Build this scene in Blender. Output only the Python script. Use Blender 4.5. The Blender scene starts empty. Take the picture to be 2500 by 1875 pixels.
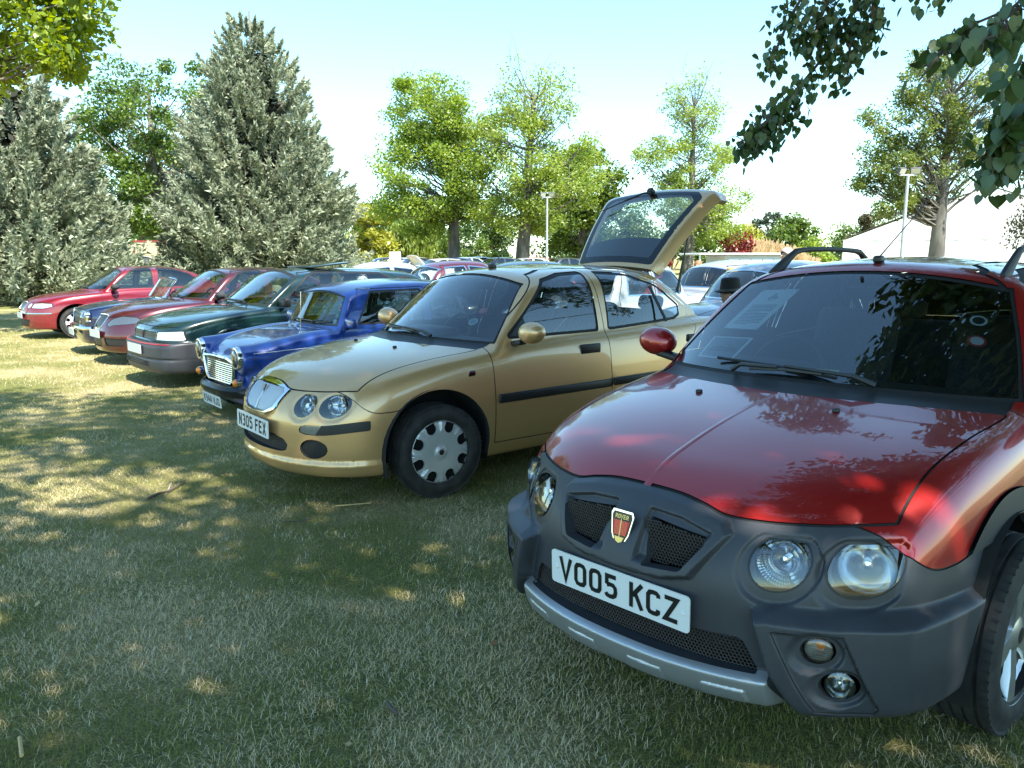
import bpy, math, random
import numpy as np
from mathutils import Vector, Matrix
rnd = random.Random(7)
rng = np.random.default_rng(7)
PI = math.pi
scn = bpy.context.scene
C = scn.collection

# ------------------------------------------------------------------ camera
CAM_H = 1.45
cam_d = bpy.data.cameras.new('camera'); cam = bpy.data.objects.new('camera', cam_d); C.objects.link(cam)
cam_d.sensor_width = 36; cam_d.lens = 36*1878/2500; cam_d.clip_end = 3000; cam_d.clip_start = .05
PITCH = math.atan((937.5-626)/1878)
cam.location = (0, 0, CAM_H); cam.rotation_euler = (PI/2-PITCH, 0, 0)
scn.camera = cam

# ------------------------------------------------------------------ sky, sun, exposure
SUN_EL, SUN_AZ = math.radians(56), math.radians(146)      # azimuth clockwise from +Y
w = bpy.data.worlds.new('World'); scn.world = w; w.use_nodes = True
nt = w.node_tree; nt.nodes.clear()
sky = nt.nodes.new('ShaderNodeTexSky'); sky.sky_type = 'NISHITA'; sky.sun_disc = False
sky.sun_elevation = SUN_EL; sky.sun_rotation = SUN_AZ; sky.altitude = 20; sky.air_density = 1.0; sky.dust_density = .3; sky.ozone_density = 3.5
bg = nt.nodes.new('ShaderNodeBackground'); bg.inputs[1].default_value = 0.15
wo = nt.nodes.new('ShaderNodeOutputWorld')
tint = nt.nodes.new('ShaderNodeMix'); tint.data_type = 'RGBA'; tint.blend_type = 'MULTIPLY'; tint.inputs[0].default_value = 1; tint.inputs[7].default_value = (.77,.92,.82,1)
nt.links.new(sky.outputs[0], tint.inputs[6]); nt.links.new(tint.outputs[2], bg.inputs[0]); nt.links.new(bg.outputs[0], wo.inputs[0])
sun_d = bpy.data.lights.new('sun', 'SUN'); sun_d.energy = 4.3; sun_d.angle = math.radians(.53); sun_d.color = (1, .95, .86)
sun = bpy.data.objects.new('sun', sun_d); C.objects.link(sun)
SUNV = Vector((math.sin(SUN_AZ)*math.cos(SUN_EL), math.cos(SUN_AZ)*math.cos(SUN_EL), math.sin(SUN_EL)))
sun.rotation_euler = SUNV.to_track_quat('Z', 'Y').to_euler(); sun.location = SUNV*30
vs = scn.view_settings
vs.view_transform = 'Standard'; vs.look = 'None'; vs.exposure = 1.8; vs.gamma = 1
scn.cycles.max_bounces = 10; scn.cycles.transparent_max_bounces = 24; scn.cycles.diffuse_bounces = 3; scn.cycles.glossy_bounces = 4
scn.cycles.caustics_reflective = False; scn.cycles.caustics_refractive = False

# ------------------------------------------------------------------ materials
MAT = {}
def mat(name, col=(.5,.5,.5), rough=.5, metal=0, coat=0, spec=.5, emit=None, alpha=None):
    if name in MAT: return MAT[name]
    m = bpy.data.materials.new(name); m.use_nodes = True; MAT[name] = m
    b = m.node_tree.nodes['Principled BSDF']
    b.inputs['Base Color'].default_value = (*col, 1); b.inputs['Roughness'].default_value = rough
    b.inputs['Metallic'].default_value = metal; b.inputs['Coat Weight'].default_value = coat
    b.inputs['Coat Roughness'].default_value = .03; b.inputs['Coat IOR'].default_value = 1.6; b.inputs['Specular IOR Level'].default_value = spec
    return m
def nodes(m): return m.node_tree.nodes, m.node_tree.links
def noise_mix(name, c1, c2, scale=8, rough=.6, detail=4, lo=.4, hi=.6, metal=0, coat=0, bump=0, bscale=None, coords='Object', spec=.5, stretch=None):
    m = mat(name, c1, rough, metal, coat, spec); n, l = nodes(m); b = n['Principled BSDF']
    tc = n.new('ShaderNodeTexCoord'); t = n.new('ShaderNodeTexNoise'); t.inputs['Scale'].default_value = scale; t.inputs['Detail'].default_value = detail
    src = tc.outputs[coords]
    if stretch:
        mp = n.new('ShaderNodeMapping'); mp.inputs['Scale'].default_value = stretch; l.new(src, mp.inputs[0]); src = mp.outputs[0]
    l.new(src, t.inputs['Vector'])
    r = n.new('ShaderNodeValToRGB'); r.color_ramp.elements[0].position = lo; r.color_ramp.elements[1].position = hi
    r.color_ramp.elements[0].color = (*c1, 1); r.color_ramp.elements[1].color = (*c2, 1)
    l.new(t.outputs[0], r.inputs[0]); l.new(r.outputs[0], b.inputs['Base Color'])
    if bump:
        t2 = n.new('ShaderNodeTexNoise'); t2.inputs['Scale'].default_value = bscale or scale*4; t2.inputs['Detail'].default_value = 6; l.new(src, t2.inputs['Vector'])
        bp = n.new('ShaderNodeBump'); bp.inputs['Strength'].default_value = bump; bp.inputs['Distance'].default_value = .01
        l.new(t2.outputs[0], bp.inputs['Height']); l.new(bp.outputs[0], b.inputs['Normal'])
    return m
def paint(name, col=None, metal=.35, rough=.35, dirt=True):
    if name in MAT: return MAT[name]
    m = mat(name, col, rough, metal, 1.0); n, l = nodes(m); b = n['Principled BSDF']
    tc = n.new('ShaderNodeTexCoord')
    t = n.new('ShaderNodeTexNoise'); t.inputs['Scale'].default_value = 900; t.inputs['Detail'].default_value = 1; l.new(tc.outputs['Object'], t.inputs['Vector'])
    mx = n.new('ShaderNodeMix'); mx.data_type = 'RGBA'; mx.inputs[6].default_value = (*[c*.82 for c in col], 1); mx.inputs[7].default_value = (*[min(1, c*1.18) for c in col], 1)
    l.new(t.outputs[0], mx.inputs[0]); l.new(mx.outputs[2], b.inputs['Base Color'])
    # faint dust film: roughens the clear coat in soft patches
    t2 = n.new('ShaderNodeTexNoise'); t2.inputs['Scale'].default_value = 3.5; t2.inputs['Detail'].default_value = 6; l.new(tc.outputs['Object'], t2.inputs['Vector'])
    mr = n.new('ShaderNodeMapRange'); mr.inputs[1].default_value = .4; mr.inputs[2].default_value = .75; mr.inputs[3].default_value = .015; mr.inputs[4].default_value = .07
    l.new(t2.outputs[0], mr.inputs[0]); l.new(mr.outputs[0], b.inputs['Coat Roughness'])
    # the inner side of a panel is trimmed in dark cloth
    ge = n.new('ShaderNodeNewGeometry'); ms = n.new('ShaderNodeMixShader'); df = n.new('ShaderNodeBsdfDiffuse'); df.inputs[0].default_value = (.05,.052,.056,1); o = n['Material Output']
    l.new(ge.outputs['Backfacing'], ms.inputs[0]); l.new(b.outputs[0], ms.inputs[1]); l.new(df.outputs[0], ms.inputs[2]); l.new(ms.outputs[0], o.inputs[0])
    return m
def glass(name, tint=(.75,.82,.80), ior=1.5, rough=0.0):
    if name in MAT: return MAT[name]
    m = bpy.data.materials.new(name); m.use_nodes = True; MAT[name] = m; n, l = nodes(m); n.clear()
    o = n.new('ShaderNodeOutputMaterial'); mx = n.new('ShaderNodeMixShader'); tr = n.new('ShaderNodeBsdfTransparent'); gl = n.new('ShaderNodeBsdfGlossy')
    fr = n.new('ShaderNodeFresnel'); fr.inputs[0].default_value = ior
    ge = n.new('ShaderNodeNewGeometry'); 
    mm = n.new('ShaderNodeMath'); mm.operation = 'MULTIPLY_ADD'; mm.inputs[1].default_value = 1.7; mm.inputs[2].default_value = .02; mm.use_clamp = True
    tr.inputs[0].default_value = (*tint, 1); gl.inputs['Roughness'].default_value = rough; gl.inputs[0].default_value = (1,1,1,1)
    l.new(fr.outputs[0], mm.inputs[0]); l.new(mm.outputs[0], mx.inputs[0]); l.new(tr.outputs[0], mx.inputs[1]); l.new(gl.outputs[0], mx.inputs[2]); l.new(mx.outputs[0], o.inputs[0])
    return m
BLACK = mat('black_plastic', (.012,.012,.013), .45)
GAPM = mat('shut_line_black', (.006,.006,.006), .7)
RUBBER = noise_mix('tyre_rubber', (.014,.014,.014), (.03,.029,.027), 14, .75)
CHROME = mat('chrome', (.82,.83,.84), .06, 1)
SILVER = mat('silver_paint', (.42,.43,.45), .32, .85)
REFL = mat('lamp_reflector', (.60,.62,.63), .14, 1)
INTER = noise_mix('interior_cloth', (.035,.037,.040), (.06,.062,.066), 60, .85)
DASH = mat('dashboard_vinyl', (.02,.021,.023), .6)
WELL = mat('wheel_well', (.01,.01,.01), .9)
WIND = glass('windscreen_glass', (.78,.86,.85))
WINT = glass('tinted_glass', (.60,.66,.65))
LENS = glass('lamp_lens', (.95,.97,.97))
PLATEW = mat('plate_white', (.72,.73,.72), .35)
PLATEY = mat('plate_yellow', (.75,.52,.05), .35)
PLATEK = mat('plate_black', (.01,.01,.01), .4)
ORANGE = glass('indicator_orange', (.9,.28,.02)); AMBER = mat('amber_plastic', (.8,.22,.01), .2)

# ------------------------------------------------------------------ object helpers
def tag(o, label=None, cat=None, group=None, kind=None):
    if label: o['label'] = label
    if cat: o['category'] = cat
    if group: o['group'] = group
    if kind: o['kind'] = kind
    return o
def empty(name, loc=(0,0,0), rz=0, parent=None):
    o = bpy.data.objects.new(name, None); C.objects.link(o); o.location = loc; o.rotation_euler = (0,0,rz); o.empty_display_size = .1
    if parent: o.parent = parent
    return o
def mk(name, V, F, m, parent=None, N=None, sharp=35, smooth=True):
    V = np.asarray(V, np.float64); me = bpy.data.meshes.new(name)
    if isinstance(F, np.ndarray):
        k = F.shape[1]; nf = len(F)
        me.vertices.add(len(V)); me.vertices.foreach_set('co', V.astype(np.float32).ravel())
        me.loops.add(nf*k); me.loops.foreach_set('vertex_index', F.astype(np.int32).ravel())
        me.polygons.add(nf); me.polygons.foreach_set('loop_start', np.arange(0, nf*k, k, dtype=np.int32))
        me.update(calc_edges=True); me.validate()
    else:
        me.from_pydata([tuple(v) for v in V], [], F); me.update()
    if smooth: me.polygons.foreach_set('use_smooth', np.ones(len(me.polygons), bool))
    ms = m if isinstance(m, (list, tuple)) else [m]
    for q in ms: me.materials.append(q)
    if N is not None:
        me.normals_split_custom_set_from_vertices([tuple(v) for v in N])
    elif smooth and sharp: me.set_sharp_from_angle(angle=math.radians(sharp))
    o = bpy.data.objects.new(name, me); C.objects.link(o)
    if parent: o.parent = parent
    return o
class MB:
    """collects shapes into ONE mesh"""
    def __init__(s): s.V = []; s.F = []; s.n = 0
    def add(s, V, F, M=None):
        V = np.asarray(V, float)
        if M is not None: V = V @ np.array(M)[:3,:3].T + np.array(M)[:3,3]
        s.V.append(V); s.F += [tuple(i+s.n for i in f) for f in F]; s.n += len(V); return s
    def build(s, name, m, parent=None, sharp=35, smooth=True):
        return mk(name, np.vstack(s.V), s.F, m, parent, sharp=sharp, smooth=smooth)
    def box(s, a, b, bev=0, M=None):
        return s.add(*rbox(a, b, bev), M)
    def tube(s, pts, r, seg=8, M=None, cap=True): return s.add(*tube(pts, r, seg, cap), M)
    def lathe(s, prof, seg=24, M=None, a0=0, a1=2*PI): return s.add(*lathe(prof, seg, a0, a1), M)
    def prism(s, poly, z0, z1, M=None): return s.add(*prism(poly, z0, z1), M)
def rbox(a, b, bev=0):
    a = np.array(a, float); b = np.array(b, float)
    if bev <= 0:
        V = [(x,y,z) for x in (a[0],b[0]) for y in (a[1],b[1]) for z in (a[2],b[2])]
        return V, [(0,1,3,2),(4,6,7,5),(0,4,5,1),(2,3,7,6),(0,2,6,4),(1,5,7,3)]
    bm = bmesh_new(); 
    import bmesh
    bmesh.ops.create_cube(bm, size=1)
    c, s_ = (a+b)/2, (b-a)
    for v in bm.verts: v.co = Vector((c[0]+v.co.x*s_[0], c[1]+v.co.y*s_[1], c[2]+v.co.z*s_[2]))
    bmesh.ops.bevel(bm, geom=bm.edges[:], offset=min(bev, min(abs(s_))*.49), segments=3, profile=.5, affect='EDGES')
    bm.verts.index_update(); V = [tuple(v.co) for v in bm.verts]; F = [tuple(v.index for v in f.verts) for f in bm.faces]; bm.free()
    return V, F
def bmesh_new():
    import bmesh
    return bmesh.new()
def tube(pts, r, seg=8, cap=True):
    P = [Vector(p) for p in pts]; n = len(P); R = r if hasattr(r, '__len__') else [r]*n
    V, F = [], []; prev = None
    for i, p in enumerate(P):
        t = (P[min(i+1,n-1)]-P[max(i-1,0)]).normalized()
        if prev is None: u = t.orthogonal().normalized()
        else:
            u = prev - t*prev.dot(t); u = u.normalized() if u.length > 1e-6 else t.orthogonal().normalized()
        prev = u; v = t.cross(u)
        for k in range(seg):
            a = 2*PI*k/seg; V.append(p + (u*math.cos(a)+v*math.sin(a))*R[i])
    for i in range(n-1):
        for k in range(seg): F.append((i*seg+k, i*seg+(k+1)%seg, (i+1)*seg+(k+1)%seg, (i+1)*seg+k))
    if cap: F.append(tuple(reversed(range(seg)))); F.append(tuple(range((n-1)*seg, n*seg)))
    return [tuple(v) for v in V], F
def lathe(prof, seg=24, a0=0, a1=2*PI):
    """profile of (r, h) turned about the Y axis"""
    full = abs(a1-a0-2*PI) < 1e-6; m = seg if full else seg+1; V, F = [], []
    for (r, h) in prof:
        for k in range(m):
            a = a0+(a1-a0)*k/seg; V.append((r*math.cos(a), h, r*math.sin(a)))
    for i in range(len(prof)-1):
        for k in range(seg):
            k2 = (k+1) % m; F.append((i*m+k, (i+1)*m+k, (i+1)*m+k2, i*m+k2))
    return V, F
def prism(poly, z0, z1):
    n = len(poly); V = [(x,y,z0) for x,y in poly]+[(x,y,z1) for x,y in poly]
    F = [tuple(reversed(range(n))), tuple(range(n,2*n))]+[(i,(i+1)%n,n+(i+1)%n,n+i) for i in range(n)]
    return V, F
def curve(pts, n=400):
    """smooth monotone-ish curve through points, returned as a fast lookup"""
    p = sorted(pts); X = np.array([q[0] for q in p], float); Y = np.array([q[1] for q in p], float)
    d = np.diff(Y)/np.diff(X); m = np.zeros(len(X)); m[0] = d[0]; m[-1] = d[-1]
    for i in range(1, len(X)-1):
        m[i] = 0 if d[i-1]*d[i] <= 0 else 2*d[i-1]*d[i]/(d[i-1]+d[i])*.5 + .5*(d[i-1]*(X[i+1]-X[i])+d[i]*(X[i]-X[i-1]))/(X[i+1]-X[i-1])
    xs = np.linspace(X[0], X[-1], n); k = np.clip(np.searchsorted(X, xs)-1, 0, len(X)-2); hh = X[k+1]-X[k]; t = (xs-X[k])/hh
    ys = (2*t**3-3*t**2+1)*Y[k]+(t**3-2*t**2+t)*hh*m[k]+(-2*t**3+3*t**2)*Y[k+1]+(t**3-t**2)*hh*m[k+1]
    # a little smoothing removes curvature steps
    for _ in range(6): ys[1:-1] = (ys[:-2]+2*ys[1:-1]+ys[2:])/4
    s0, s1 = (ys[1]-ys[0])/(xs[1]-xs[0]), (ys[-1]-ys[-2])/(xs[1]-xs[0])
    def f(x):
        r = np.interp(x, xs, ys); return np.where(x < xs[0], ys[0]+(x-xs[0])*s0, np.where(x > xs[-1], ys[-1]+(x-xs[-1])*s1, r))
    g = np.gradient(ys, xs)
    f.d = lambda x: np.interp(x, xs, g)
    return f
def smax(a, b, k): h = np.maximum(k-np.abs(a-b), 0)/k; return np.maximum(a, b)+h*h*h*k/6
def smin(a, b, k): h = np.maximum(k-np.abs(a-b), 0)/k; return np.minimum(a, b)-h*h*h*k/6
def sstep(e0, e1, x): t = np.clip((x-e0)/(e1-e0), 0, 1); return t*t*(3-2*t)
def sdpoly(u, v, poly, r=0.0):
    """signed distance to a polygon (negative inside), corners rounded by r"""
    n = len(poly); d = np.full(u.shape, 1e9); s = np.zeros(u.shape, bool)
    for i in range(n):
        ax, ay = poly[i]; bx, by = poly[(i+1)%n]; ex, ey = bx-ax, by-ay
        wx, wy = u-ax, v-ay; t = np.clip((wx*ex+wy*ey)/(ex*ex+ey*ey), 0, 1)
        d = np.minimum(d, (wx-ex*t)**2+(wy-ey*t)**2)
        c = ((ay > v) != (by > v)) & (u < (bx-ax)*(v-ay)/((by-ay) if by != ay else 1e-12)+ax); s ^= c
    return np.where(s, -np.sqrt(d), np.sqrt(d))-r

# ------------------------------------------------------------------ implicit body engine
def mesh_implicit(F, lo, hi, h):
    """surface nets of F=0, symmetric in y; vertices pulled onto the surface, normals from the gradient"""
    xs = np.arange(lo[0], hi[0]+h, h); ys = np.arange(h/2, hi[1]+h, h); zs = np.arange(lo[2], hi[2]+h, h)
    q = 5; pad = lambda v: np.concatenate([v, v[-1]+h*np.arange(1, q-(len(v)-1) % q+1)]) if (len(v)-1) % q else v
    xs, ys, zs = pad(xs), pad(ys), pad(zs)
    X, Y, Z = np.meshgrid(xs[::q], ys[::q], zs[::q], indexing='ij'); Gc = F(X, Y, Z)
    near = np.abs(Gc) < 1.9*q*h; act = np.zeros([n-1 for n in Gc.shape], bool)
    for dx in (0,1):
        for dy in (0,1):
            for dz in (0,1): act |= near[dx:Gc.shape[0]-1+dx, dy:Gc.shape[1]-1+dy, dz:Gc.shape[2]-1+dz]
    G = np.kron(np.where(Gc < 0, -1, 1), np.ones((q,q,q), np.int8))[:len(xs), :len(ys), :len(zs)].astype(np.float32)
    fm = np.zeros(G.shape, bool); up = np.kron(act, np.ones((q,q,q), bool))
    for dx in (0,1):
        for dy in (0,1):
            for dz in (0,1): fm[dx:dx+up.shape[0], dy:dy+up.shape[1], dz:dz+up.shape[2]] |= up
    ii = np.nonzero(fm); G[ii] = F(xs[ii[0]], ys[ii[1]], zs[ii[2]])
    G = np.concatenate([G[:, ::-1], G], 1); ys = np.concatenate([-ys[::-1], ys])
    nx, ny, nz = G.shape; S = G < 0
    c = np.zeros((nx-1, ny-1, nz-1), np.int8)
    for dx in (0,1):
        for dy in (0,1):
            for dz in (0,1): c += S[dx:nx-1+dx, dy:ny-1+dy, dz:nz-1+dz]
    cells = np.argwhere((c > 0) & (c < 8)); idx = -np.ones(c.shape, np.int64); idx[tuple(cells.T)] = np.arange(len(cells))
    acc = np.zeros((len(cells), 3)); cnt = np.zeros(len(cells)); i, j, k = cells.T
    for ax in range(3):
        o = [0,1,2]; o.remove(ax)
        for a in (0,1):
            for b in (0,1):
                d0 = np.zeros(3, int); d0[o[0]] = a; d0[o[1]] = b; d1 = d0.copy(); d1[ax] = 1
                g0 = G[i+d0[0], j+d0[1], k+d0[2]]; g1 = G[i+d1[0], j+d1[1], k+d1[2]]; m = (g0 < 0) != (g1 < 0)
                t = np.where(m, g0/np.where(m, g0-g1, 1), 0)
                p = np.tile(d0.astype(float), (len(cells), 1)); p[:, ax] = t
                acc[m] += p[m]; cnt[m] += 1
    V = (cells+acc/cnt[:, None])*h+np.array([xs[0], ys[0], zs[0]])
    T = []
    for ax in range(3):
        o = [0,1,2]; o.remove(ax); sl0 = [slice(None)]*3; sl1 = [slice(None)]*3; sl0[ax] = slice(0,-1); sl1[ax] = slice(1,None)
        e = np.argwhere(S[tuple(sl0)] != S[tuple(sl1)])
        ok = np.all([(e[:, q] >= 1) & (e[:, q] < G.shape[q]-1) for q in o], 0); e = e[ok]
        inside = S[tuple(e.T)]; q = []
        for a, b in ((0,0),(1,0),(1,1),(0,1)):
            ee = e.copy(); ee[:, o[0]] -= a; ee[:, o[1]] -= b; q.append(idx[tuple(ee.T)])
        q = np.stack(q, 1); flip = inside if ax != 1 else ~inside
        q[~flip] = q[~flip][:, ::-1]; T.append(q)
    Q = np.vstack(T); Q = Q[(Q >= 0).all(1)]
    def grad(P, e=h*.25):
        g = np.zeros_like(P)
        for a in range(3):
            d = np.zeros(3); d[a] = e; A, B = P+d, P-d
            g[:, a] = (F(A[:,0], np.abs(A[:,1]), A[:,2])-F(B[:,0], np.abs(B[:,1]), B[:,2]))/(2*e)
        return g
    for it in range(3):
        g = grad(V); f = F(V[:,0], np.abs(V[:,1]), V[:,2]); st = f/np.maximum((g*g).sum(1), .05)
        V = V-g*np.clip(st, -h, h)[:, None]
    N = grad(V, h*.5); N /= np.linalg.norm(N, axis=1)[:, None]+1e-9
    T = np.vstack([Q[:, [0,1,2]], Q[:, [0,2,3]]])
    a, b, c_ = V[T[:,0]], V[T[:,1]], V[T[:,2]]; fn = np.cross(b-a, c_-a); fl = (fn*N[T].mean(1)).sum(1) < 0
    T[fl] = T[fl][:, ::-1]
    return V, N, T
def compact(V, N, T):
    u, inv = np.unique(T, return_inverse=True); return V[u], N[u], inv.reshape(-1, 3)
def split(M, f):
    """cut a triangle mesh along f=0 -> (f<0 part, f>0 part)"""
    V, N, T = M; s = f > 0; st = s[T]; k = st.sum(1)
    ins = [T[k == 0]]; out = [T[k == 3]]
    nv = len(V); Vn, Nn = [V], [N]
    mix = T[(k == 1) | (k == 2)]
    if len(mix):
        sm = s[mix]; lone_pos = sm.sum(1) == 1
        pos = np.where(lone_pos, sm.argmax(1), (~sm).argmax(1)); r = np.arange(len(mix))
        a, b, c = mix[r, pos], mix[r, (pos+1)%3], mix[r, (pos+2)%3]
        E = np.concatenate([np.stack([a, b], 1), np.stack([a, c], 1)]); E.sort(1)
        key, inv = np.unique(E[:,0]*np.int64(nv)+E[:,1], return_inverse=True); e0, e1 = key//nv, key % nv
        t = (f[e0]/(f[e0]-f[e1]))[:, None]; P = V[e0]*(1-t)+V[e1]*t; Q = N[e0]*(1-t)+N[e1]*t; Q /= np.linalg.norm(Q, axis=1)[:, None]+1e-9
        Vn.append(P); Nn.append(Q); p = nv+inv[:len(mix)]; q = nv+inv[len(mix):]
        L = np.stack([a, p, q], 1); O = np.concatenate([np.stack([p, b, c], 1), np.stack([p, c, q], 1)]); lp2 = np.concatenate([lone_pos, lone_pos])
        out += [L[lone_pos], O[~lp2]]; ins += [L[~lone_pos], O[lp2]]
    V2, N2 = np.vstack(Vn), np.vstack(Nn)
    return compact(V2, N2, np.vstack(ins)), compact(V2, N2, np.vstack(out))
def carve(M, fun, gap=.003):
    """take a panel out of M along fun(P,N)=0; returns panel, shut-line strip, rest"""
    f = fun(M[0], M[1])
    if gap <= 0:
        a, b = split(M, f); return a, None, b
    a, b = split(M, f+gap); g, b = split(b, fun(b[0], b[1])-gap); return a, g, b
def join(Ms):
    Ms = [m for m in Ms if m is not None and len(m[2])]
    V, N, T, n = [], [], [], 0
    for m in Ms: V.append(m[0]); N.append(m[1]); T.append(m[2]+n); n += len(m[0])
    return np.vstack(V), np.vstack(N), np.vstack(T)
def put(name, M, m, parent, off=0.0, d=None):
    V, N, T = M; V = V+N*off
    if d is not None: V = V+np.array(d)
    return mk(name, V, T, m, parent, N=N)
def sides(M):
    a, b = split(M, M[0][:, 1]*1.0); return b, a      # left (y>0), right
def border(M):
    """directed boundary edges"""
    T = M[2]; E = np.concatenate([T[:, [0,1]], T[:, [1,2]], T[:, [2,0]]]); n = len(M[0]); k = np.sort(E, 1); key = k[:,0]*np.int64(n)+k[:,1]
    u, i, c = np.unique(key, return_index=True, return_counts=True); return E[i[c == 1]]
def wall(name, M, m, parent, depth, d=None, sel=None, flip=False, fl=0.0):
    """reveal: extrude the border of patch M inwards by depth (along -normal or along d)"""
    E = border(M)
    if sel is not None: E = E[sel(M[0][E].mean(1))]
    if not len(E): return None
    u, inv = np.unique(E, return_inverse=True); e = inv.reshape(-1, 2); P = M[0][u]; D = -M[1][u] if d is None else np.tile(np.array(d, float), (len(u), 1))
    Q = P+D*depth
    V = np.vstack([P, Q]); n = len(u); F = np.stack([e[:,0], e[:,1], e[:,1]+n, e[:,0]+n], 1)
    if not flip: F = F[:, ::-1]
    return mk(name, V, F, m, parent, sharp=50)

# ------------------------------------------------------------------ terrain height
def gz(x, y):
    """the lawn falls away slightly from the camera, then levels out"""
    return np.interp(y, [0,2.5,5.2,7.6,10,13,20,34,60], [0,-.015,-.035,-.10,-.13,-.15,-.16,-.10,.05])
def place_on(o, x, y, ang, dz=0):
    o.location = (x, y, float(gz(x, y))+dz); o.rotation_euler = (0, 0, math.radians(ang))

# ------------------------------------------------------------------ shared car pieces (car axes: x forward, y to its left, z up)
GL = {  # registration-plate strokes on a 50 x 79 cell
 'V': [[(4,79),(25,4),(46,79)]], 'K': [[(7,0),(7,79)],[(46,79),(12,38)],[(22,48),(46,0)]],
 'Z': [[(3,72),(44,72),(6,7),(47,7)]], 'N': [[(7,0),(7,79)],[(8,72),(42,7)],[(43,0),(43,79)]],
 'F': [[(7,0),(7,79)],[(7,72),(46,72)],[(7,42),(40,42)]], 'E': [[(7,0),(7,79)],[(7,72),(46,72)],[(7,41),(42,41)],[(7,7),(46,7)]],
 'X': [[(5,79),(45,0)],[(45,79),(5,0)]], '4': [[(38,0),(38,79)],[(36,74),(6,24),(48,24)]],
 'W': [[(3,79),(13,4),(25,52),(37,4),(47,79)]], '1': [[(25,0),(25,79)]],
 'L': [[(7,79),(7,0)],[(7,7),(46,7)]], 'H': [[(7,0),(7,79)],[(43,0),(43,79)],[(7,40),(43,40)]], 'T': [[(25,0),(25,79)],[(3,72),(47,72)]],
 'P': [[(7,0),(7,79)],[(7,72),(32,72),(41,66),(43,57),(41,46),(32,39),(7,39)]],
 'O': [[(25,7),(13,9),(7,18),(7,61),(13,70),(25,72),(37,70),(43,61),(43,18),(37,9),(25,7)]],
 'C': [[(43,58),(42,66),(36,71),(25,72),(13,70),(7,61),(7,18),(13,9),(25,7),(36,8),(42,13),(43,22)]],
 '5': [[(44,72),(9,72),(9,44)],[(9,42),(20,46),(33,45),(41,38),(43,26),(40,14),(32,8),(20,7),(10,9),(6,16)]],
 '3': [[(7,66),(14,71),(26,72),(37,69),(41,60),(38,47),(28,42),(20,42)],[(28,42),(39,37),(43,26),(40,13),(30,7),(17,7),(7,13)]],
 '9': [[(42,50),(37,41),(25,37),(13,41),(7,54),(13,68),(25,72),(37,68),(43,56),(42,30),(36,13),(24,7),(11,9)]],
 '8': [[(25,42),(12,47),(8,57),(13,69),(25,72),(37,69),(42,57),(38,47),(25,42),(11,36),(7,24),(12,10),(25,7),(38,10),(43,24),(39,36),(25,42)]],
 'J': [[(40,79),(40,18),(35,9),(24,7),(12,9),(8,18),(8,26)]], 'D': [[(7,0),(7,79)],[(7,72),(28,72),(39,66),(43,55),(43,24),(39,13),(28,7),(7,7)]],
 'M': [[(7,0),(7,79)],[(43,0),(43,79)],[(8,74),(25,36),(42,74)]], '0': None, 'S': [[(42,62),(36,70),(25,72),(13,70),(8,61),(12,48),(25,41),(38,34),(43,22),(37,10),(25,7),(12,9),(7,18)]],
 '7': [[(4,72),(45,72),(20,0)]], '2': [[(7,60),(13,69),(25,72),(37,69),(42,58),(38,44),(8,7),(46,7)]], 'R': [[(7,0),(7,79)],[(7,72),(32,72),(41,66),(43,57),(41,46),(32,39),(7,39)],[(26,39),(45,0)]],
}
GL['0'] = GL['O']; GL['G'] = [GL['C'][0]+[(43,38),(27,38)]]; GL['Y'] = [[(4,79),(25,38),(46,79)],[(25,38),(25,0)]]; GL['6'] = [[(50-x, 79-y) for x, y in GL['9'][0]]]
def ribbon(pts, wd):
    P = [np.array(p, float) for p in pts]; n = len(P); V, F = [], []
    for i in range(n):
        d0 = P[i]-P[i-1] if i else P[1]-P[0]; d1 = P[i+1]-P[i] if i < n-1 else P[i]-P[i-1]
        if i == 0 and np.allclose(P[0], P[-1]): d0 = P[-1]-P[-2]
        if i == n-1 and np.allclose(P[0], P[-1]): d1 = P[1]-P[0]
        d0 = d0/np.linalg.norm(d0); d1 = d1/np.linalg.norm(d1); t = d0+d1; t /= np.linalg.norm(t)+1e-9; nn = np.array([-t[1], t[0]]); k = 1/max(.45, float(nn @ np.array([-d0[1], d0[0]])))
        V += [P[i]+nn*wd/2*k, P[i]-nn*wd/2*k]
        if i: F.append((2*i-2, 2*i-1, 2*i+1, 2*i))
    return V, F
def glyphs(text, hgt=.079, weight=14):
    """flat lettering in (u,v), centred; u to the right"""
    s = hgt/79; V, F, u = [], [], 0
    for ch in text:
        if ch == ' ': u += 33; continue
        cw = 14 if ch == '1' else 50
        for st in GL[ch]:
            v, f = ribbon([(x-(18 if ch == '1' else 0), y) for x, y in st], weight); n = len(V)
            V += [((p[0]+u)*s, p[1]*s) for p in v]; F += [tuple(i+n for i in q) for q in f]
        u += cw+11
    tw = (u-11)*s; return [(x-tw/2, y-hgt/2) for x, y in V], F
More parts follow.
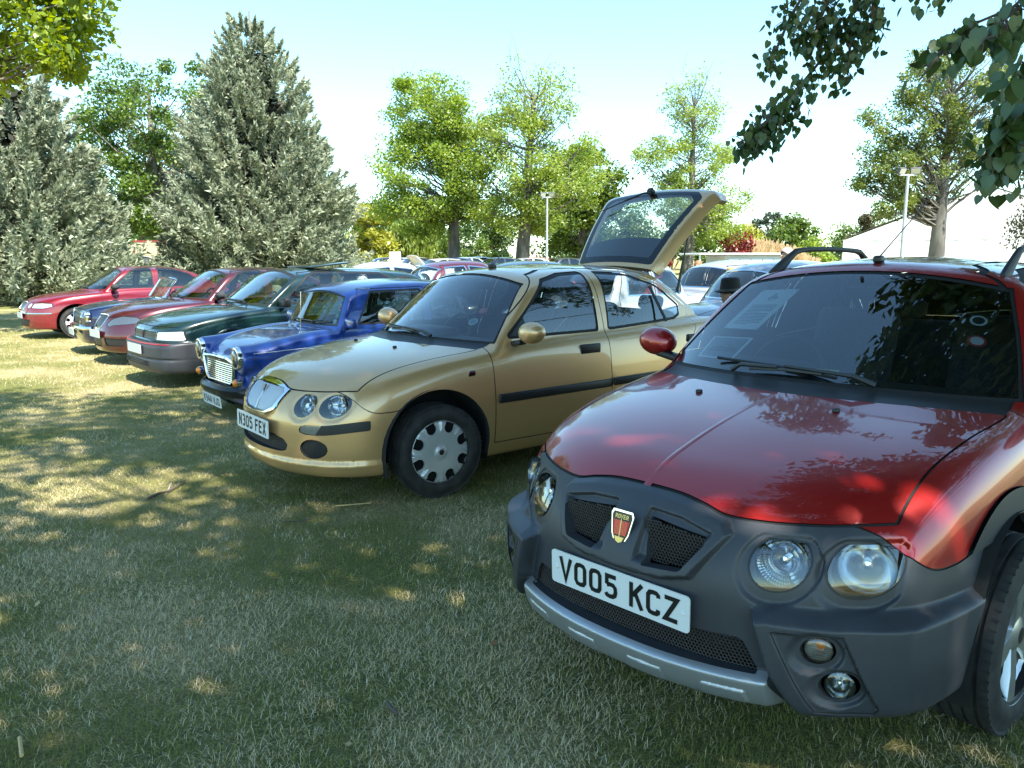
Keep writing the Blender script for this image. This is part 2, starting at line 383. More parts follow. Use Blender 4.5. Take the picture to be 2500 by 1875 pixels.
def number_plate(text, parent, M, w_=.52, h_=.111, m=PLATEW, size=.079, bolts=True):
    """plate in its own y-z plane facing +x, then moved by M"""
    def rr(a, b, r):
        o = []
        for cx, cy, s0 in ((a-r,b-r,0),(-a+r,b-r,90),(-a+r,-b+r,180),(a-r,-b+r,270)):
            for k in range(5): t = math.radians(s0+k*22.5); o.append((cx+r*math.cos(t), cy+r*math.sin(t)))
        return o
    Mx = M @ Matrix(((0,0,1,0),(1,0,0,0),(0,1,0,0),(0,0,0,1)))
    o = MB().prism(rr(w_/2, h_/2, .012), 0, .004, Mx).build('number_plate', m, parent, sharp=30)
    if not text: return o
    V, F = glyphs(text, size)
    tw = max(x for x, y in V)-min(x for x, y in V); k = min(1, w_*.92/tw)
    MB().add([(x*k, y, .0052) for x, y in V], F, Mx).build('plate_characters', PLATEK, o, smooth=False)['kind'] = 'stuff'
    if bolts:
        b = MB()
        for sx in (-1, 1): b.lathe([(.0001,.008),(.006,.0075),(.008,.0045)], 10, M @ Matrix.Translation((0, sx*(w_/2-.022), 0)) @ Matrix(((0,1,0,0),(1,0,0,0),(0,0,1,0),(0,0,0,1))))
        b.build('plate_bolt', mat('bolt_white', (.75,.75,.74), .4), o)
    return o
def Mat(loc=(0,0,0), rx=0, ry=0, rz=0, s=1):
    return Matrix.Translation(loc) @ Matrix.Rotation(rz, 4, 'Z') @ Matrix.Rotation(ry, 4, 'Y') @ Matrix.Rotation(rx, 4, 'X') @ Matrix.Scale(s, 4)
WHEELS = {}
def copy_tree(o, parent=None):
    c = o.copy(); C.objects.link(c); c.parent = parent
    for ch in list(o.children): copy_tree(ch, c)
    return c
def tyre_mesh(R, rr, wd):
    p = []; h = wd/2
    for t in np.linspace(0, 1, 7): p.append((rr+(R-rr-.012)*t, h*(.86+.14*math.sin(PI*min(1, t*1.15)))))
    p += [(R-.004, h*.90), (R, h*.80)]
    for g in (.55, .18): p += [(R, h*(g+.06)), (R-.007, h*(g+.05)), (R-.007, h*(g-.05)), (R, h*(g-.06))]
    return p+[(r, -y) for r, y in reversed(p)]
def wheel(parent, loc, R=.295, rr=.19, wd=.185, side=1, steer=0, style='cover', m=SILVER):
    e = empty('wheel', loc, math.radians(steer)+(0 if side > 0 else PI), parent); key = (R, rr, wd, style, m.name)
    if key in WHEELS:
        for ch in WHEELS[key].children: copy_tree(ch, e)
        return e
    WHEELS[key] = e
    MB().lathe(tyre_mesh(R, rr, wd), 56).build('tyre', RUBBER, e, sharp=28)
    tr = MB()
    for k in range(64):      # tread blocks' cross grooves
        for s_ in (-1, 1):
            tr.box((-.003, s_*wd*.42-.010, R-.004), (.003, s_*wd*.42+.010, R+.0010), 0, Matrix.Rotation(2*PI*k/64+.02*s_, 4, 'Y'))
    tr.build('tread_block', RUBBER, e)['kind'] = 'stuff'
    h = wd/2
    MB().lathe([(.001,h*.2),(rr*.95,h*.25),(rr*.97,h*.86)], 32).build('brake_drum', WELL, e)
    if style == 'cover':      # pressed wheel trim with a ring of slots
        ng, na = 22, 224; r = np.linspace(.002, rr+.012, ng); a = np.linspace(0, 2*PI, na+1)[:-1]; Rr, Aa = np.meshgrid(r, a, indexing='ij')
        prof = h*.80+.016*sstep(.05, .02, Rr)+.012*np.sin(np.clip(Rr/(rr+.012), 0, 1)*PI)-.012*sstep(rr-.012, rr+.012, Rr)
        cellm = ((Aa*8/(2*PI)) % 1-.5)*2*PI/8
        prof = prof+.0035*np.sin(np.abs(cellm+0)*0)+.003*(np.abs(((Aa*8/(2*PI)+.5) % 1-.5)) < .09)*np.cos((((Aa*8/(2*PI)+.5) % 1-.5))*2*PI*16)*sstep(rr*.62, rr*.75, Rr)*sstep(rr+.004, rr-.01, Rr)
        V = np.stack([Rr*np.cos(Aa), prof, Rr*np.sin(Aa)], -1).reshape(-1, 3)
        i, j = np.meshgrid(np.arange(ng-1), np.arange(na), indexing='ij'); j2 = (j+1) % na
        Q = np.stack([i*na+j, (i+1)*na+j, (i+1)*na+j2, i*na+j2], -1).reshape(-1, 4); T = np.vstack([Q[:, [0,1,2]], Q[:, [0,2,3]]])
        N = np.zeros_like(V); N[:,1] = 1
        u = (Rr*np.sin(cellm)).ravel(); v = (Rr*np.cos(cellm)).ravel()
        rad = np.hypot(u, v-rr*.82); f = np.maximum(np.hypot(u/1.05, (v-rr*.80)/1.0)-rr*.165, 0*u-1); f = np.minimum(f, np.maximum(np.abs(u)-rr*.165, np.maximum(rr*.80-v, v-rr*.96)))
        slot, rest = split((V, N, T), f)
        a_ = mk('wheel_trim', rest[0], rest[2], m, e, sharp=40)
        wall('slot_wall', slot, m, a_, .014, d=(0,-1,0))
        b = MB()
        for k in range(16): b.lathe([(.0001,.0035),(.0022,.003),(.003,0)], 6, Mat((.047*math.cos(2*PI*k/16), h*.80+.014, .047*math.sin(2*PI*k/16))))
        b.build('trim_stud', m, a_)
        MB().lathe([(.0001,.002),(.017,.002),(.019,0)], 20, Mat((0,h*.80+.017,0))).build('centre_cap', mat('badge_black', (.03,.02,.02), .3), a_)
        MB().lathe([(.019,-.002),(.021,.003),(.024,.003),(.026,-.004)], 24, Mat((0,h*.80+.017,0))).build('cap_ring', m, a_)
    else:                     # cast alloy with broad spokes
        a_ = MB().lathe([(rr-.05,-h*.8),(rr-.012,-h*.8),(rr-.006,h*.55),(rr+.010,h*.92),(rr+.013,h*.86),(rr,h*.70),(rr-.02,h*.5),(rr-.024,-h*.7)], 48).build('rim', m, e, sharp=40)
        s_ = MB(); n = 5 if style == 'alloy5' else 8
        for k in range(n):
            M = Matrix.Rotation(2*PI*k/n+.35, 4, 'Y'); q = .036 if n == 5 else .016
            V = [(-q*.8,h*.55,.03),(q*.8,h*.55,.03),(q*.8,h*.66,.03),(-q*.8,h*.66,.03),(-q,h*.60,rr*.6),(q,h*.60,rr*.6),(q*.8,h*.80,rr*.6),(-q*.8,h*.80,rr*.6),(-q*1.15,h*.55,rr),(q*1.15,h*.55,rr),(q*1.0,h*.86,rr),(-q*1.0,h*.86,rr)]
            s_.add(V, [(0,1,5,4),(1,2,6,5),(2,3,7,6),(3,0,4,7),(4,5,9,8),(5,6,10,9),(6,7,11,10),(7,4,8,11)], M)
        s_.build('spoke', m, a_, sharp=50)
        MB().lathe([(.0001,h*.80),(.03,h*.80),(.055,h*.68),(.06,h*.5)], 24).build('hub', m, a_)
        MB().lathe([(.0001,h*.81),(.026,h*.805)], 20).build('centre_cap', mat('badge_black', (.03,.02,.02), .3), a_)
    return e
def lamp(parent, M, r, depth=.06, name='headlight', seg=28, flat_top=None, bulb=True, rim=None, lens_bulge=.018, ribs=False, reflm=None, lensm=None):
    """round lamp facing +x: bowl, bulb shield, clear lens"""
    e = empty(name, (0,0,0), 0, parent)
    Y2X = Matrix(((0,1,0,0),(1,0,0,0),(0,0,1,0),(0,0,0,1)))
    M2 = M @ Y2X
    bowl = [(.001,-depth)]+[(r*math.sin(t), -depth*math.cos(t)) for t in np.linspace(.1, PI/2, 9)]
    o = MB().lathe(bowl, seg, M2).build('reflector', reflm or REFL, e)
    if bulb:
        b = MB(); b.lathe([(.0001,-depth*.15),(r*.16,-depth*.2),(r*.2,-depth*.5),(r*.14,-depth*.95)], 14, M2)
        for k in range(5): b.box((-r*.012, -depth*.95, r*.2), (r*.012, -depth*.25, r*.9), 0, M2 @ Matrix.Rotation(2*PI*k/5+.3, 4, 'Y'))
        b.build('bulb_shield', REFL, o)
    if ribs:
        b = MB()
        for k in range(-5, 6):
            z = k*r*.16; hw = math.sqrt(max(0, (r*.93)**2-z*z))
            b.box((-hw, -.008, z-.0014), (hw, -.004, z+.0014), 0, M2)
        b.build('lens_rib', LENS, o)
    lens = [(.0005, lens_bulge)]+[(r*math.sin(t), lens_bulge*math.cos(t)) for t in np.linspace(.15, PI/2, 8)]
    MB().lathe(lens, seg, M2).build('lens', lensm or LENS, e)
    if rim: MB().lathe([(r*.97,.002),(r,.012),(r+rim*.6,.010),(r+rim,-.01),(r+rim*.9,-.05)], seg, M2).build('rim', CHROME, e)
    return e
def seat(parent, x, y, z, m=INTER, head=True, hgt=.58, wd=.46):
    e = empty('seat', (x, y, z), 0, parent); Mb = Mat((-.22,0,.16), ry=-.32)
    MB().box((-.26,-wd/2,0), (.28,wd/2,.16), .06).build('cushion', m, e)
    MB().box((-.06,-wd/2+.01,0), (.07,wd/2-.01,hgt), .055, Mb).build('backrest', m, e)
    if head:
        MB().box((-.03,-.125,hgt+.05), (.06,.125,hgt+.24), .045, Mb).build('headrest', m, e)
        MB().tube([(.01,-.05,hgt-.02),(.01,-.05,hgt+.08)], .006, 6, Mb).tube([(.01,.05,hgt-.02),(.01,.05,hgt+.08)], .006, 6, Mb).build('headrest_post', CHROME, e)
    return e
def steering_wheel(parent, loc, r=.185, tilt=-.45):
    e = empty('steering_wheel', (0,0,0), 0, parent); M = Mat(loc, ry=tilt)
    MB().tube([(0, r*math.cos(t), r*math.sin(t)) for t in np.linspace(0, 2*PI, 33)], .014, 8, M).build('rim', BLACK, e)
    s = MB()
    for t in (.1, PI-.1, -PI/2): s.tube([(.02,0,0),(.0, r*math.cos(t), r*math.sin(t))], .014, 6, M)
    s.box((.0,-.06,-.06), (.04,.06,.05), .02, M).build('hub', BLACK, e)
    return e
def wiper(parent, pts, rise=.02):
    """arm and blade along a polyline lying on the glass"""
    e = empty('wiper', (0,0,0), 0, parent); P = [Vector(p) for p in pts]
    MB().tube([P[0], P[0].lerp(P[1], .55)+Vector((0.01,0,rise)), P[1].lerp(P[2], .4)+Vector((.006,0,rise*.7))], [.012,.009,.006], 6).build('arm', BLACK, e)
    b = MB(); b.tube([P[1], P[1].lerp(P[2], .5)+Vector((0,0,.006)), P[2]], .0065, 5); b.build('blade', BLACK, e)
    return e
def hit(F, o, d, t1=3.0, n=300):
    """first crossing of the surface from outside along a ray (car axes)"""
    o = np.array(o, float); d = np.array(d, float); t = np.linspace(0, t1, n); P = o+t[:, None]*d
    f = F(P[:,0], np.abs(P[:,1]), P[:,2]); k = int(np.argmax(f < 0))
    if f[k] >= 0: return Vector(P[-1])
    t = np.linspace(t[max(k-1,0)], t[k], 24); P = o+t[:, None]*d; f = F(P[:,0], np.abs(P[:,1]), P[:,2]); k = max(1, int(np.argmax(f < 0)))
    q = f[k-1]/(f[k-1]-f[k]); return Vector(P[k-1]*(1-q)+P[k]*q)
def well(parent, x, z, r, y0, y1):
    """dark half-drum behind a wheel arch, both sides"""
    for s in (-1, 1):
        MB().lathe([(r, s*y0), (r, s*y1)], 24, Mat((x,0,z)), -.35, PI+.35).build('wheel_well', WELL, parent)
    MB().box((x-r, -y0, z-.1), (x+r, y0, z+r*.9), 0).build('underbody', WELL, parent)
def sticker(parent, F, y, z, r, col, ring=None, x0=1.5, nudge=.004, name='window_sticker', d=(-1,0,0), o=None):
    """round sticker lying on the inside of the screen"""
    p = hit(F, o or (x0, y, z), d); e = 2e-3
    def g(q): return F(np.array([q[0]]), np.array([abs(q[1])]), np.array([q[2]]))[0]
    nn = Vector([(g(p+Vector(v)*e)-g(p-Vector(v)*e)) for v in ((1,0,0),(0,1,0),(0,0,1))]).normalized()
    M = Matrix.Translation(p-nn*.012) @ nn.to_track_quat('Y', 'Z').to_matrix().to_4x4()
    o_ = MB().lathe([(.0002,0),(r,0)], 24, M).build(name, mat('sticker_%02d%02d%02d' % tuple(int(c*99) for c in col), col, .5), parent)
    if ring: MB().lathe([(.0002,.001),(r*.72,.001)], 24, M).build('sticker_print', mat('sticker_%02d%02d%02d' % tuple(int(c*99) for c in ring), ring, .5), o_)
    return o_

# ------------------------------------------------------------------ the two hatchbacks that share a shell
xf_ = curve([(0,.80),(.1,.797),(.2,.785),(.42,.715),(.62,.572),(.75,.385),(.84,.05)])
pf_ = curve([(.1,.12),(.2,.035),(.3,.004),(.38,0),(.48,.002),(.55,.014),(.62,.045),(.70,.10),(.8,.19)])
hc_ = curve([(-3.4,1.0),(-2.6,1.0),(-1.5,.975),(-.6,.945),(-.22,.915),(-.16,.907),(.24,.852),(.44,.81),(.6,.765),(.70,.722),(.80,.64),(.9,.5)])
wd_ = curve([(-3.4,.68),(-3.0,.765),(-2.5,.815),(-1.2,.838),(0,.838),(.4,.825),(.9,.78)])
ins_ = curve([(.12,.08),(.25,.03),(.4,.006),(.55,0),(.7,.010),(.85,.033),(.95,.06),(1.1,.1)])
rr_ = curve([(-.6,1.27),(-.9,1.362),(-1.03,1.388),(-1.3,1.411),(-1.6,1.42),(-2.0,1.413),(-2.35,1.388),(-2.7,1.335),(-2.95,1.28)])
wc_ = curve([(.8,.775),(.94,.748),(1.1,.703),(1.25,.643),(1.38,.565),(1.5,.48)])
ze_ = curve([(0,.724),(.12,.72),(.2,.708),(.28,.690),(.36,.688),(.5,.692),(.68,.70),(.9,.70)])      # bonnet's leading edge, seen from the front
zb_ = curve([(-.3,.60),(.15,.585),(.27,.572),(.36,.576),(.42,.61),(.47,.67),(.51,.697),(.95,.70)])  # fender / bumper joint, seen from the side
def shell25(lift, D=None):
    def F(x, a, z):
        zu = z-lift; s = xf_(a); sl = xf_.d(a)
        ff = (x-s+pf_(zu))/np.sqrt(1+sl*sl)
        if D is not None:
            k = np.nonzero((x > -.05) & (z < .85))
            if len(k[0]): ff = np.array(ff); ff[k] -= D(x[k], a[k], z[k])*sstep(-.05, .25, x[k])
        fs = a-wd_(x)+ins_(zu)
        if lift: fs = fs-.048*sstep(.64, .54, z)*sstep(-.75, -.45, x)-.048*sstep(.64, .52, z)*sstep(-2.0, -2.2, x)*sstep(-3.2,-3.0,x)
        xs = x+.75*(.80-s)
        ft = (zu-hc_(xs)+.02*(a/.7)**2)/np.sqrt(1+hc_.d(xs)**2)
        low = smax(smax(fs, ff, .22), ft, .13)
        xr = -3.17+.13*(np.maximum(zu-.75, 0)/.25)**1.5*.4+.16*np.minimum(a/.78, 1.2)**3
        low = smax(low, xr-x, .16); low = smax(low, .185-zu, .05)
        b = .58-.25*np.clip((zu-.92)/.45, 0, 1)
        fw = (x-(-.27-(1.60 if lift else 1.44)*(zu-.925)-b*a**2.2))/1.8
        fr = zu-rr_(x)+.055*(a/.55)**2
        fc = a-wc_(zu)+.11*sstep(-1.7, -3.1, x)
        fb = ((-2.42-(1.39-zu)*1.55+.2*(a/.6)**2)-x)/1.85
        cab = smax(smax(fr, fc, .15), fw, .05); cab = smax(cab, fb, .09); cab = np.maximum(cab, .80-zu)
        return smin(low, cab, .035)
    return F
SURR = [(0,.768),(.171,.757),(.285,.730),(.312,.70),(.235,.575),(.15,.554),(0,.550)]
POD = [(.398,.524),(.456,.537),(.64,.534),(.97,.545),(.97,.05),(.53,.05),(.505,.245),(.448,.357)]
FOGP = [(.472,.488),(.622,.490),(.694,.279),(.684,.264),(.567,.264)]
def mirror_poly(p): return p+[(-a, b) for a, b in reversed(p) if a != 0]
def Dstreet(x, a, z):
    ds = sdpoly(a, z, mirror_poly(SURR)); d = .032*sstep(.007, -.009, ds)
    d = d-.034*sstep(-.031, -.047, ds)*sstep(.054, .064, a)
    d = d-.010*sstep(.05, .035, a)*0
    d = d+.062*sstep(.004, -.030, sdpoly(a, z, POD))
    for cy, cz in ((.44,.632),(.617,.628)): d = d-.013*sstep(.106, .094, np.hypot((a-cy)*1.05, z-cz))*sstep(.722, .700, z)*sstep(.705, .680, a)
    d = d-.006*sstep(.003, -.003, sdpoly(a, z, FOGP))
    for cy, cz in ((.567,.437),(.612,.336)): d = d-.016*sstep(.063, .047, np.hypot(a-cy, z-cz))
    lip = sstep(.48, .45, a)*sstep(.230, .252, z)*sstep(.347, .322, z)
    d = d+.044*lip
    for c in (.12, .35): d = d+.006*sstep(.002, -.003, sdpoly(a, z, [(c-.062,.252),(c+.062,.252),(c+.055,.292),(c-.055,.292)]))
    return d
def Dgold(x, a, z):
    d = .016*sstep(.29, .265, z)
    d = d+.012*sstep(.02, -.02, sdpoly(a, z, mirror_poly([(0,.72),(.13,.72),(.24,.713),(.31,.68),(.25,.57),(.16,.528),(0,.525)])))
    for cy, cz in ((.435,.603),(.593,.608)): d = d-.010*sstep(.094, .072, np.hypot((a-cy)*1.05, z-cz))
    return d
def hatch25(hero):
    lift = .05 if hero else 0.0
    F = shell25(lift, Dstreet if hero else Dgold)
    V, N, T = M = mesh_implicit(F, (-3.3,0,.12+lift), (.92,.93,1.50+lift), .014 if hero else .0175)
    root = empty('crossover_hatchback' if hero else 'hatchback')
    PT = paint('metallic_red', (.34,.010,.010), .45, .34) if hero else paint('metallic_gold', (.64,.385,.17), .60, .38)
    CL = noise_mix('grey_cladding', (.035,.038,.045), (.044,.047,.055), 5, .45, bump=.06, bscale=700) if hero else PT
    L = lambda p: [(x, z+lift) for x, z in p]
    AX, WR = (-.115, .31) if hero else (-.055, .292); AZ = WR+.004; AR = .362 if hero else .372; AZc = AZ+.01
    gaps = []
    def take(fun, gap=.003):
        nonlocal M
        a, g, M = carve(M, fun, gap)
        if g is not None: gaps.append(g)
        return a
    sidev = lambda P, poly, r=0.0, ymin=.35: np.maximum(sdpoly(P[:,0], P[:,2], poly, r), ymin-np.abs(P[:,1]))
    # wheel openings
    arch = lambda xc: (lambda P, N: np.maximum(np.hypot(P[:,0]-xc, np.where(P[:,2] > AZc, P[:,2]-AZc, (P[:,2]-AZc)*.35))-AR, .5-np.abs(P[:,1])))
    for xc in (AX, AX-2.51):
        op = take(arch(xc), 0); wall('arch_return', op, CL, root, .035, sel=lambda c: np.abs(c[:,1]) > .52)
        well(root, xc, AZc, AR+.01, .52, .83 if hero else .80)
    # glass
    gl = {}
    yws = curve([(.90,.715),(1.1,.64),(1.32,.535),(1.4,.50)])
    gl['windscreen'] = take(lambda P, N: np.maximum.reduce([.945+lift-P[:,2]-.02*(np.abs(P[:,1])/.7)**2, np.abs(P[:,1])-yws(P[:,2]-lift)-.01, P[:,2]-(1.352+lift)+.05*(P[:,1]/.5)**2, -1.24-P[:,0]])*1.0, .006)
    fwin = L([(-.66,.965),(-1.08,1.305),(-1.28,1.343),(-1.485,1.352),(-1.462,.968)])
    rwin = L([(-1.60,.972),(-1.645,1.352),(-1.95,1.335),(-2.25,1.245),(-2.48,1.09),(-2.475,1.03),(-2.40,1.006)])
    gl['front_side_window'] = take(lambda P, N: sidev(P, fwin, .012), .010)
    tri, _, gl['front_side_window'] = carve(gl['front_side_window'], lambda P, N: -.80+.10*(P[:,2]-.95-lift)/.1*0-P[:,0], 0)
    for q in sides(tri): put('mirror_panel', q, BLACK, root, -.001)
    gl['rear_side_window'] = take(lambda P, N: sidev(P, rwin, .012), .010)
    if hero:
        gl['rear_window'] = take(lambda P, N: np.maximum.reduce([1.04+lift-P[:,2], np.abs(P[:,1])-.50, P[:,2]-(1.33+lift), P[:,0]+2.45]), .006)
    # trims under and around the glass stay black through the gap strips
    parts = {}
    cowl = take(lambda P, N: np.maximum.reduce([P[:,0]-(-.175-.235*(np.abs(P[:,1])/.7)**2), -.62-P[:,0], np.abs(P[:,1])-.70, P[:,2]-(.962+lift), .86+lift-P[:,2]]), 0)
    yh = curve([(-.6,.70),(-.42,.705),(-.1,.675),(.25,.655),(.5,.655),(.9,.66)])
    hoodf = (lambda P, N: np.maximum.reduce([ze_(np.abs(P[:,1]))+lift-P[:,2], np.abs(P[:,1])-yh(P[:,0]), -.178-.235*(np.abs(P[:,1])/.7)**2-P[:,0]]))
    hood = take(hoodf, .0035)
    bumpf = (lambda P, N: np.maximum(P[:,2]-lift-zb_(P[:,0])-(ze_(np.abs(P[:,1]))-.70)*sstep(.45, .6, P[:,0]), -.02-P[:,0]))
    bump = take(bumpf, .003)
    if hero:      # the face of the nearest car is remeshed finely
        M2 = mesh_implicit(F, (-.06,0,.19), (.93,.98,.84), .0075); M2 = carve(M2, arch(AX), 0)[2]; M2 = carve(M2, hoodf, .0035)[2]; bump = carve(M2, bumpf, .003)[0]
        bump = split(bump, .0-bump[0][:,0])[0]
    fdoor = L([(-.47,.285),(-.465,.91),(-.53,.955),(-1.03,1.352),(-1.25,1.39),(-1.54,1.395),(-1.54,.275)])
    rdoor = L([(-1.54,.275),(-1.54,1.395),(-2.0,1.375),(-2.30,1.275),(-2.60,1.08),(-2.60,.92),(-2.42,.74),(-2.22,.55),(-2.13,.275)])
    fd = take(lambda P, N: sidev(P, fdoor)); rd = take(lambda P, N: sidev(P, rdoor))
    tailf = lambda P, N: np.maximum.reduce([np.abs(P[:,1])-.56-.1*sstep(1.2+lift, .9+lift, P[:,2]), .55+lift-P[:,2], P[:,0]+2.36+.04*(P[:,1]/.5)**2])
    tail = take(tailf, .003)
    if hero:      # grey lower cladding along the sides
        clad = take(lambda P, N: np.maximum(P[:,2]-.40, .4-np.abs(P[:,1])), .0025)
        flare = take(lambda P, N: np.maximum(np.minimum(np.hypot(P[:,0]-AX, P[:,2]-AZc), np.hypot(P[:,0]-AX+2.51, P[:,2]-AZc))-AR-.080, .4-np.abs(P[:,1])), .0015)
        
        for q in sides(clad): put('sill_cladding', q, CL, root, .004) 
        for q in sides(flare):
            for k in split(q, q[0][:,0]+1.3): put('arch_cladding', k, CL, root, .012); wall('arch_cladding_edge', k, CL, root, .02)
    put('body_shell', M, PT, root)
    o = put('bonnet', hood, PT, root)
    for s, q in zip((1,-1), sides(fd)):
        d = put('front_door', q, PT, root)
        h = MB().box((-1.44,-.012,.80+lift), (-1.24,.012,.87+lift), .012, Mat((0, s*.806, 0))).build('door_handle', BLACK, d)
        if not hero: MB().box((-1.535,-.012,.545), (-.49,.012,.605), .012, Mat((0, s*.842, 0), rz=s*.004)).build('rubbing_strip', BLACK, d)
    for s, q in zip((1,-1), sides(rd)):
        d = put('rear_door', q, PT, root)
        MB().box((-2.44,-.012,.83+lift), (-2.26,.012,.89+lift), .012, Mat((0, s*.775, 0), rz=-s*.07)).build('door_handle', BLACK, d)
        if not hero: MB().box((-2.20,-.012,.555), (-1.545,.012,.612), .012, Mat((0, s*.842, 0), rz=-s*.008)).build('rubbing_strip', BLACK, d)
        b = MB().box((-.012,-.004,-.01), (.012,.004,.30), 0, Mat((-2.22, s*.752, .99+lift), rx=s*.45, ry=.22)).build('window_divider', BLACK, d)
    for nm, q in gl.items():
        gm = WIND if nm == 'windscreen' else WINT
        for p in (sides(q) if 'side' in nm else [q]): put(nm, p, gm, root, -.004)
    put('shut_line', join(gaps), GAPM, root, -.005); put('scuttle', cowl, BLACK, root, -.004)
    it = MB(); it.box((-2.95,-.66,.30+lift), (.0,.66,.36+lift)).build('cabin_floor', INTER, root)
    MB().box((-.62,-.66,.36+lift), (-.52,.66,.80+lift)).build('bulkhead', INTER, root)
    dsh = MB().box((-.95,-.68,.62+lift), (-.30,.68,.885+lift), .06); dsh.box((-.90,-.62,.84+lift), (-.62,-.16,.945+lift), .045).build('dashboard', DASH, root)
    for y in (-.36, .36): seat(root, -1.45, y, .42+lift)
    MB().box((-2.40,-.60,.42+lift), (-1.95,.60,.60+lift), .06).build('rear_cushion', INTER, root)
    rb = MB().box((-.06,-.60,0), (.07,.60,.50), .05, Mat((-2.36,0,.56+lift), ry=-.3)).build('rear_backrest', INTER, root)
    for y in (-.34, .34): MB().box((-.03,-.12,.50), (.06,.12,.62), .04, Mat((-2.36,y,.56+lift), ry=-.3)).build('headrest', INTER, rb)
    steering_wheel(root, (-.98,-.36,.86+lift))
    mr = MB().box((-.02,-.11,-.03), (.01,.11,.03), .015, Mat((-.98,0,1.265+lift), ry=.1)); mr.tube([(-.97,0,1.27+lift),(-.90,0,1.33+lift)], .008, 6).build('rear_view_mirror', BLACK, root)
    # door mirrors
    for s in (1,-1):
        e = empty('door_mirror', (-.70, s*.80, .995+lift), 0, root)
        V_ = []; th = np.linspace(0, PI, 15); ph = np.linspace(0, 2*PI, 25)[:-1]
        F_ = []
        for i, t in enumerate(th):
            for p in ph:
                x = .075*math.cos(t); q = math.sin(t)**.75
                V_.append((x-.02*(1 if x < 0 else 0)*0, s*(.115+.100*q*math.cos(p)), .072*q*math.sin(p)+.004*math.cos(p)))
        for i in range(14):
            for k in range(24): F_.append((i*24+k, i*24+(k+1)%24, (i+1)*24+(k+1)%24, (i+1)*24+k))
        mk('mirror_shell', V_, [tuple(reversed(f)) for f in F_] if s > 0 else F_, PT, e)
        MB().box((-.03,-.10,-.035), (.035,.04,.0), .012, Mat((.01, 0, -.055), rx=s*.2)).build('mirror_foot', BLACK, e)
    # wheels
    st = 4 if hero else 6
    for i, (x, s) in enumerate(((AX,1),(AX,-1),(AX-2.51,1),(AX-2.51,-1))):
        wheel(root, (x, s*(.790 if hero else .742), AZ-.004), WR, .205 if hero else .198, .20 if hero else .185, s, -st if i < 2 else 0, 'alloy5' if hero else 'cover', mat('alloy_silver', (.62,.63,.64), .3, .9) if hero else mat('trim_silver', (.70,.71,.72), .36, .55))
    # aerial
    p = hit(F, (-1.03-.05, 0, 2), (0,0,-1))
    MB().box((-.035,-.018,-.004), (.03,.018,.03), .012, Mat(p)).build('aerial_foot', BLACK, root)
    MB().tube([p+Vector((.0,0,.02)), p+Vector((-1.05 if hero else -.33,0,.52 if hero else .30))], [.0035,.0018], 6).build('aerial', BLACK, root)
    # wipers (parked towards the passenger side)
    for (a, b, c) in (((.22,.0),(.10,.012),(-.46,.026)), ((-.40,.0),(-.45,.016),(-.63,.10))) if False else ((( .30,.0),( .16,.012),(-.40,.03)), ((-.28,.0),(-.20,.012),( .10,.02))):
        pts = []
        for (y, dz) in (a, b, c):
            q = hit(F, (.6, y, .945+lift+dz), (-1,0,0)); pts.append((q.x+.012, q.y, q.z+.008))
        wiper(root, pts)
    for y in (-.17, .17):
        q = hit(F, (-.06, y*1.6, 1.5), (0,0,-1)); MB().box((-.012,-.010,-.002), (.012,.010,.012), .004, Mat(q)).build('washer_jet', BLACK, root)
    return root, F, bump, hood, tail, PT, CL, lift
def hexmesh(parent, F, inside, y0, y1, z0, z1, depth, r=.0062, wd=.0016, m=None, name='grille_mesh'):
    """honeycomb wire filling the region inside(y,z)<0, lying depth behind the skin"""
    segs = set(); ys = r*math.sqrt(3); cells = []
    j = 0; z = z0
    while z < z1:
        y = y0+(ys/2 if j % 2 else 0)
        while y < y1: cells.append((y, z)); y += ys
        z += 1.5*r; j += 1
    pts = []
    for (cy, cz) in cells:
        for k in range(3):
            a0, a1 = PI/6+k*PI/3, PI/6+(k+1)*PI/3
            pts.append(((cy+r*math.cos(a0), cz+r*math.sin(a0)), (cy+r*math.cos(a1), cz+r*math.sin(a1))))
    P = np.array(pts); mid = P.mean(1); ok = inside(mid[:,0], mid[:,1]) < .004; P = P[ok]
    d = P[:,1]-P[:,0]; d /= np.linalg.norm(d, axis=1)[:, None]; n = np.stack([-d[:,1], d[:,0]], 1)*wd/2
    q = np.concatenate([P[:,0]+n, P[:,0]-n, P[:,1]-n, P[:,1]+n]); a = np.abs(q[:,0])
    zu = q[:,1]; x = depth(q[:,0], q[:,1])
    Vq = np.stack([x, q[:,0], q[:,1]], 1); k = len(P); Vb = Vq.copy(); Vb[:,0] -= .006
    V = np.vstack([Vq, Vb]); i = np.arange(k)
    Fq = np.vstack([np.stack([i, i+k, i+2*k, i+3*k], 1), np.stack([i+3*k, i+7*k, i+4*k, i], 1), np.stack([i+k, i+5*k, i+6*k, i+2*k], 1)])
    o = mk(name, V, Fq, m or BLACK, parent, smooth=False); o['kind'] = 'stuff'; return o
def frontx(F, y, z, x0=1.1): return hit(F, (x0, y, z), (-1,0,0)).x
def fill_panel(name, poly, xfun, m, parent, n=1):
    """flat dark backing behind an opening"""
    V = [(xfun(y, z), y, z) for y, z in poly]; return mk(name, V, [tuple(range(len(V)))], m, parent, smooth=False)

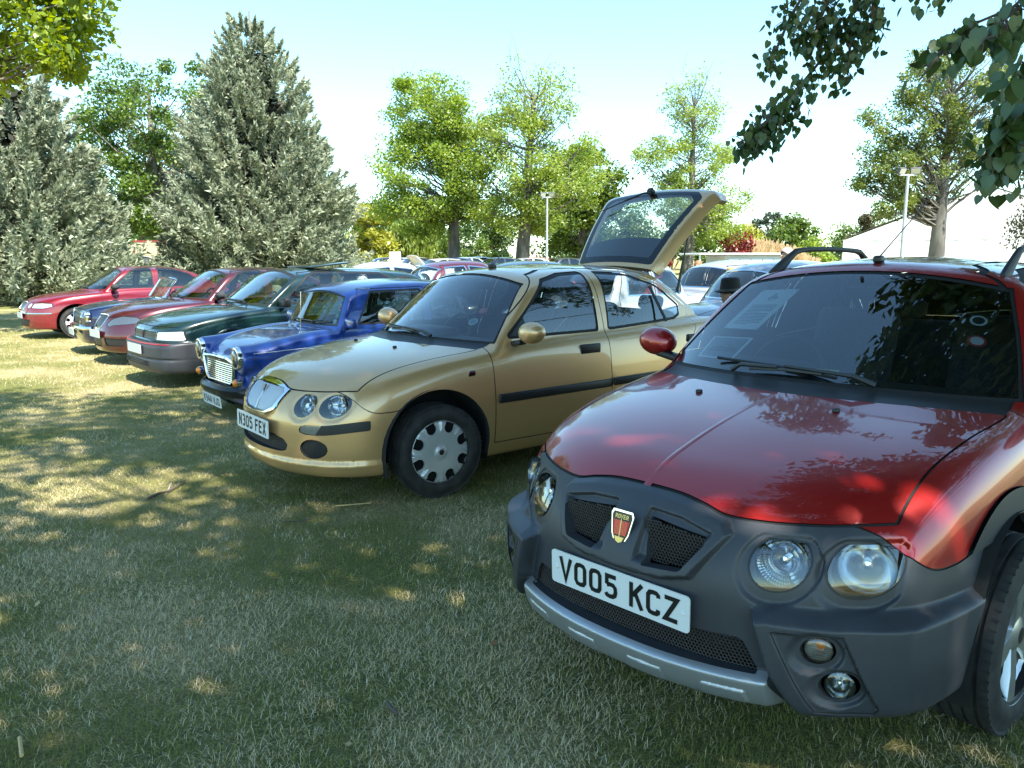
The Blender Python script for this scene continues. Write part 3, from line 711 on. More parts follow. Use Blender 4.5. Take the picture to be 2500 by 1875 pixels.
# ------------------------------------------------------------------ red crossover, nearest
def build_hero():
    root, F, bump, hood, tail, PT, CL, lift = hatch25(True)
    place_on(root, .890, 2.768, 224.6, -.003)
    tag(root, 'metallic red hatchback with grey plastic bumper and cladding, nearest of the parked cars', 'car', 'cars in the front row on the lawn')
    M = bump; ab = lambda P: np.abs(P[:,1]); fr = lambda P: np.maximum(0, .05-P[:,0])
    lampI, lampO = (.44,.642,.070), (.617,.640,.074)
    GR = [(.066,.703),(.250,.682),(.260,.670),(.212,.592),(.20,.588),(.092,.580)]
    LG = [(0,.428),(.37,.430),(.385,.42),(.425,.335),(0,.335)]
    def take(fun):
        nonlocal M
        a, g, M = carve(M, fun, 0); return a
    lens = []
    for (cy, cz, r) in (lampI, lampO):
        # round opening with a flattened top
        h = take(lambda P, N: np.maximum.reduce([np.hypot((ab(P)-cy)*1.04, P[:,2]-cz)-r, P[:,2]-cz-r*.80, .2-P[:,0]]))
        wall('lamp_surround', h, mat('lamp_black', (.015,.016,.018), .4), root, .03, d=(-.9,0,0)); lens.append(h)
        sl = take(lambda P, N: np.maximum.reduce([np.hypot((ab(P)-cy)*1.04, P[:,2]-cz)-r-.006, P[:,2]-cz-r*.80-.005, .2-P[:,0]]))
        for q in sides(sl): put('lamp_seal', q, mat('lamp_black'), root, -.0015)
    gr = take(lambda P, N: np.maximum(sdpoly(ab(P), P[:,2], GR), .2-P[:,0])); wall('grille_reveal', gr, CL, root, .05, d=(-1,0,-.1))
    lg = take(lambda P, N: np.maximum(sdpoly(P[:,1], P[:,2], mirror_poly(LG)), .2-P[:,0])); wall('intake_reveal', lg, CL, root, .05, d=(-1,0,0))
    lipf = lambda P: np.maximum.reduce([ab(P)-.475+.25*(P[:,2]-.25), .243-P[:,2], P[:,2]-.342, .2-P[:,0]])
    lip = take(lambda P, N: lipf(P)); put('skid_plate', lip, mat('skid_silver', (.46,.47,.49), .42, .75), root, .004); wall('skid_plate_edge', lip, mat('skid_silver'), root, .012)
    sm = []
    for (cy, cz, r) in ((.567,.441,.037), (.612,.341,.041)):
        h = take(lambda P, N: np.maximum(np.hypot(ab(P)-cy, P[:,2]-cz)-r, .2-P[:,0])); wall('lamp_surround', h, BLACK, root, .02, d=(-1,0,0)); sm.append(h)
    bo = put('front_bumper', M, CL, root)
    # lamps sit in their openings; lens = the skin itself, slightly proud
    for s in (1, -1):
        for n_, ((cy, cz, r), h) in enumerate(zip((lampI, lampO), lens)):
            e = empty('headlight', (0,0,0), 0, root)
            q = split(h, -s*h[0][:,1])[0]; put('lens', q, LENS, e, .004)
            x = frontx(F, s*cy, cz); ang = (.30 if n_ == 0 else .62)*s
            Mm = Mat((x-.018, s*cy, cz), rz=ang*.55, ry=-.08)
            Y2X = Matrix(((0,1,0,0),(1,0,0,0),(0,0,1,0),(0,0,0,1))); M2 = Mm @ Y2X
            rf = MB().lathe([(.001,-.07)]+[(r*1.02*math.sin(t), -.07*math.cos(t)) for t in np.linspace(.12, PI/2, 10)], 40, M2).build('reflector', REFL, e)
            b = MB()
            b.lathe([(.0001,-.012),(r*.17,-.014),(r*.20,-.03),(r*.15,-.066)], 18, M2)
            b.build('bulb_shield', CHROME, rf)
            b = MB()
            if n_ == 1:
                for k in range(-13, 14):
                    y = k*r*.07; hw = math.sqrt(max(0, (r*.92)**2-y*y)); b.box((y-.0009, -.012, -hw), (y+.0009, -.008, hw*.72), 0, M2)
            else:
                for k in range(22): b.box((-.0012,-.035,r*.55), (.0012,-.020,r*.96), 0, M2 @ Matrix.Rotation(PI*.9+k*.11, 4, 'Y'))
                b.lathe([(r*.56,-.034),(r*.62,-.016),(r*.66,-.036)], 36, M2)
            b.build('lens_flute', REFL if n_ == 0 else LENS, rf)
        for (nm, (cy, cz, r)), h in zip((('indicator', (.567,.441,.037)), ('fog_lamp', (.612,.341,.041))), sm):
            x = frontx(F, s*cy, cz)
            e = lamp(root, Mat((x-.006, s*cy, cz), rz=s*.42), r*.98, .04, nm, bulb=(nm == 'fog_lamp'), lens_bulge=.010, ribs=(nm == 'indicator'), reflm=mat('indicator_grey', (.52,.50,.46), .35, .3) if nm == 'indicator' else None)
            if nm == 'indicator': MB().lathe([(.0005,-.006),(.012,-.010),(.014,-.03)], 12, Mat((x-.008, s*cy+.004, cz+.010), rz=s*.42) @ Matrix(((0,1,0,0),(1,0,0,0),(0,0,1,0),(0,0,0,1)))).build('bulb', AMBER, e)
    for s in (1, -1):
        seam = []
        for (y0, z0), (y1, z1) in zip(FOGP, FOGP[1:]+FOGP[:1]):
            for t in np.linspace(0, 1, 9)[:-1]: y, z = y0+(y1-y0)*t, z0+(z1-z0)*t; seam.append((frontx(F, s*y, z)+.0006, s*y, z))
        MB().tube(seam+[seam[0]], .0022, 5).build('panel_seam', GAPM, bo)
    # grilles
    gx = curve([(-.3,.735),(-.15,.752),(0,.757),(.15,.752),(.3,.735)]); WM = mat('mesh_wire', (.05,.042,.038), .5)
    hexmesh(root, F, lambda y, z: sdpoly(np.abs(y), z, GR), -.27, .27, .575, .71, lambda y, z: gx(y), m=WM)
    lx = curve([(-.45,.69),(-.3,.735),(-.15,.755),(0,.762),(.15,.755),(.3,.735),(.45,.69)])
    hexmesh(root, F, lambda y, z: sdpoly(y, z, mirror_poly(LG)), -.44, .44, .325, .44, lambda y, z: lx(y), m=WM)
    MB().box((.60,-.30,.56), (.64,.30,.71)).box((.58,-.44,.30), (.62,.44,.46)).build('radiator', WELL, root)
    # emblem on the centre bar
    x = frontx(F, 0, .664)
    sh = [(.034,.050),(.040,.038),(.030,-.020),(.016,-.048),(.0,-.052)]; EK = 1.04; sh = sh+[(-a, b) for a, b in reversed(sh) if a]
    Mx = Mat((x+.006, 0, .664), ry=-.22, s=EK) @ Matrix(((0,0,1,0),(1,0,0,0),(0,1,0,0),(0,0,0,1)))
    em = MB().prism(sh, 0, .006, Mx).build('emblem', CHROME, root, sharp=30)
    sc = lambda k, dz=0: [(a*k, b*k+dz) for a, b in sh]
    MB().prism(sc(.88), 0, .0072, Mx).build('emblem_field', mat('emblem_black', (.01,.01,.011), .25), em)
    MB().prism([(.0285,.020),(.0285,.018),(.021,-.022),(-.021,-.022),(-.0285,.018),(-.0285,.020)], 0, .0080, Mx).build('emblem_sail', mat('emblem_red', (.75,.02,.03), .3), em)
    b = MB()
    for k in range(-4, 5): b.box((k*.0048-.0002, -.0215, .0079), (k*.0048+.0002, .0195, .0083), 0, Mx)
    b.prism([(-.0014,-.026),(.0014,-.026),(.0014,.024),(-.0014,.024)], .0079, .0090, Mx)
    b.prism([(-.017,-.027),(.017,-.027),(.011,-.040),(0,-.045),(-.011,-.040)], 0, .0088, Mx)
    b.build('emblem_ship', mat('emblem_gold', (.72,.55,.22), .3, .8), em)
    V, Fc = glyphs('ROVER', .0125, 12); MB().add([(u, v+.0315, .0078) for u, v in V], Fc, Mx).build('emblem_lettering', mat('emblem_gold'), em, smooth=False)
    # number plate
    number_plate('VO05 KCZ', root, Mat((.806, 0, .478), ry=.033))
    # closed tailgate, bonnet bead, roof bars
    put('tailgate', tail, PT, root)
    V, Fb = [], []; xs = np.linspace(.665, -.15, 26)
    for i, xx in enumerate(xs):
        p = hit(F, (xx, 0, 1.6), (0,0,-1)); r = .0032*min(1, i/3+.1)
        for k in range(7): u = (k-3)/3; V.append((xx, u*.013, p.z-.001+r*math.cos(u*PI/2)))
    for i in range(25):
        for k in range(6): Fb.append((i*7+k, i*7+k+1, i*7+8+k, i*7+7+k))
    mk('bonnet_bead', V, Fb, PT, root)
    for s in (1, -1):
        pts, rr = [], []
        for t in np.linspace(0, 1, 22):
            xx = -1.05-1.30*t; q = hit(F, (xx, s*(.50-.02*t), 2.2), (0,0,-1)); up = .088*min(1, math.sin(PI*min(max(t,.001),.999))*1.75)
            pts.append((xx, q.y+s*.0, q.z+up-.004))
        # flat-sided bar: a tall, thin section, thicker at its feet
        V, Fb = [], []
        for i, p in enumerate(pts):
            t = i/21; foot = max(0, 1-min(t, 1-t)/.22); hh = .015+.028*foot; ww = .014+.006*foot
            for k in range(10): a = 2*PI*k/10; V.append((p[0], p[1]+ww*math.cos(a), p[2]+hh*math.sin(a)*(1 if math.sin(a) > 0 else .8+foot*.6)-foot*.028))
        for i in range(21):
            for k in range(10): Fb.append((i*10+k, i*10+(k+1)%10, (i+1)*10+(k+1)%10, (i+1)*10+k))
        mk('roof_rail', V, Fb+[tuple(range(10)), tuple(range(210,220))], mat('rail_black', (.014,.014,.015), .6), root)
    # stickers in the screen, far right, and the ones in the rear window
    sticker(root, F, .50, 1.235, .030, (.75,.78,.76), (.03,.03,.03)); sticker(root, F, .525, 1.165, .032, (.55,.05,.05), (.7,.72,.7))
    sticker(root, F, .36, 1.36, .04, (.1,.35,.5), (.6,.55,.1), d=(1,0,0), o=(-4.2, .36, 1.30))
    return root, F
hero, F_hero = build_hero()

# ------------------------------------------------------------------ gold hatchback, tailgate up
def build_gold():
    root, F, bump, hood, tail, PT, CL, lift = hatch25(False)
    place_on(root, -.992, 5.22, 219, .004)
    tag(root, 'metallic gold hatchback with its tailgate raised, beside the blue car', 'car', 'cars in the front row on the lawn')
    M = bump; ab = lambda P: np.abs(P[:,1])
    def take(fun, gap=0):
        nonlocal M
        a, g, M = carve(M, fun, gap); return a
    lampI, lampO = (.435,.610,.068), (.593,.615,.070); lens = []
    for (cy, cz, r) in (lampI, lampO):
        h = take(lambda P, N: np.maximum.reduce([np.hypot((ab(P)-cy)*1.02, P[:,2]-cz)-r, P[:,2]-cz-r*.86, .2-P[:,0]]))
        wall('lamp_surround', h, BLACK, root, .03, d=(-.9,0,0)); lens.append(h)
    GO = [(0,.722),(.13,.721),(.235,.712),(.285,.685),(.245,.575),(.16,.530),(0,.524)]; GI = [(0,.700),(.12,.698),(.230,.688),(.258,.668),(.222,.582),(.15,.547),(0,.541)]
    ring = take(lambda P, N: np.maximum(sdpoly(P[:,1], P[:,2], mirror_poly(GO)), .3-P[:,0]))
    inn, _, ring = carve(ring, lambda P, N: sdpoly(P[:,1], P[:,2], mirror_poly(GI)), 0)
    g = put('grille', inn, mat('grille_recess', (.10,.11,.12), .4, .5), root, -.016)
    c = put('chrome_surround', ring, CHROME, root, .010); wall('chrome_edge', ring, CHROME, c, .03)
    b = MB()
    for k in range(-17, 18):
        y = k*.0132
        if abs(k) < 1: continue
        zz = [z for z in np.linspace(.55,.69,60) if sdpoly(np.array([y]), np.array([z]), mirror_poly(GI))[0] < -.004]
        if len(zz) < 2: continue
        p0 = frontx(F, y, zz[0])-.012; p1 = frontx(F, y, zz[-1])-.012; pm = frontx(F, y, (zz[0]+zz[-1])/2)-.010
        b.tube([(p0, y, zz[0]), (pm, y, (zz[0]+zz[-1])/2), (p1, y, zz[-1])], .0042, 6)
    b.build('grille_bar', mat('grille_silver', (.50,.52,.56), .35, .6), g)['kind'] = 'stuff'
    b = MB(); b.tube([(frontx(F,0,z)-.006, 0, z) for z in (.55,.60,.65,.69)], .010, 8).build('grille_spine', mat('grille_silver'), g)
    x = frontx(F, 0, .662)
    MB().prism([(.016,.026),(.018,.018),(.006,-.028),(-.006,-.028),(-.018,.018),(-.016,.026)], 0, .008, Mat((x-.004,0,.668), ry=-.35) @ Matrix(((0,0,1,0),(1,0,0,0),(0,1,0,0),(0,0,0,1)))).build('emblem', mat('badge_maroon', (.05,.012,.015), .25), g)
    slot = take(lambda P, N: np.maximum.reduce([np.abs(P[:,2]-.476-.03*sstep(.55, .78, ab(P)))-.029+.010*sstep(.49,.445,ab(P)), .444-ab(P), .385-P[:,0]]))
    ind, _, blk = carve(slot, lambda P, N: ab(P)-.555-.5*(P[:,2]-.476), 0)
    
    for q in sides(blk): sb = put('bumper_strip', q, BLACK, root, .006); wall('strip_edge', q, BLACK, sb, .02)
    for s, q in zip((1,-1), sides(ind)):
        e = empty('indicator', (0,0,0), 0, root); put('lens', q, LENS, e, .002); put('backing', q, mat('indicator_grey', (.52,.50,.46), .35, .3), e, -.012)
        b = MB()
        for k in range(10):
            y = s*(.452+k*.0105); b.tube([(frontx(F,y,.452)-.003, y, .452), (frontx(F,y,.50)-.003, y, .50)], .0022, 4)
        b.build('lens_rib', mat('indicator_grey'), e)
    bl = take(lambda P, N: np.maximum(np.hypot((ab(P)-.522)/.072, (P[:,2]-.362)/.056)*.06-.06, .2-P[:,0]), .002)
    
    for q in sides(bl): put('fog_lamp_blank', q, BLACK, root, -.008); wall('blank_edge', q, PT, root, .012)
    MO = mirror_poly([(0,.432),(.24,.427),(.33,.405),(.362,.37),(.345,.335),(.3,.325),(.1,.322),(0,.322)])
    mo = take(lambda P, N: np.maximum(sdpoly(P[:,1], P[:,2], MO), .2-P[:,0])); wall('intake_reveal', mo, PT, root, .04, d=(-1,0,0))
    hexmesh(root, F, lambda y, z: sdpoly(y, z, MO), -.37, .37, .32, .44, curve2, r=.0065, m=mat('mesh_wire', (.05,.042,.038), .5))
    MB().box((.60,-.36,.30), (.64,.36,.45)).build('radiator', WELL, root)
    put('front_bumper', M, PT, root)
    for s in (1, -1):
        for n_, ((cy, cz, r), h) in enumerate(zip((lampI, lampO), lens)):
            e = empty('headlight', (0,0,0), 0, root); q = split(h, -s*h[0][:,1])[0]; put('lens', q, LENS, e, .003)
            x = frontx(F, s*cy, cz); Mm = Mat((x-.016, s*cy, cz), rz=(.16 if n_ == 0 else .34)*s, ry=-.1) @ Matrix(((0,1,0,0),(1,0,0,0),(0,0,1,0),(0,0,0,1)))
            V, Fc = [], []; na = 36
            rf = MB().lathe([(.001,-.06)]+[(r*1.02*math.sin(t), -.06*math.cos(t)) for t in np.linspace(.12, PI/2, 10)], 40, Mm).build('reflector', REFL, e)
            b = MB().lathe([(.0001,-.016),(r*.16,-.018),(r*.2,-.03),(r*.16,-.056)], 14, Mm)
            for k in range(9 if n_ == 0 else 3): b.box((-.0035,-.05,r*.22), (.0035,-.012-.02*(n_ == 0),r*.95), 0, Mm @ Matrix.Rotation(2*PI*k/(9 if n_ == 0 else 3)+.5, 4, 'Y'))
            b.build('bulb_shield', REFL, rf)
    number_plate('N305 FEX', root, Mat((.812, 0, .452), ry=-.02))
    for s in (1,-1):
        p = hit(F, (-.30, s*2, .755), (0,-s,0)); MB().box((-.028,-.004,-.018), (.028,.004,.018), .003, Mat(p, rz=s*.01)).build('side_badge', mat('badge_chrome', (.3,.3,.3), .2, 1), root)
    # tailgate swung up about its hinge in the roof
    tg = empty('tailgate', (-2.36, 0, 1.40), 0, root); ang = math.radians(49)
    R = lambda s_, y, d=0: (-math.cos(ang)*s_-math.sin(ang)*d*-1*-1, y, math.sin(ang)*s_-math.cos(ang)*d*-1*-1+0)
    nrm = np.array((math.sin(ang), 0, math.cos(ang))); dirv = np.array((-math.cos(ang), 0, math.sin(ang)))
    half = curve([(0,.48),(.05,.50),(.3,.555),(.6,.615),(.86,.66),(1.0,.64),(1.2,.62),(1.36,.58)])
    def tp(s_, u, inner=0.0):          # s_ metres from the hinge, u in -1..1 across
        y = u*float(half(np.array(s_))); c = .05*(1-u*u)-.045+.03*math.sin(PI*min(s_,.86)/.86)
        if s_ <= .80: base = dirv*s_
        else:          # below the glass the panel bends away, rearwards then down
            t = min(s_-.80, .6); th = ang-min(t/.18, 1)*.95; k = min(t, .18); tt = np.linspace(0, k, 12); base = dirv*.80
            for q in tt[1:]: a2 = ang-(q/.18)*.95; base = base+np.array((-math.cos(a2), 0, math.sin(a2)))*(k/11)
            if t > .18: a2 = ang-.95; base = base+np.array((-math.cos(a2), 0, math.sin(a2)))*(t-.18)
        e_ = .002
        return base, y, c
    ns, nu = 60, 48; S = np.linspace(0, 1.06, ns); U = np.linspace(-1, 1, nu+1); V = np.zeros((ns, nu+1, 3)); 
    for i, s_ in enumerate(S):
        b0, _, _ = tp(s_, 0); b1, _, _ = tp(s_+.004, 0); d = b1-b0; d /= np.linalg.norm(d); nn = np.array((d[2], 0, -d[0]));  nn = nn if nn @ nrm > -2 else -nn
        for j, u in enumerate(U):
            _, y, c = tp(s_, u); edge = max(0, abs(u)-.86)/.14
            V[i, j] = b0+np.array((0, y, 0))+nn*(c-.07*edge*edge)
    Vf = V.reshape(-1, 3); i, j = np.meshgrid(np.arange(ns-1), np.arange(nu), indexing='ij'); Q = np.stack([i*(nu+1)+j, i*(nu+1)+j+1, (i+1)*(nu+1)+j+1, (i+1)*(nu+1)+j], -1).reshape(-1, 4); Tt = np.vstack([Q[:, [0,1,2]], Q[:, [0,2,3]]])
    fn = np.cross(V[1:, :-1]-V[:-1, :-1], V[:-1, 1:]-V[:-1, :-1]); Nn = np.zeros_like(V); Nn[:-1, :-1] += fn; Nn[1:, :-1] += fn; Nn[:-1, 1:] += fn; Nn[1:, 1:] += fn
    Nn /= np.linalg.norm(Nn, axis=-1)[..., None]+1e-12
    if (Nn[10, 24] @ nrm) < 0: Nn = -Nn
    else: Tt = Tt[:, ::-1]
    Su = np.repeat(S, nu+1); Uu = np.tile(U, ns); yy = Uu*half(Su)
    fg = sdpoly(yy, Su, [(-.40,.07),(.40,.07),(.52,.76),(.46,.82),(-.46,.82),(-.52,.76)], .03)
    gpan, frame = split((Vf, Nn.reshape(-1, 3), Tt), fg)
    put('tailgate_panel', frame, PT, tg); put('tailgate_inner', frame, mat('tailgate_liner', (.34,.30,.22), .5), tg, -.05)
    wall('tailgate_edge', frame, PT, tg, .05)
    fg2 = sdpoly(gpan[0][:,1], np.linalg.norm(gpan[0]*np.array([1,0,1]), axis=1), [(-.36,.12),(.36,.12),(.47,.72),(.42,.77),(-.42,.77),(-.47,.72)], .02)
    pane, band = split(gpan, fg2)
    put('rear_window', pane, WINT, tg, .003); put('window_border', band, mat('frit_black', (.008,.008,.009), .12), tg, .003)
    # parcel shelf hanging behind the lower half of the raised glass
    V = []; 
    for k in range(21): u = -1+k/10; V.append(tuple(dirv*(.06)-nrm*.06+np.array((0, u*.42, 0))))
    for k in range(21): u = 1-k/10; V.append(tuple(dirv*(.30+.09*math.sqrt(max(0, 1-u*u)))-nrm*.075+np.array((0, u*.48, 0))))
    V2 = [tuple(np.array(v)-nrm*.012) for v in V]; n = len(V)
    mk('parcel_shelf', V+V2, [tuple(range(n)), tuple(reversed(range(n, 2*n)))]+[(a, (a+1)%n, n+(a+1)%n, n+a) for a in range(n)], mat('shelf_felt', (.012,.012,.013), .8), tg)
    wp = [dirv*.80+nrm*.05+np.array((0,.02,0)), dirv*.77+nrm*.055+np.array((0,-.10,0)), dirv*.62+nrm*.045+np.array((0,-.46,0))]
    wiper(tg, [tuple(p) for p in wp], .012)
    MB().box((-.03,-.03,-.01), (.03,.03,.035), .012, Mat(tuple(dirv*.81+nrm*.045), ry=-.7)).build('wiper_boss', BLACK, tg)
    for s in (1,-1):
        a = Vector((-2.62, s*.53, 1.19)); b = Vector((-2.36,0,1.40))+Vector(tuple(dirv*.52-nrm*.05+np.array((0, s*.55, 0))))
        st = MB().tube([a, a.lerp(b, .5)], .011, 8); st.tube([a.lerp(b, .5), b], .006, 8).build('gas_strut', BLACK, root)
    sticker(root, F, .47, 1.055, .034, (.6,.68,.66), (.25,.4,.42)); sticker(root, F, .46, 1.125, .034, (.6,.03,.04), (.7,.2,.2))
    return root, F
curve2_ = curve([(-.45,.69),(-.3,.735),(-.15,.755),(0,.762),(.15,.755),(.3,.735),(.45,.69)])
curve2 = lambda y, z: curve2_(y)
gold, F_gold = build_gold()

# ------------------------------------------------------------------ general car builder for the other makes
def shell(p):
    xf, pf, hc, wd, ins, rr, wc = [curve(p[k]) for k in ('xf','pf','hc','wd','ins','rr','wc')]; n0 = p['xf'][0][1]
    wx, wz, ws, b0, b1 = p['ws']; bx, bz, bs, bb = p['back']; D = p.get('D'); kc = p.get('kc', .12); kt = p.get('kt', .1); kp = p.get('kp', .2); sh = p.get('shift', .75); tx = p['tail']; zb = p['zb']; crown = p.get('crown', .02); rc = p.get('rc', .055); open_top = p.get('open'); taper = p.get('taper', .10)
    E = p.get('extra')
    def F(x, a, z):
        s = xf(a); sl = xf.d(a); ff = (x-s+pf(z))/np.sqrt(1+sl*sl)
        if D is not None: ff = ff-D(x, a, z)
        fs = a-wd(x)+ins(z); xs = x+sh*(n0-s)
        ft = (z-hc(xs)+crown*(a/.7)**2)/np.sqrt(1+hc.d(xs)**2)
        low = smax(smax(fs, ff, kp), ft, kt)
        low = smax(low, tx+.14*np.minimum(a/.78, 1.2)**3-x, p.get('ktail', .14)); low = smax(low, zb-z, .05)
        if E is not None: low = E(low, x, a, z)
        if open_top: return low
        b = b0+(b1-b0)*np.clip((z-wz)/.42, 0, 1)
        fw = (x-(wx-ws*(z-wz)-b*a**2.2))/math.sqrt(1+ws*ws)
        fr = z-rr(x)+rc*(a/.55)**2
        fc = a-wc(z)+taper*sstep(bx+.9, bx-.6, x)
        fb = ((bx-(bz-z)*bs+bb*(a/.6)**2)-x)/math.sqrt(1+bs*bs)
        cab = smax(smax(fr, fc, kc), fw, p.get('kw', .05)); cab = smax(cab, fb, p.get('kb', .08)); cab = np.maximum(cab, wz-.12-z)
        return smin(low, cab, .03)
    return F
def car(name, p, pt, label, pos, group='cars in the front row on the lawn', interior=None, floor=True):
    F = shell(p); h = p.get('h', .02); interior = interior or INTER
    M = mesh_implicit(F, (p['tail']-.15,0,p['zb']-.06), (p['xf'][0][1]+.14,p.get('hw',.98),p['top']+.06), h)
    root = empty(name); place_on(root, *pos); tag(root, label, 'car', group)
    gaps = []
    def take(fun, gap=.003):
        nonlocal M
        a, g, M = carve(M, fun, gap)
        if g is not None: gaps.append(g)
        return a
    ab = lambda P: np.abs(P[:,1]); sv = lambda P, poly, r=0.0, ymin=.3: np.maximum(sdpoly(P[:,0], P[:,2], poly, r), ymin-ab(P))
    WR, AR, WB, TY = p.get('WR',.30), p.get('AR',.37), p['wb'], p.get('track',.72); AZ = WR+.01
    for xc in (0, -WB):
        op = take(lambda P, N: np.maximum(np.hypot(P[:,0]-xc, np.where(P[:,2] > AZ, P[:,2]-AZ, (P[:,2]-AZ)*.35))-AR, .45-ab(P)), 0)
        if len(op[2]): wall('arch_return', op, pt, root, .03, sel=lambda c: np.abs(c[:,1]) > .47)
        well(root, xc, AZ, AR+.01, .47, p.get('welly', .76))
    g = max(.003, h*.18) if p.get('seams', True) else 0
    trim = p.get('trim', GAPM)
    for nm, fun, m, off in p.get('cuts', []):
        q = take(fun, g if off is not None else 0)
        if len(q[2]): put(nm, q, m, root, off or 0)
    if not p.get('open'):
        wx, wz, ws, b0, b1 = p['ws']; y0, y1 = p['wsy']; zt, zb_ = p['wsz'][1], p['wsz'][0]; yw = lambda z: y0+(y1-y0)*(z-zb_)/(zt-zb_)
        gl = [('windscreen', take(lambda P, N: np.maximum.reduce([zb_-P[:,2], ab(P)-yw(P[:,2]), P[:,2]-zt+.05*(P[:,1]/.5)**2, p['wsx']-P[:,0]]), .008), WIND)]
        for poly in p['wins']: gl.append(('side_window', take(lambda P, N: sv(P, poly, .012), .010), p.get('wing', WINT)))
        if 'rwz' in p:
            r0, r1, ry, rx = p['rwz']; gl.append(('rear_window', take(lambda P, N: np.maximum.reduce([r0-P[:,2], ab(P)-ry, P[:,2]-r1, P[:,0]-rx]), .006), WINT))
        for nm, q, m in gl:
            for k in (sides(q) if 'side' in nm else [q]):
                if len(k[2]): put(nm, k, m, root, -.004)
    shut = list(gaps); gaps.clear()
    pan = []
    for nm, fun in p.get('panels', []):
        q = take(fun, g); pan.append(q)
        for k in (sides(q) if 'door' in nm or 'wing' in nm else [q]): put(nm, k, pt, root)
    put('body_shell', M, pt, root)
    if gaps: put('shut_line', join(gaps), GAPM, root, -.005)
    if shut: put('window_seal', join(shut), p.get('seal', GAPM), root, p.get('sealoff', -.003))
    if not p.get('open') and floor:
        MB().box((p['tail']+.3,-.62,.30), (.0,.62,.36)).build('cabin_floor', INTER, root)
        x0 = p['ws'][0]; zb2 = p['ws'][1]
        MB().box((x0-.62,-.60,.55), (x0-.05,.60,zb2-.03), .05).build('dashboard', DASH, root)
        for y in (-.34,.34): seat(root, p.get('seatx', x0-1.15), y, p.get('seatz', .40), interior)
        xr = p.get('rearx', x0-2.0)
        MB().box((xr-.1,-.56,.42), (xr+.35,.56,.58), .05).build('rear_cushion', interior, root)
        MB().box((-.06,-.56,0), (.07,.56,.50), .05, Mat((xr-.06,0,.54), ry=-.3)).build('rear_backrest', interior, root)
        steering_wheel(root, (x0-.68,-.34,zb2-.04))
        MB().box((-.015,-.10,-.03), (.012,.10,.03), .012, Mat((x0-.62,0,p['wsz'][1]-.06))).build('rear_view_mirror', BLACK, root)
    for (x, s) in ((0,1),(0,-1),(-WB,1),(-WB,-1)): wheel(root, (x, s*TY, WR), WR, p.get('rim',.185), .18, s, p.get('steer', 0) if x == 0 else 0, p.get('wstyle','cover'), p.get('wm', mat('trim_silver', (.70,.71,.72), .36, .55)))
    return root, F
def round_mirror(parent, x, y, z, m, s=1, sz=(.07,.10,.065)):
    e = empty('door_mirror', (x, y, z), 0, parent); V, Fc = [], []; th = np.linspace(0, PI, 11)
    for t in th:
        for k in range(16): q = math.sin(t)**.7; V.append((sz[0]*math.cos(t), s*.05+sz[1]*q*math.cos(2*PI*k/16), sz[2]*q*math.sin(2*PI*k/16)))
    for i in range(10):
        for k in range(16): Fc.append((i*16+k, i*16+(k+1)%16, (i+1)*16+(k+1)%16, (i+1)*16+k))
    mk('mirror_shell', V, Fc, m, e); MB().box((-.025,-.06,-.03), (.03,.05,.0), .01, Mat((.01,-s*.04,-.05))).build('mirror_foot', BLACK, e); return e
def screen_wipers(root, F, z, spans, x0=.6):
    for a, b, c in spans:
        pts = []
        for y, dz in (a, b, c): q = hit(F, (x0, y, z+dz), (-1,0,0)); pts.append((q.x+.012, y, q.z+.008))
        wiper(root, pts)

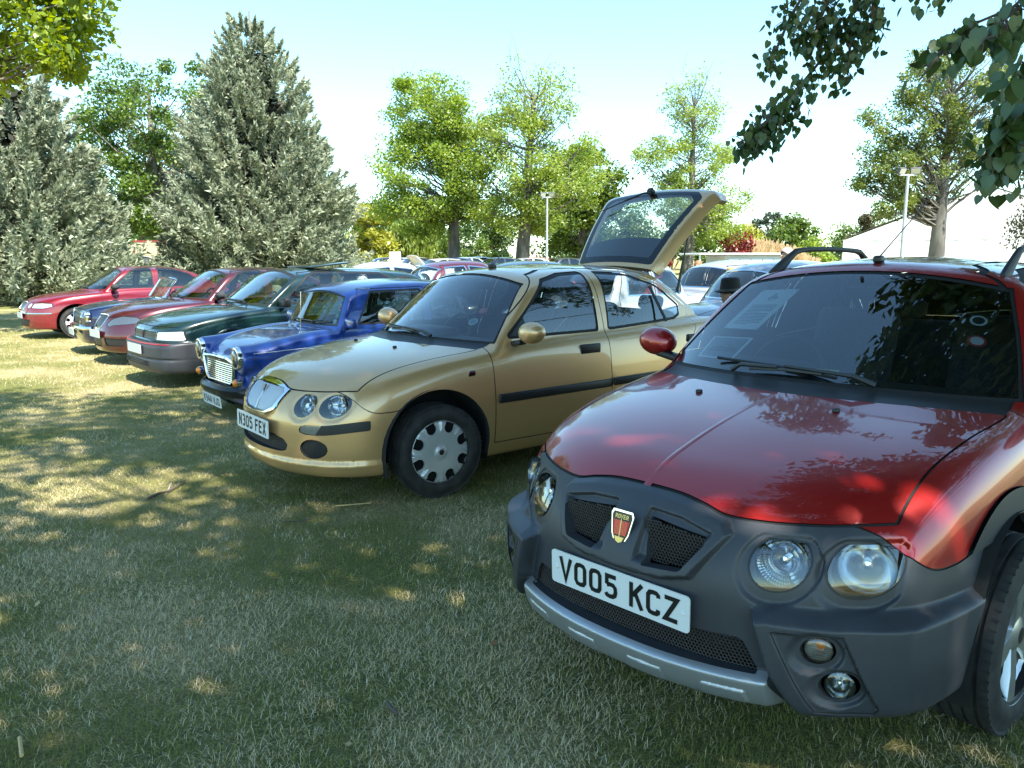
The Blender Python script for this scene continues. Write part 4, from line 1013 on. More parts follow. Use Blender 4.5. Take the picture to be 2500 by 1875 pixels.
# -- blue small saloon of the sixties shape
def build_mini():
    BL = paint('royal_blue', (.006,.040,.24), .1, .3)
    def E(low, x, a, z):
        # wings: rounded crests over the lamps, with a valley between them and the bonnet
        r = np.sqrt(np.maximum((a-.535)**2/.130**2+(z-.635-.10*sstep(.4,-.5,x))**2/.135**2, 1e-9)); wing = np.maximum((r-1)*.13, x-.415)
        low = smin(low, smax(wing, x-.40, .04), .05)
        return low
    p = dict(h=.018, top=1.35, tail=-2.50, zb=.17, wb=2.036, WR=.255, AR=.29, track=.60, rim=.14, welly=.66, hw=.78, kt=.09, kp=.14, kc=.12, seam=True,
      xf=[(0,.40),(.25,.395),(.45,.385),(.6,.34),(.7,.24),(.8,.05)], pf=[(.1,.10),(.25,.03),(.45,.0),(.62,.01),(.72,.03),(.8,.1)],
      hc=[(-2.8,.86),(-1.0,.88),(-.45,.865),(-.2,.84),(.1,.785),(.28,.715),(.36,.66),(.44,.56)], wd=[(-2.7,.60),(-2.2,.68),(-1,.705),(0,.70),(.3,.69),(.6,.66)],
      ins=[(.1,.10),(.25,.03),(.4,0),(.6,.012),(.75,.04),(.9,.085)], rr=[(-.6,1.20),(-.85,1.29),(-1.1,1.325),(-1.5,1.34),(-1.9,1.325),(-2.15,1.285),(-2.4,1.2)],
      wc=[(.7,.665),(.9,.635),(1.1,.585),(1.25,.535),(1.35,.48)], ws=(-.47,.87,.62,.30,.22), wsy=(.575,.475), wsz=(.905,1.225), wsx=-.95, back=(-2.12,1.28,.55,.15), shift=.5, crown=.015, E=None,
      extra=E, wins=[[(-.80,.925),(-.98,1.215),(-1.56,1.225),(-1.55,.925)], [(-1.68,.93),(-1.68,1.22),(-2.08,1.20),(-2.22,.99),(-2.18,.94)]], rwz=(.95,1.2,.42,-2.1),
      seal=mat('seal_rubber', (.012,.012,.012), .5), wing=WINT,
      panels=[('bonnet', lambda P, N: np.maximum.reduce([np.abs(P[:,1])-.37+.03*sstep(-.3,.3,P[:,0]), -.44-P[:,0], P[:,0]-.385, .60-P[:,2]])),
              ('door', lambda P, N: np.maximum(sdpoly(P[:,0], P[:,2], [(-.58,.24),(-.60,.88),(-.86,1.255),(-1.62,1.265),(-1.61,.24)]), .3-np.abs(P[:,1])))], seatx=-1.25, seatz=.30, rearx=-2.0, taper=.06, wm=mat('trim_silver', (.70,.71,.72), .36, .55))
    root, F = car('small_car', p, BL, 'small royal blue two door car with round headlamps and chrome grille', (-2.545, 7.70, 219, -.03))
    for s in (1,-1):
        lamp(root, Mat((.425, s*.525, .650)), .092, .05, 'headlight', bulb=False, rim=.017, lens_bulge=.03, ribs=False, reflm=mat('lamp_bowl', (.62,.66,.62), .25, .7))
        lamp(root, Mat((.44, s*.535, .425)), .036, .02, 'indicator', bulb=False, lens_bulge=.03, lensm=mat('amber_lens', (.75,.20,.01), .12, 0, .5))
        MB().tube([(.40, s*.535, .425), (.442, s*.535, .425)], .039, 16).build('indicator_base', CHROME, root)
        p_ = hit(F, (-.68, s*2, .93), (0,-s,0)); e = empty('door_mirror', tuple(p_+Vector((.02, s*.08, .0))), 0, root)
        MB().box((-.035,-.085,-.05), (.03,.085,.05), .022).build('mirror_shell', BL, e); MB().tube([(0,-s*.08,-.06),(0,-s*.03,-.02)], .02, 8).build('mirror_foot', BLACK, e)
    # chrome grille with its moustache and slats
    gp = [(-.43,.598),(-.2,.612),(.2,.612),(.43,.598),(.38,.42),(.31,.372),(-.31,.372),(-.38,.42)]
    fx = lambda y, z: frontx(F, y, z)
    pts = [(fx(y, z)+.014, y, z) for y, z in gp]; dens = []
    for a, b in zip(pts, pts[1:]+pts[:1]): dens += [tuple(np.array(a)*(1-t)+np.array(b)*t) for t in np.linspace(0,1,6)[:-1]]
    g = MB().tube(dens+[dens[0]], .017, 8).build('grille_surround', CHROME, root)
    for k in range(11):
        z = .588-k*.0203; hw = np.interp(z, [.372,.42,.60], [.31,.38,.43])-.012
        MB().tube([(fx(y, z)+.014, y, z) for y in np.linspace(-hw, hw, 7)], [.0052]*7, 6).build('grille_slat', CHROME, g)
    fill_panel('grille_back', [gp[0],gp[3],gp[4],gp[5],gp[6],gp[7]], lambda y, z: fx(y, z)+.006, BLACK, g)
    # bumper blade in dark finish, wrapping round, plate below it
    b = MB(); V, Fc = [], []; ya = np.linspace(-.66, .66, 25)
    for y in ya:
        x = .50-.30*(abs(y)/.7)**3.2
        for dx, dz in ((-.03,-.055),(.0,-.05),(.022,-.02),(.024,.02),(.0,.05),(-.03,.055)): V.append((x+dx, y, .315+dz))
    for i in range(24):
        for k in range(5): Fc.append((i*6+k, (i+1)*6+k, (i+1)*6+k+1, i*6+k+1))
    mk('bumper', V, Fc, mat('bumper_black', (.02,.021,.023), .25, .3), root)
    number_plate('K944 WJO', root, Mat((.495,-.0,.205), ry=.1))
    # white coachline on the flanks, aerial, wipers, wind-screen bright strip, stickers
    for s in (1,-1):
        pts = [tuple(hit(F, (x, s*1.5, z), (0,-s,0))+Vector((0, s*.002, 0))) for x, z in zip(np.linspace(.30,-2.0,24), np.linspace(.70,.79,24))]
        MB().tube(pts, .0035, 4).build('coachline', mat('white_line', (.75,.76,.78), .4), root)
    q = hit(F, (-.24, .47, 2), (0,0,-1)); MB().lathe([(.001,.02),(.012,.016),(.02,.0)], 12, Mat(q) @ Matrix.Rotation(PI/2,4,'X')).build('aerial_foot', CHROME, root)
    MB().tube([q, q+Vector((-.02,0,.40))], .0025, 6).build('aerial', CHROME, root)
    screen_wipers(root, F, .905, (((-.25,.0),(-.15,.01),(.18,.02)), ((.20,.0),(.28,.01),(.50,.03))), .2)
    for y, z, c1, c2 in ((.475,1.13,(.65,.66,.70),(.08,.12,.35)), (.495,1.075,(.7,.68,.68),(.5,.05,.08)), (.50,1.0,(.02,.22,.10),(.1,.4,.2)), (.505,.945,(.25,.5,.55),(.6,.65,.65)), (.30,1.0,(.10,.12,.11),(.06,.07,.06))): sticker(root, F, y, z, .027 if z > .94 else .03, c1, c2, x0=.3)
    wpts = []
    for t in np.linspace(0, 1, 60):
        pass
    return root
mini = build_mini()

SALOON = dict(h=.025, zb=.185, wb=2.62, WR=.30, AR=.365, track=.735, hw=.96,
  wd=[(-3.7,.66),(-3.3,.755),(-2.6,.82),(-1.2,.845),(0,.845),(.4,.83),(.9,.78)], ins=[(.12,.08),(.25,.03),(.4,.006),(.55,0),(.7,.010),(.85,.033),(.95,.06),(1.1,.1)],
  wc=[(.8,.775),(.94,.75),(1.1,.705),(1.25,.645),(1.38,.565),(1.5,.48)])
# -- red saloon at the far left end
def build_red():
    RP = paint('bright_red', (.20,.006,.018), .3, .3)
    p = dict(SALOON, top=1.40, tail=-3.48, xf=[(0,.84),(.2,.825),(.42,.76),(.62,.62),(.75,.42),(.85,.05)], pf=[(.1,.12),(.2,.03),(.3,.004),(.45,0),(.55,.012),(.64,.04),(.72,.10),(.8,.19)],
      hc=[(-3.7,.93),(-3.4,1.0),(-2.9,1.02),(-2.4,1.0),(-1.5,.965),(-.6,.945),(-.22,.91),(.24,.86),(.5,.81),(.66,.755),(.76,.70),(.86,.6)],
      rr=[(-.6,1.27),(-.9,1.35),(-1.05,1.375),(-1.3,1.39),(-1.7,1.39),(-2.1,1.36),(-2.5,1.29)], ws=(-.27,.925,1.5,.58,.33), wsy=(.705,.54), wsz=(.945,1.345), wsx=-1.13, back=(-2.42,1.30,1.9,.15), kb=.16,
      wins=[[(-.66,.965),(-1.10,1.295),(-1.28,1.33),(-1.48,1.335),(-1.462,.968)], [(-1.60,.972),(-1.63,1.335),(-1.95,1.315),(-2.25,1.22),(-2.42,1.09),(-2.36,.995)]],
      panels=[('bonnet', lambda P, N: np.maximum.reduce([.715-P[:,2], np.abs(P[:,1])-.67, -.18-.23*(np.abs(P[:,1])/.7)**2-P[:,0]])),
        ('front_door', lambda P, N: np.maximum(sdpoly(P[:,0], P[:,2], [(-.47,.285),(-.465,.91),(-.53,.955),(-1.03,1.335),(-1.54,1.365),(-1.54,.275)]), .3-np.abs(P[:,1]))),
        ('rear_door', lambda P, N: np.maximum(sdpoly(P[:,0], P[:,2], [(-1.54,.275),(-1.54,1.365),(-2.0,1.345),(-2.52,1.08),(-2.52,.92),(-2.2,.55),(-2.13,.275)]), .3-np.abs(P[:,1])))],
      cuts=[('headlight', lambda P, N: np.maximum(np.minimum(sdpoly(np.abs(P[:,1]), P[:,2], [(.46,.60),(.46,.69),(.60,.70),(.72,.685),(.74,.63),(.66,.595)]), np.hypot(np.abs(P[:,1])-.38,P[:,2]-.645)-.052), .1-P[:,0]), mat('headlamp_clear', (.62,.64,.64), .12, .55, 1), -.003),
            ('grille', lambda P, N: np.maximum(sdpoly(P[:,1], P[:,2], [(-.26,.70),(.26,.70),(.22,.56),(-.22,.56)]), .1-P[:,0]), mat('grille_dark', (.08,.075,.06), .3, .8), -.004),
            ('intake', lambda P, N: np.maximum(sdpoly(P[:,1], P[:,2], [(-.42,.36),(.42,.36),(.36,.26),(-.36,.26)], .01), .1-P[:,0]), BLACK, -.006)], wstyle='cover', rim=.20, wm=mat('wheel_white', (.70,.71,.72), .4, .2), steer=-14, pale=False)
    root, F = car('saloon_car', p, RP, 'sunlit bright red saloon with white wheel trims, last in the row by the conifer', (-9.10, 15.80, 221, .01), interior=mat('seat_grey', (.25,.24,.23), .8))
    for s in (1,-1):
        round_mirror(root, -.70, s*.84, .99, RP, s); b = MB()
        b.tube([(frontx(F, s*y, .50)+.004 if y < .76 else frontx(F, s*.76, .50), s*y, .50) for y in np.linspace(.2,.74,9)], .014, 6).build('bumper_trim', CHROME, root)
    MB().tube([(frontx(F, y, z)+.006, y, z) for y, z in ((-.26,.70),(-.15,.712),(0,.716),(.15,.712),(.26,.70),(.235,.6),(.2,.55),(0,.545),(-.2,.55),(-.235,.6),(-.26,.70))], .012, 6).build('grille_surround', CHROME, root)
    number_plate('', root, Mat((.85,0,.45)))
    screen_wipers(root, F, .95, (((.30,.0),(.16,.012),(-.40,.03)), ((-.28,.0),(-.20,.012),(.10,.02))))
build_red()
# -- maroon saloon
def build_maroon():
    RP = paint('maroon', (.075,.005,.010), .4, .3)
    p = dict(SALOON, top=1.42, tail=-3.55, xf=[(0,.87),(.2,.855),(.42,.79),(.62,.64),(.75,.43),(.85,.05)], pf=[(.1,.14),(.2,.04),(.3,.004),(.42,0),(.52,.02),(.62,.06),(.72,.12),(.82,.2)],
      hc=[(-3.7,.95),(-3.4,1.02),(-2.9,1.03),(-2.4,1.0),(-1.5,.965),(-.6,.945),(-.22,.925),(.24,.88),(.5,.83),(.66,.775),(.76,.72),(.86,.62)],
      rr=[(-.6,1.28),(-.9,1.365),(-1.05,1.39),(-1.3,1.405),(-1.7,1.405),(-2.1,1.38),(-2.5,1.31)], ws=(-.27,.935,1.5,.58,.33), wsy=(.705,.54), wsz=(.955,1.36), wsx=-1.13, back=(-2.45,1.31,1.8,.15), kb=.16,
      wins=[[(-.66,.975),(-1.10,1.31),(-1.28,1.345),(-1.48,1.35),(-1.462,.978)], [(-1.60,.98),(-1.63,1.35),(-1.95,1.33),(-2.25,1.235),(-2.45,1.10),(-2.38,1.005)]],
      panels=[('bonnet', lambda P, N: np.maximum.reduce([.70+.03*sstep(.3,.6,np.abs(P[:,1]))-P[:,2], np.abs(P[:,1])-.67, -.18-.23*(np.abs(P[:,1])/.7)**2-P[:,0]])),
        ('front_door', lambda P, N: np.maximum(sdpoly(P[:,0], P[:,2], [(-.47,.285),(-.465,.92),(-.53,.965),(-1.03,1.35),(-1.54,1.38),(-1.54,.275)]), .3-np.abs(P[:,1]))),
        ('rear_door', lambda P, N: np.maximum(sdpoly(P[:,0], P[:,2], [(-1.54,.275),(-1.54,1.38),(-2.0,1.36),(-2.52,1.09),(-2.52,.92),(-2.2,.55),(-2.13,.275)]), .3-np.abs(P[:,1])))],
      cuts=[('headlight', lambda P, N: np.maximum(sdpoly(np.abs(P[:,1]), P[:,2], [(.30,.60),(.36,.675),(.50,.715),(.66,.70),(.745,.64),(.60,.615),(.44,.60),(.36,.575)], .008), .1-P[:,0]), mat('headlamp_smoked', (.16,.17,.17), .08, .7, 1), -.003),
            ('grille', lambda P, N: np.maximum(sdpoly(P[:,1], P[:,2], [(-.21,.72),(.21,.72),(.16,.56),(-.16,.56)], .01), .1-P[:,0]), mat('grille_mesh_dark', (.03,.03,.03), .4, .6), -.010),
            ('intake', lambda P, N: np.maximum(np.minimum(sdpoly(np.abs(P[:,1]), P[:,2], [(.30,.40),(.62,.385),(.60,.30),(.34,.30)], .008), sdpoly(P[:,1], P[:,2], [(-.22,.41),(.22,.41),(.2,.28),(-.2,.28)], .008)), .1-P[:,0]), BLACK, -.010)], rim=.2, wstyle='alloy8')
    root, F = car('saloon_car', p, RP, 'dark maroon saloon with cream seats and smoked headlamps, in front of the navy roadster', (-5.55, 12.0, 222, .01), interior=mat('seat_cream', (.62,.55,.38), .6))
    for s in (1,-1): round_mirror(root, -.68, s*.85, 1.0, RP, s)
    MB().tube([(frontx(F, y, z)+.004, y, z) for y, z in ((-.215,.725),(0,.735),(.215,.725),(.165,.555),(0,.548),(-.165,.555),(-.215,.725))], .010, 6).build('grille_surround', CHROME, root)
    number_plate('', root, Mat((.885,0,.455)))
    # red cushion behind the windscreen, as in the picture
    MB().box((-1.72,.16,.80), (-1.58,.52,1.12), .06).build('seat_cover_red', mat('red_cloth', (.6,.03,.03), .8), root)
    screen_wipers(root, F, .955, (((.30,.0),(.16,.012),(-.40,.03)), ((-.28,.0),(-.20,.012),(.10,.02))))
    q = hit(F, (-1.1,.0,2), (0,0,-1)); MB().tube([q, q+Vector((-.6,0,.30))], .004, 6).build('aerial', BLACK, root)
build_maroon()
# -- dark green estate-like saloon with deep grey bumper
def build_green():
    GP = paint('bottle_green', (.003,.020,.018), .2, .28); GB = mat('bumper_grey', (.035,.038,.045), .5)
    p = dict(SALOON, h=.023, top=1.43, tail=-3.6, wb=2.57, kp=.12, kt=.07, kc=.10, xf=[(0,.86),(.3,.85),(.5,.815),(.68,.74),(.78,.62),(.86,.3)], pf=[(.1,.10),(.2,.02),(.3,0),(.5,0),(.56,.03),(.6,.045),(.68,.055),(.74,.09),(.82,.16)],
      hc=[(-3.8,.98),(-3,1.0),(-1.5,.975),(-.6,.955),(-.3,.94),(.1,.90),(.5,.835),(.70,.775),(.80,.725),(.9,.62)],
      rr=[(-.6,1.26),(-.95,1.375),(-1.1,1.40),(-1.5,1.415),(-2.1,1.41),(-2.7,1.38),(-3.1,1.31)], ws=(-.33,.945,1.42,.30,.22), wsy=(.70,.58), wsz=(.965,1.375), wsx=-1.12, back=(-2.95,1.36,1.1,.1),
      wc=[(.8,.775),(.94,.75),(1.1,.715),(1.25,.67),(1.38,.61),(1.5,.55)],
      wins=[[(-.70,.985),(-1.12,1.31),(-1.25,1.345),(-1.50,1.35),(-1.48,.985)], [(-1.60,.985),(-1.60,1.35),(-2.25,1.33),(-2.42,1.25),(-2.52,1.0)], [(-2.62,1.0),(-2.54,1.26),(-2.75,1.27),(-3.0,1.05),(-2.98,1.0)]],
      panels=[('bonnet', lambda P, N: np.maximum.reduce([.735-P[:,2], np.abs(P[:,1])-.70, -.24-.12*(np.abs(P[:,1])/.7)**2-P[:,0]])),
        ('front_door', lambda P, N: np.maximum(sdpoly(P[:,0], P[:,2], [(-.47,.285),(-.465,.93),(-.56,.985),(-1.04,1.355),(-1.55,1.395),(-1.55,.275)]), .3-np.abs(P[:,1]))),
        ('rear_door', lambda P, N: np.maximum(sdpoly(P[:,0], P[:,2], [(-1.55,.275),(-1.55,1.395),(-2.3,1.375),(-2.5,1.27),(-2.57,.98),(-2.2,.55),(-2.13,.275)]), .3-np.abs(P[:,1])))],
      cuts=[('headlight', lambda P, N: np.maximum(sdpoly(np.abs(P[:,1]), P[:,2], [(.42,.585),(.44,.675),(.76,.690),(.775,.585)], .006), .05-P[:,0]), mat('headlamp_clear', (.62,.64,.64), .12, .55, 1), -.004),
            ('grille', lambda P, N: np.maximum(sdpoly(P[:,1], P[:,2], [(-.40,.665),(.40,.665),(.39,.59),(-.39,.59)], .006), .05-P[:,0]), BLACK, -.006),
            ('front_bumper', lambda P, N: np.maximum(P[:,2]-.555, .385-P[:,0]), GB, .0)], rim=.19,
      D=lambda x, a, z: .055*sstep(.57, .535, z)*sstep(.3,.5,x)+.012*(sstep(.40,.385,z)-sstep(.33,.31,z))*0-.012*(sstep(.375,.365,z)*sstep(.345,.355,z))*sstep(.3,.5,x))
    root, F = car('hatchback_car', p, GP, 'dark green hatchback with deep grey bumper and raised sunroof, beside the blue car', (-3.97, 10.05, 222, .01))
    MB().tube([(frontx(F, y, .537)+.001, y, .537) for y in np.linspace(-.74,.74,31)], .008, 6).build('bumper_pinstripe', mat('red_line', (.35,.02,.03), .4), root)
    b = MB()
    for k in range(3): b.box((frontx(F, 0, .30)-.02, -.40, .272+k*.026), (frontx(F, 0, .30)+.002, .40, .286+k*.026), .004)
    b.build('bumper_slot', GAPM, root)
    MB().box((.74,-.012,.58), (.82,.012,.675), .004).build('lamp_divider', BLACK, root)
    number_plate('', root, Mat((.925,0,.46)))
    q = hit(F, (-1.55, 0, 2), (0,0,-1))
    MB().add(*rbox((-.32,-.36,-.008), (.32,.36,.012), .01), Mat((-1.62,0,q.z+.035), ry=.10)).build('sunroof', mat('sunroof_glass', (.012,.02,.016), .08), root)
    for s in (1,-1):
        e = empty('door_mirror', (-.66, s*.87, .99), 0, root); MB().box((-.05,-.10,-.06), (.05,.10,.06), .03).build('mirror_shell', BLACK, e)
        # flared lip over the front wheel
        MB().tube([(.385*math.cos(t), s*(.838-.006), .31+.385*math.sin(t)) for t in np.linspace(.1,PI-.1,21)], .016, 6).build('arch_lip', GP, root)
    screen_wipers(root, F, .965, (((.34,.0),(.20,.012),(-.34,.03)), ((-.30,.0),(-.22,.012),(.14,.02))))
build_green()
# -- navy open roadster
def build_roadster():
    NP = paint('navy', (.006,.012,.05), .2, .25)
    def E(low, x, a, z): return smax(low, -np.maximum.reduce([x+.66-1.55*0, -1.95-x, a-.56, .55-z]), .03)
    p = dict(h=.022, open=True, top=.98, tail=-3.05, zb=.18, wb=2.31, WR=.30, AR=.34, track=.63, hw=.88, welly=.7, kt=.09, kp=.16, xf=[(0,.62),(.3,.61),(.5,.58),(.65,.48),(.75,.3),(.82,.0)], pf=[(.1,.1),(.25,.02),(.4,0),(.6,.0),(.7,.04),(.8,.1)],
      hc=[(-3.2,.78),(-2.6,.86),(-1.5,.87),(-.75,.875),(-.4,.86),(.1,.825),(.45,.765),(.6,.71),(.7,.6)], wd=[(-3.1,.62),(-2.5,.73),(-1,.755),(0,.755),(.6,.7)], ins=[(.12,.08),(.25,.03),(.45,0),(.6,.005),(.75,.03),(.9,.07)],
      rr=[(-1,1),(-2,1)], wc=[(.8,.6),(1.2,.5)], ws=(-.6,.9,.7,.2,.2), back=(-2,1,1,.1), wins=[], extra=E, crown=.02,
      cuts=[('grille', lambda P, N: np.maximum(sdpoly(P[:,1], P[:,2], [(-.36,.66),(.36,.66),(.33,.52),(-.33,.52)], .02), .1-P[:,0]), BLACK, -.02)],
      panels=[('bonnet', lambda P, N: np.maximum.reduce([.72-P[:,2], np.abs(P[:,1])-.46, -.55-P[:,0], .70-P[:,2]])), ('door', lambda P, N: np.maximum(sdpoly(P[:,0], P[:,2], [(-.7,.3),(-.7,.9),(-1.6,.9),(-1.6,.3)]), .3-np.abs(P[:,1])))], rim=.18, wstyle='alloy8', wm=CHROME)
    root, F = car('roadster', p, NP, 'dark navy open roadster with chrome screen frame, behind the maroon saloon', (-6.75, 13.15, 217, .02))
    y, z0, z1, x0, x1 = .58, .87, 1.20, -.66, -.86
    fr = [(x0, -y-.03, z0), (x1, -y+.03, z1-.03), (x1-.01, -y+.09, z1), (x1+.02, 0, z1+.015), (x1-.01, y-.09, z1), (x1, y-.03, z1-.03), (x0, y+.03, z0), (x0+.05, 0, z0+.01), (x0, -y-.03, z0)]
    MB().tube(fr, .014, 8).build('screen_frame', CHROME, root)
    mk('windscreen', [(x0,-y,z0),(x0+.05,0,z0),(x0,y,z0),(x1,y-.04,z1-.02),(x1+.02,0,z1),(x1,-y+.04,z1-.02)], [(0,1,4,5),(1,2,3,4)], WIND, root)
    for yy in (-.3,.3): seat(root, -1.45, yy, .32, mat('seat_blue', (.03,.05,.16), .7), True, .5, .44)
    steering_wheel(root, (-.95,-.3,.80), .18)
    MB().box((-.78,-.54,.6), (-.66,.54,.84), .03).build('dashboard', DASH, root)
    MB().tube([(frontx(F, yy, .44)+.03, yy, .44) for yy in np.linspace(-.66,.66,13)], .035, 8).build('bumper', CHROME, root)
    MB().tube([(frontx(F, yy, zz)+.004, yy, zz) for yy, zz in ((-.38,.675),(0,.68),(.38,.675),(.35,.505),(0,.5),(-.35,.505),(-.38,.675))], .010, 6).build('grille_surround', CHROME, root)
    for s in (1,-1): lamp(root, Mat((frontx(F, s*.56, .62)-.005, s*.56, .62)), .085, .05, 'headlight', bulb=False, rim=.015, lens_bulge=.025)
    number_plate('', root, Mat((.70,0,.36)))
    MB().box((-.86,.1,1.14), (-.845,.26,1.19), .003).build('screen_label', mat('paper_white', (.8,.8,.78), .7), root)
build_roadster()

# ------------------------------------------------------------------ lawn
def at(px, py, Y):
    """point in the place seen at a photograph pixel at depth Y (used to lay the place out)"""
    d = Vector(((px-1250)/1878, 1, (937.5-py)/1878)); c, s_ = math.cos(PITCH), math.sin(PITCH)
    r = Vector((d.x, d.y*c+d.z*s_, -d.y*s_+d.z*c)); return Vector((0,0,CAM_H))+r*(Y/r.y)
def vnoise(x, y, sc, seed):
    """smooth value noise in 0..1"""
    r = np.random.default_rng(seed).random((256, 256)); x = x/sc+1000; y = y/sc+1000; i, j = np.floor(x).astype(int), np.floor(y).astype(int); u, v = x-i, y-j; u, v = u*u*(3-2*u), v*v*(3-2*v)
    g = lambda a, b: r[a % 256, b % 256]
    return (g(i,j)*(1-u)+g(i+1,j)*u)*(1-v)+(g(i,j+1)*(1-u)+g(i+1,j+1)*u)*v
def build_lawn():
    ys = np.concatenate([np.linspace(-60,-2,8), np.linspace(0,30,61), np.array([34,40,50,60,80,120,200,400,900])]); xs = np.concatenate([[-900,-300,-120,-60], np.linspace(-30,30,61), [60,120,300,900]])
    X, Y = np.meshgrid(xs, ys); Z = gz(X, Y)+.012*(vnoise(X, Y, 1.7, 3)-.5)*(np.abs(X) < 40)
    Z = np.where(Y > 4, Z, gz(X, Y)); V = np.stack([X, Y, Z], -1).reshape(-1, 3); nx = len(xs); i, j = np.meshgrid(np.arange(len(ys)-1), np.arange(nx-1), indexing='ij')
    Q = np.stack([i*nx+j, i*nx+j+1, (i+1)*nx+j+1, (i+1)*nx+j], -1).reshape(-1, 4)
    m = mat('lawn_turf', (.06,.09,.03), .9, spec=.2); n, l = nodes(m); b = n['Principled BSDF']; tc = n.new('ShaderNodeTexCoord')
    def nz(scale, detail=4, rough=.6):
        t = n.new('ShaderNodeTexNoise'); t.inputs['Scale'].default_value = scale; t.inputs['Detail'].default_value = detail; t.inputs['Roughness'].default_value = rough; l.new(tc.outputs['Object'], t.inputs['Vector']); return t
    def ramp(t, stops):
        r = n.new('ShaderNodeValToRGB'); e = r.color_ramp.elements
        while len(e) < len(stops): e.new(.5)
        for q, (p_, c_) in zip(e, stops): q.position = p_; q.color = (*c_, 1)
        l.new(t.outputs[0], r.inputs[0]); return r
    big = ramp(nz(.9, 5), [(.36,(.20,.205,.07)),(.50,(.30,.27,.12)),(.62,(.48,.39,.22))])
    fine = ramp(nz(120, 4, .75), [(.33,(.30,.32,.26)),(.52,(.85,.88,.78)),(.68,(1.7,1.6,1.35))])
    mx = n.new('ShaderNodeMix'); mx.data_type = 'RGBA'; mx.blend_type = 'MULTIPLY'; mx.inputs[0].default_value = 1; l.new(big.outputs[0], mx.inputs[6]); l.new(fine.outputs[0], mx.inputs[7]); l.new(mx.outputs[2], b.inputs['Base Color'])
    bp = n.new('ShaderNodeBump'); bp.inputs['Strength'].default_value = 1; bp.inputs['Distance'].default_value = .03; l.new(nz(75, 6, .7).outputs[0], bp.inputs['Height']); l.new(bp.outputs[0], b.inputs['Normal'])
    tag(mk('lawn', V, Q, m), 'short dry parkland lawn the cars stand on', 'lawn', kind='structure')
    # blades: short, half of them dry and lying flat
    P = []
    for y0, y1, dens, wdt in ((1.6,3.2,12500,.95),(3.2,5.5,7500,1.1),(5.5,9,2300,1.7),(9,17,700,2.6)):
        hw = .70*y1+.4; n_ = int(dens*(y1-y0)*2*hw); x = rng.uniform(-hw, hw, n_); y = rng.uniform(y0, y1, n_); ok = np.abs(x) < .70*y+.35; P.append(np.stack([x[ok], y[ok], np.full(ok.sum(), wdt)], 1))
    P = np.vstack(P); x, y, k = P.T; N_ = len(P)
    dry = .40+1.4*(vnoise(x, y, .7, 11)-.5)+.9*(vnoise(x, y, .17, 12)-.5); dryb = rng.random(N_) < np.clip(dry+.07, .04, .85)
    ang = rng.uniform(0, 2*PI, N_); ln = rng.uniform(.013,.034, N_)*np.where(dryb, 1.25, 1.0)*(1+.25*(k-1)); lean = np.where(dryb, rng.uniform(.9,1.5,N_), rng.uniform(.3,1.3,N_)); wd = rng.uniform(.0012,.0026,N_)*k*np.where(dryb,.8,1)
    d = np.stack([np.cos(ang), np.sin(ang)], 1); pz = gz(x, y)+np.where(y > 4, .012*(vnoise(x, y, 1.7, 3)-.5), 0)-.001
    pr = np.stack([-d[:,1], d[:,0]], 1)*wd[:, None]/2
    b0 = np.stack([x, y, pz], 1); mid = b0.copy(); mid[:,:2] += d*(ln*np.sin(lean*.6)*.55)[:, None]; mid[:,2] += ln*np.cos(lean*.6)*.55
    tip = mid.copy(); l2 = np.minimum(lean*1.25, 1.7); tip[:,:2] += d*(ln*np.sin(l2)*.55)[:, None]; tip[:,2] += ln*np.cos(l2)*.5+.002
    A, B = b0.copy(), b0.copy(); A[:,:2] += pr; B[:,:2] -= pr; A2, B2 = mid.copy(), mid.copy(); A2[:,:2] += pr*.8; B2[:,:2] -= pr*.8
    V = np.stack([A, B, A2, B2, tip], 1).reshape(-1, 3); o_ = np.arange(N_)*5
    T = np.stack([np.stack([o_,o_+1,o_+3],1), np.stack([o_,o_+3,o_+2],1), np.stack([o_+2,o_+3,o_+4],1)], 1).reshape(-1, 3)
    def gm(nm, c, tr):
        m = bpy.data.materials.new(nm); m.use_nodes = True; n, l = nodes(m); n.clear(); o = n.new('ShaderNodeOutputMaterial'); a = n.new('ShaderNodeBsdfDiffuse'); t = n.new('ShaderNodeBsdfTranslucent'); mx = n.new('ShaderNodeMixShader'); mx.inputs[0].default_value = tr
        a.inputs[0].default_value = (*c, 1); t.inputs[0].default_value = (*c, 1); l.new(a.outputs[0], mx.inputs[1]); l.new(t.outputs[0], mx.inputs[2]); l.new(mx.outputs[0], o.inputs[0]); return m
    ms = [gm('blade_green', (.31,.31,.085), .35), gm('blade_deep', (.22,.235,.065), .35), gm('blade_straw', (.76,.60,.33), .2), gm('blade_pale', (.82,.72,.52), .15)]
    keep = np.repeat(y < 4.2, 3); keep[2::3] = True; V[np.arange(N_)[y >= 4.2]*5+2] = A[y >= 4.2]; V[np.arange(N_)[y >= 4.2]*5+3] = B[y >= 4.2]; T = T[keep]
    o = mk('grass', V, T, ms, smooth=False)
    mi = np.where(dryb, np.where(rng.random(N_) < .78, 2, 3), np.where(rng.random(N_) < .55, 0, 1)); o.data.polygons.foreach_set('material_index', np.repeat(mi, 3)[keep].astype(np.int32))
    tag(o, 'short green and straw coloured grass blades of the lawn', 'grass', kind='stuff')
build_lawn()

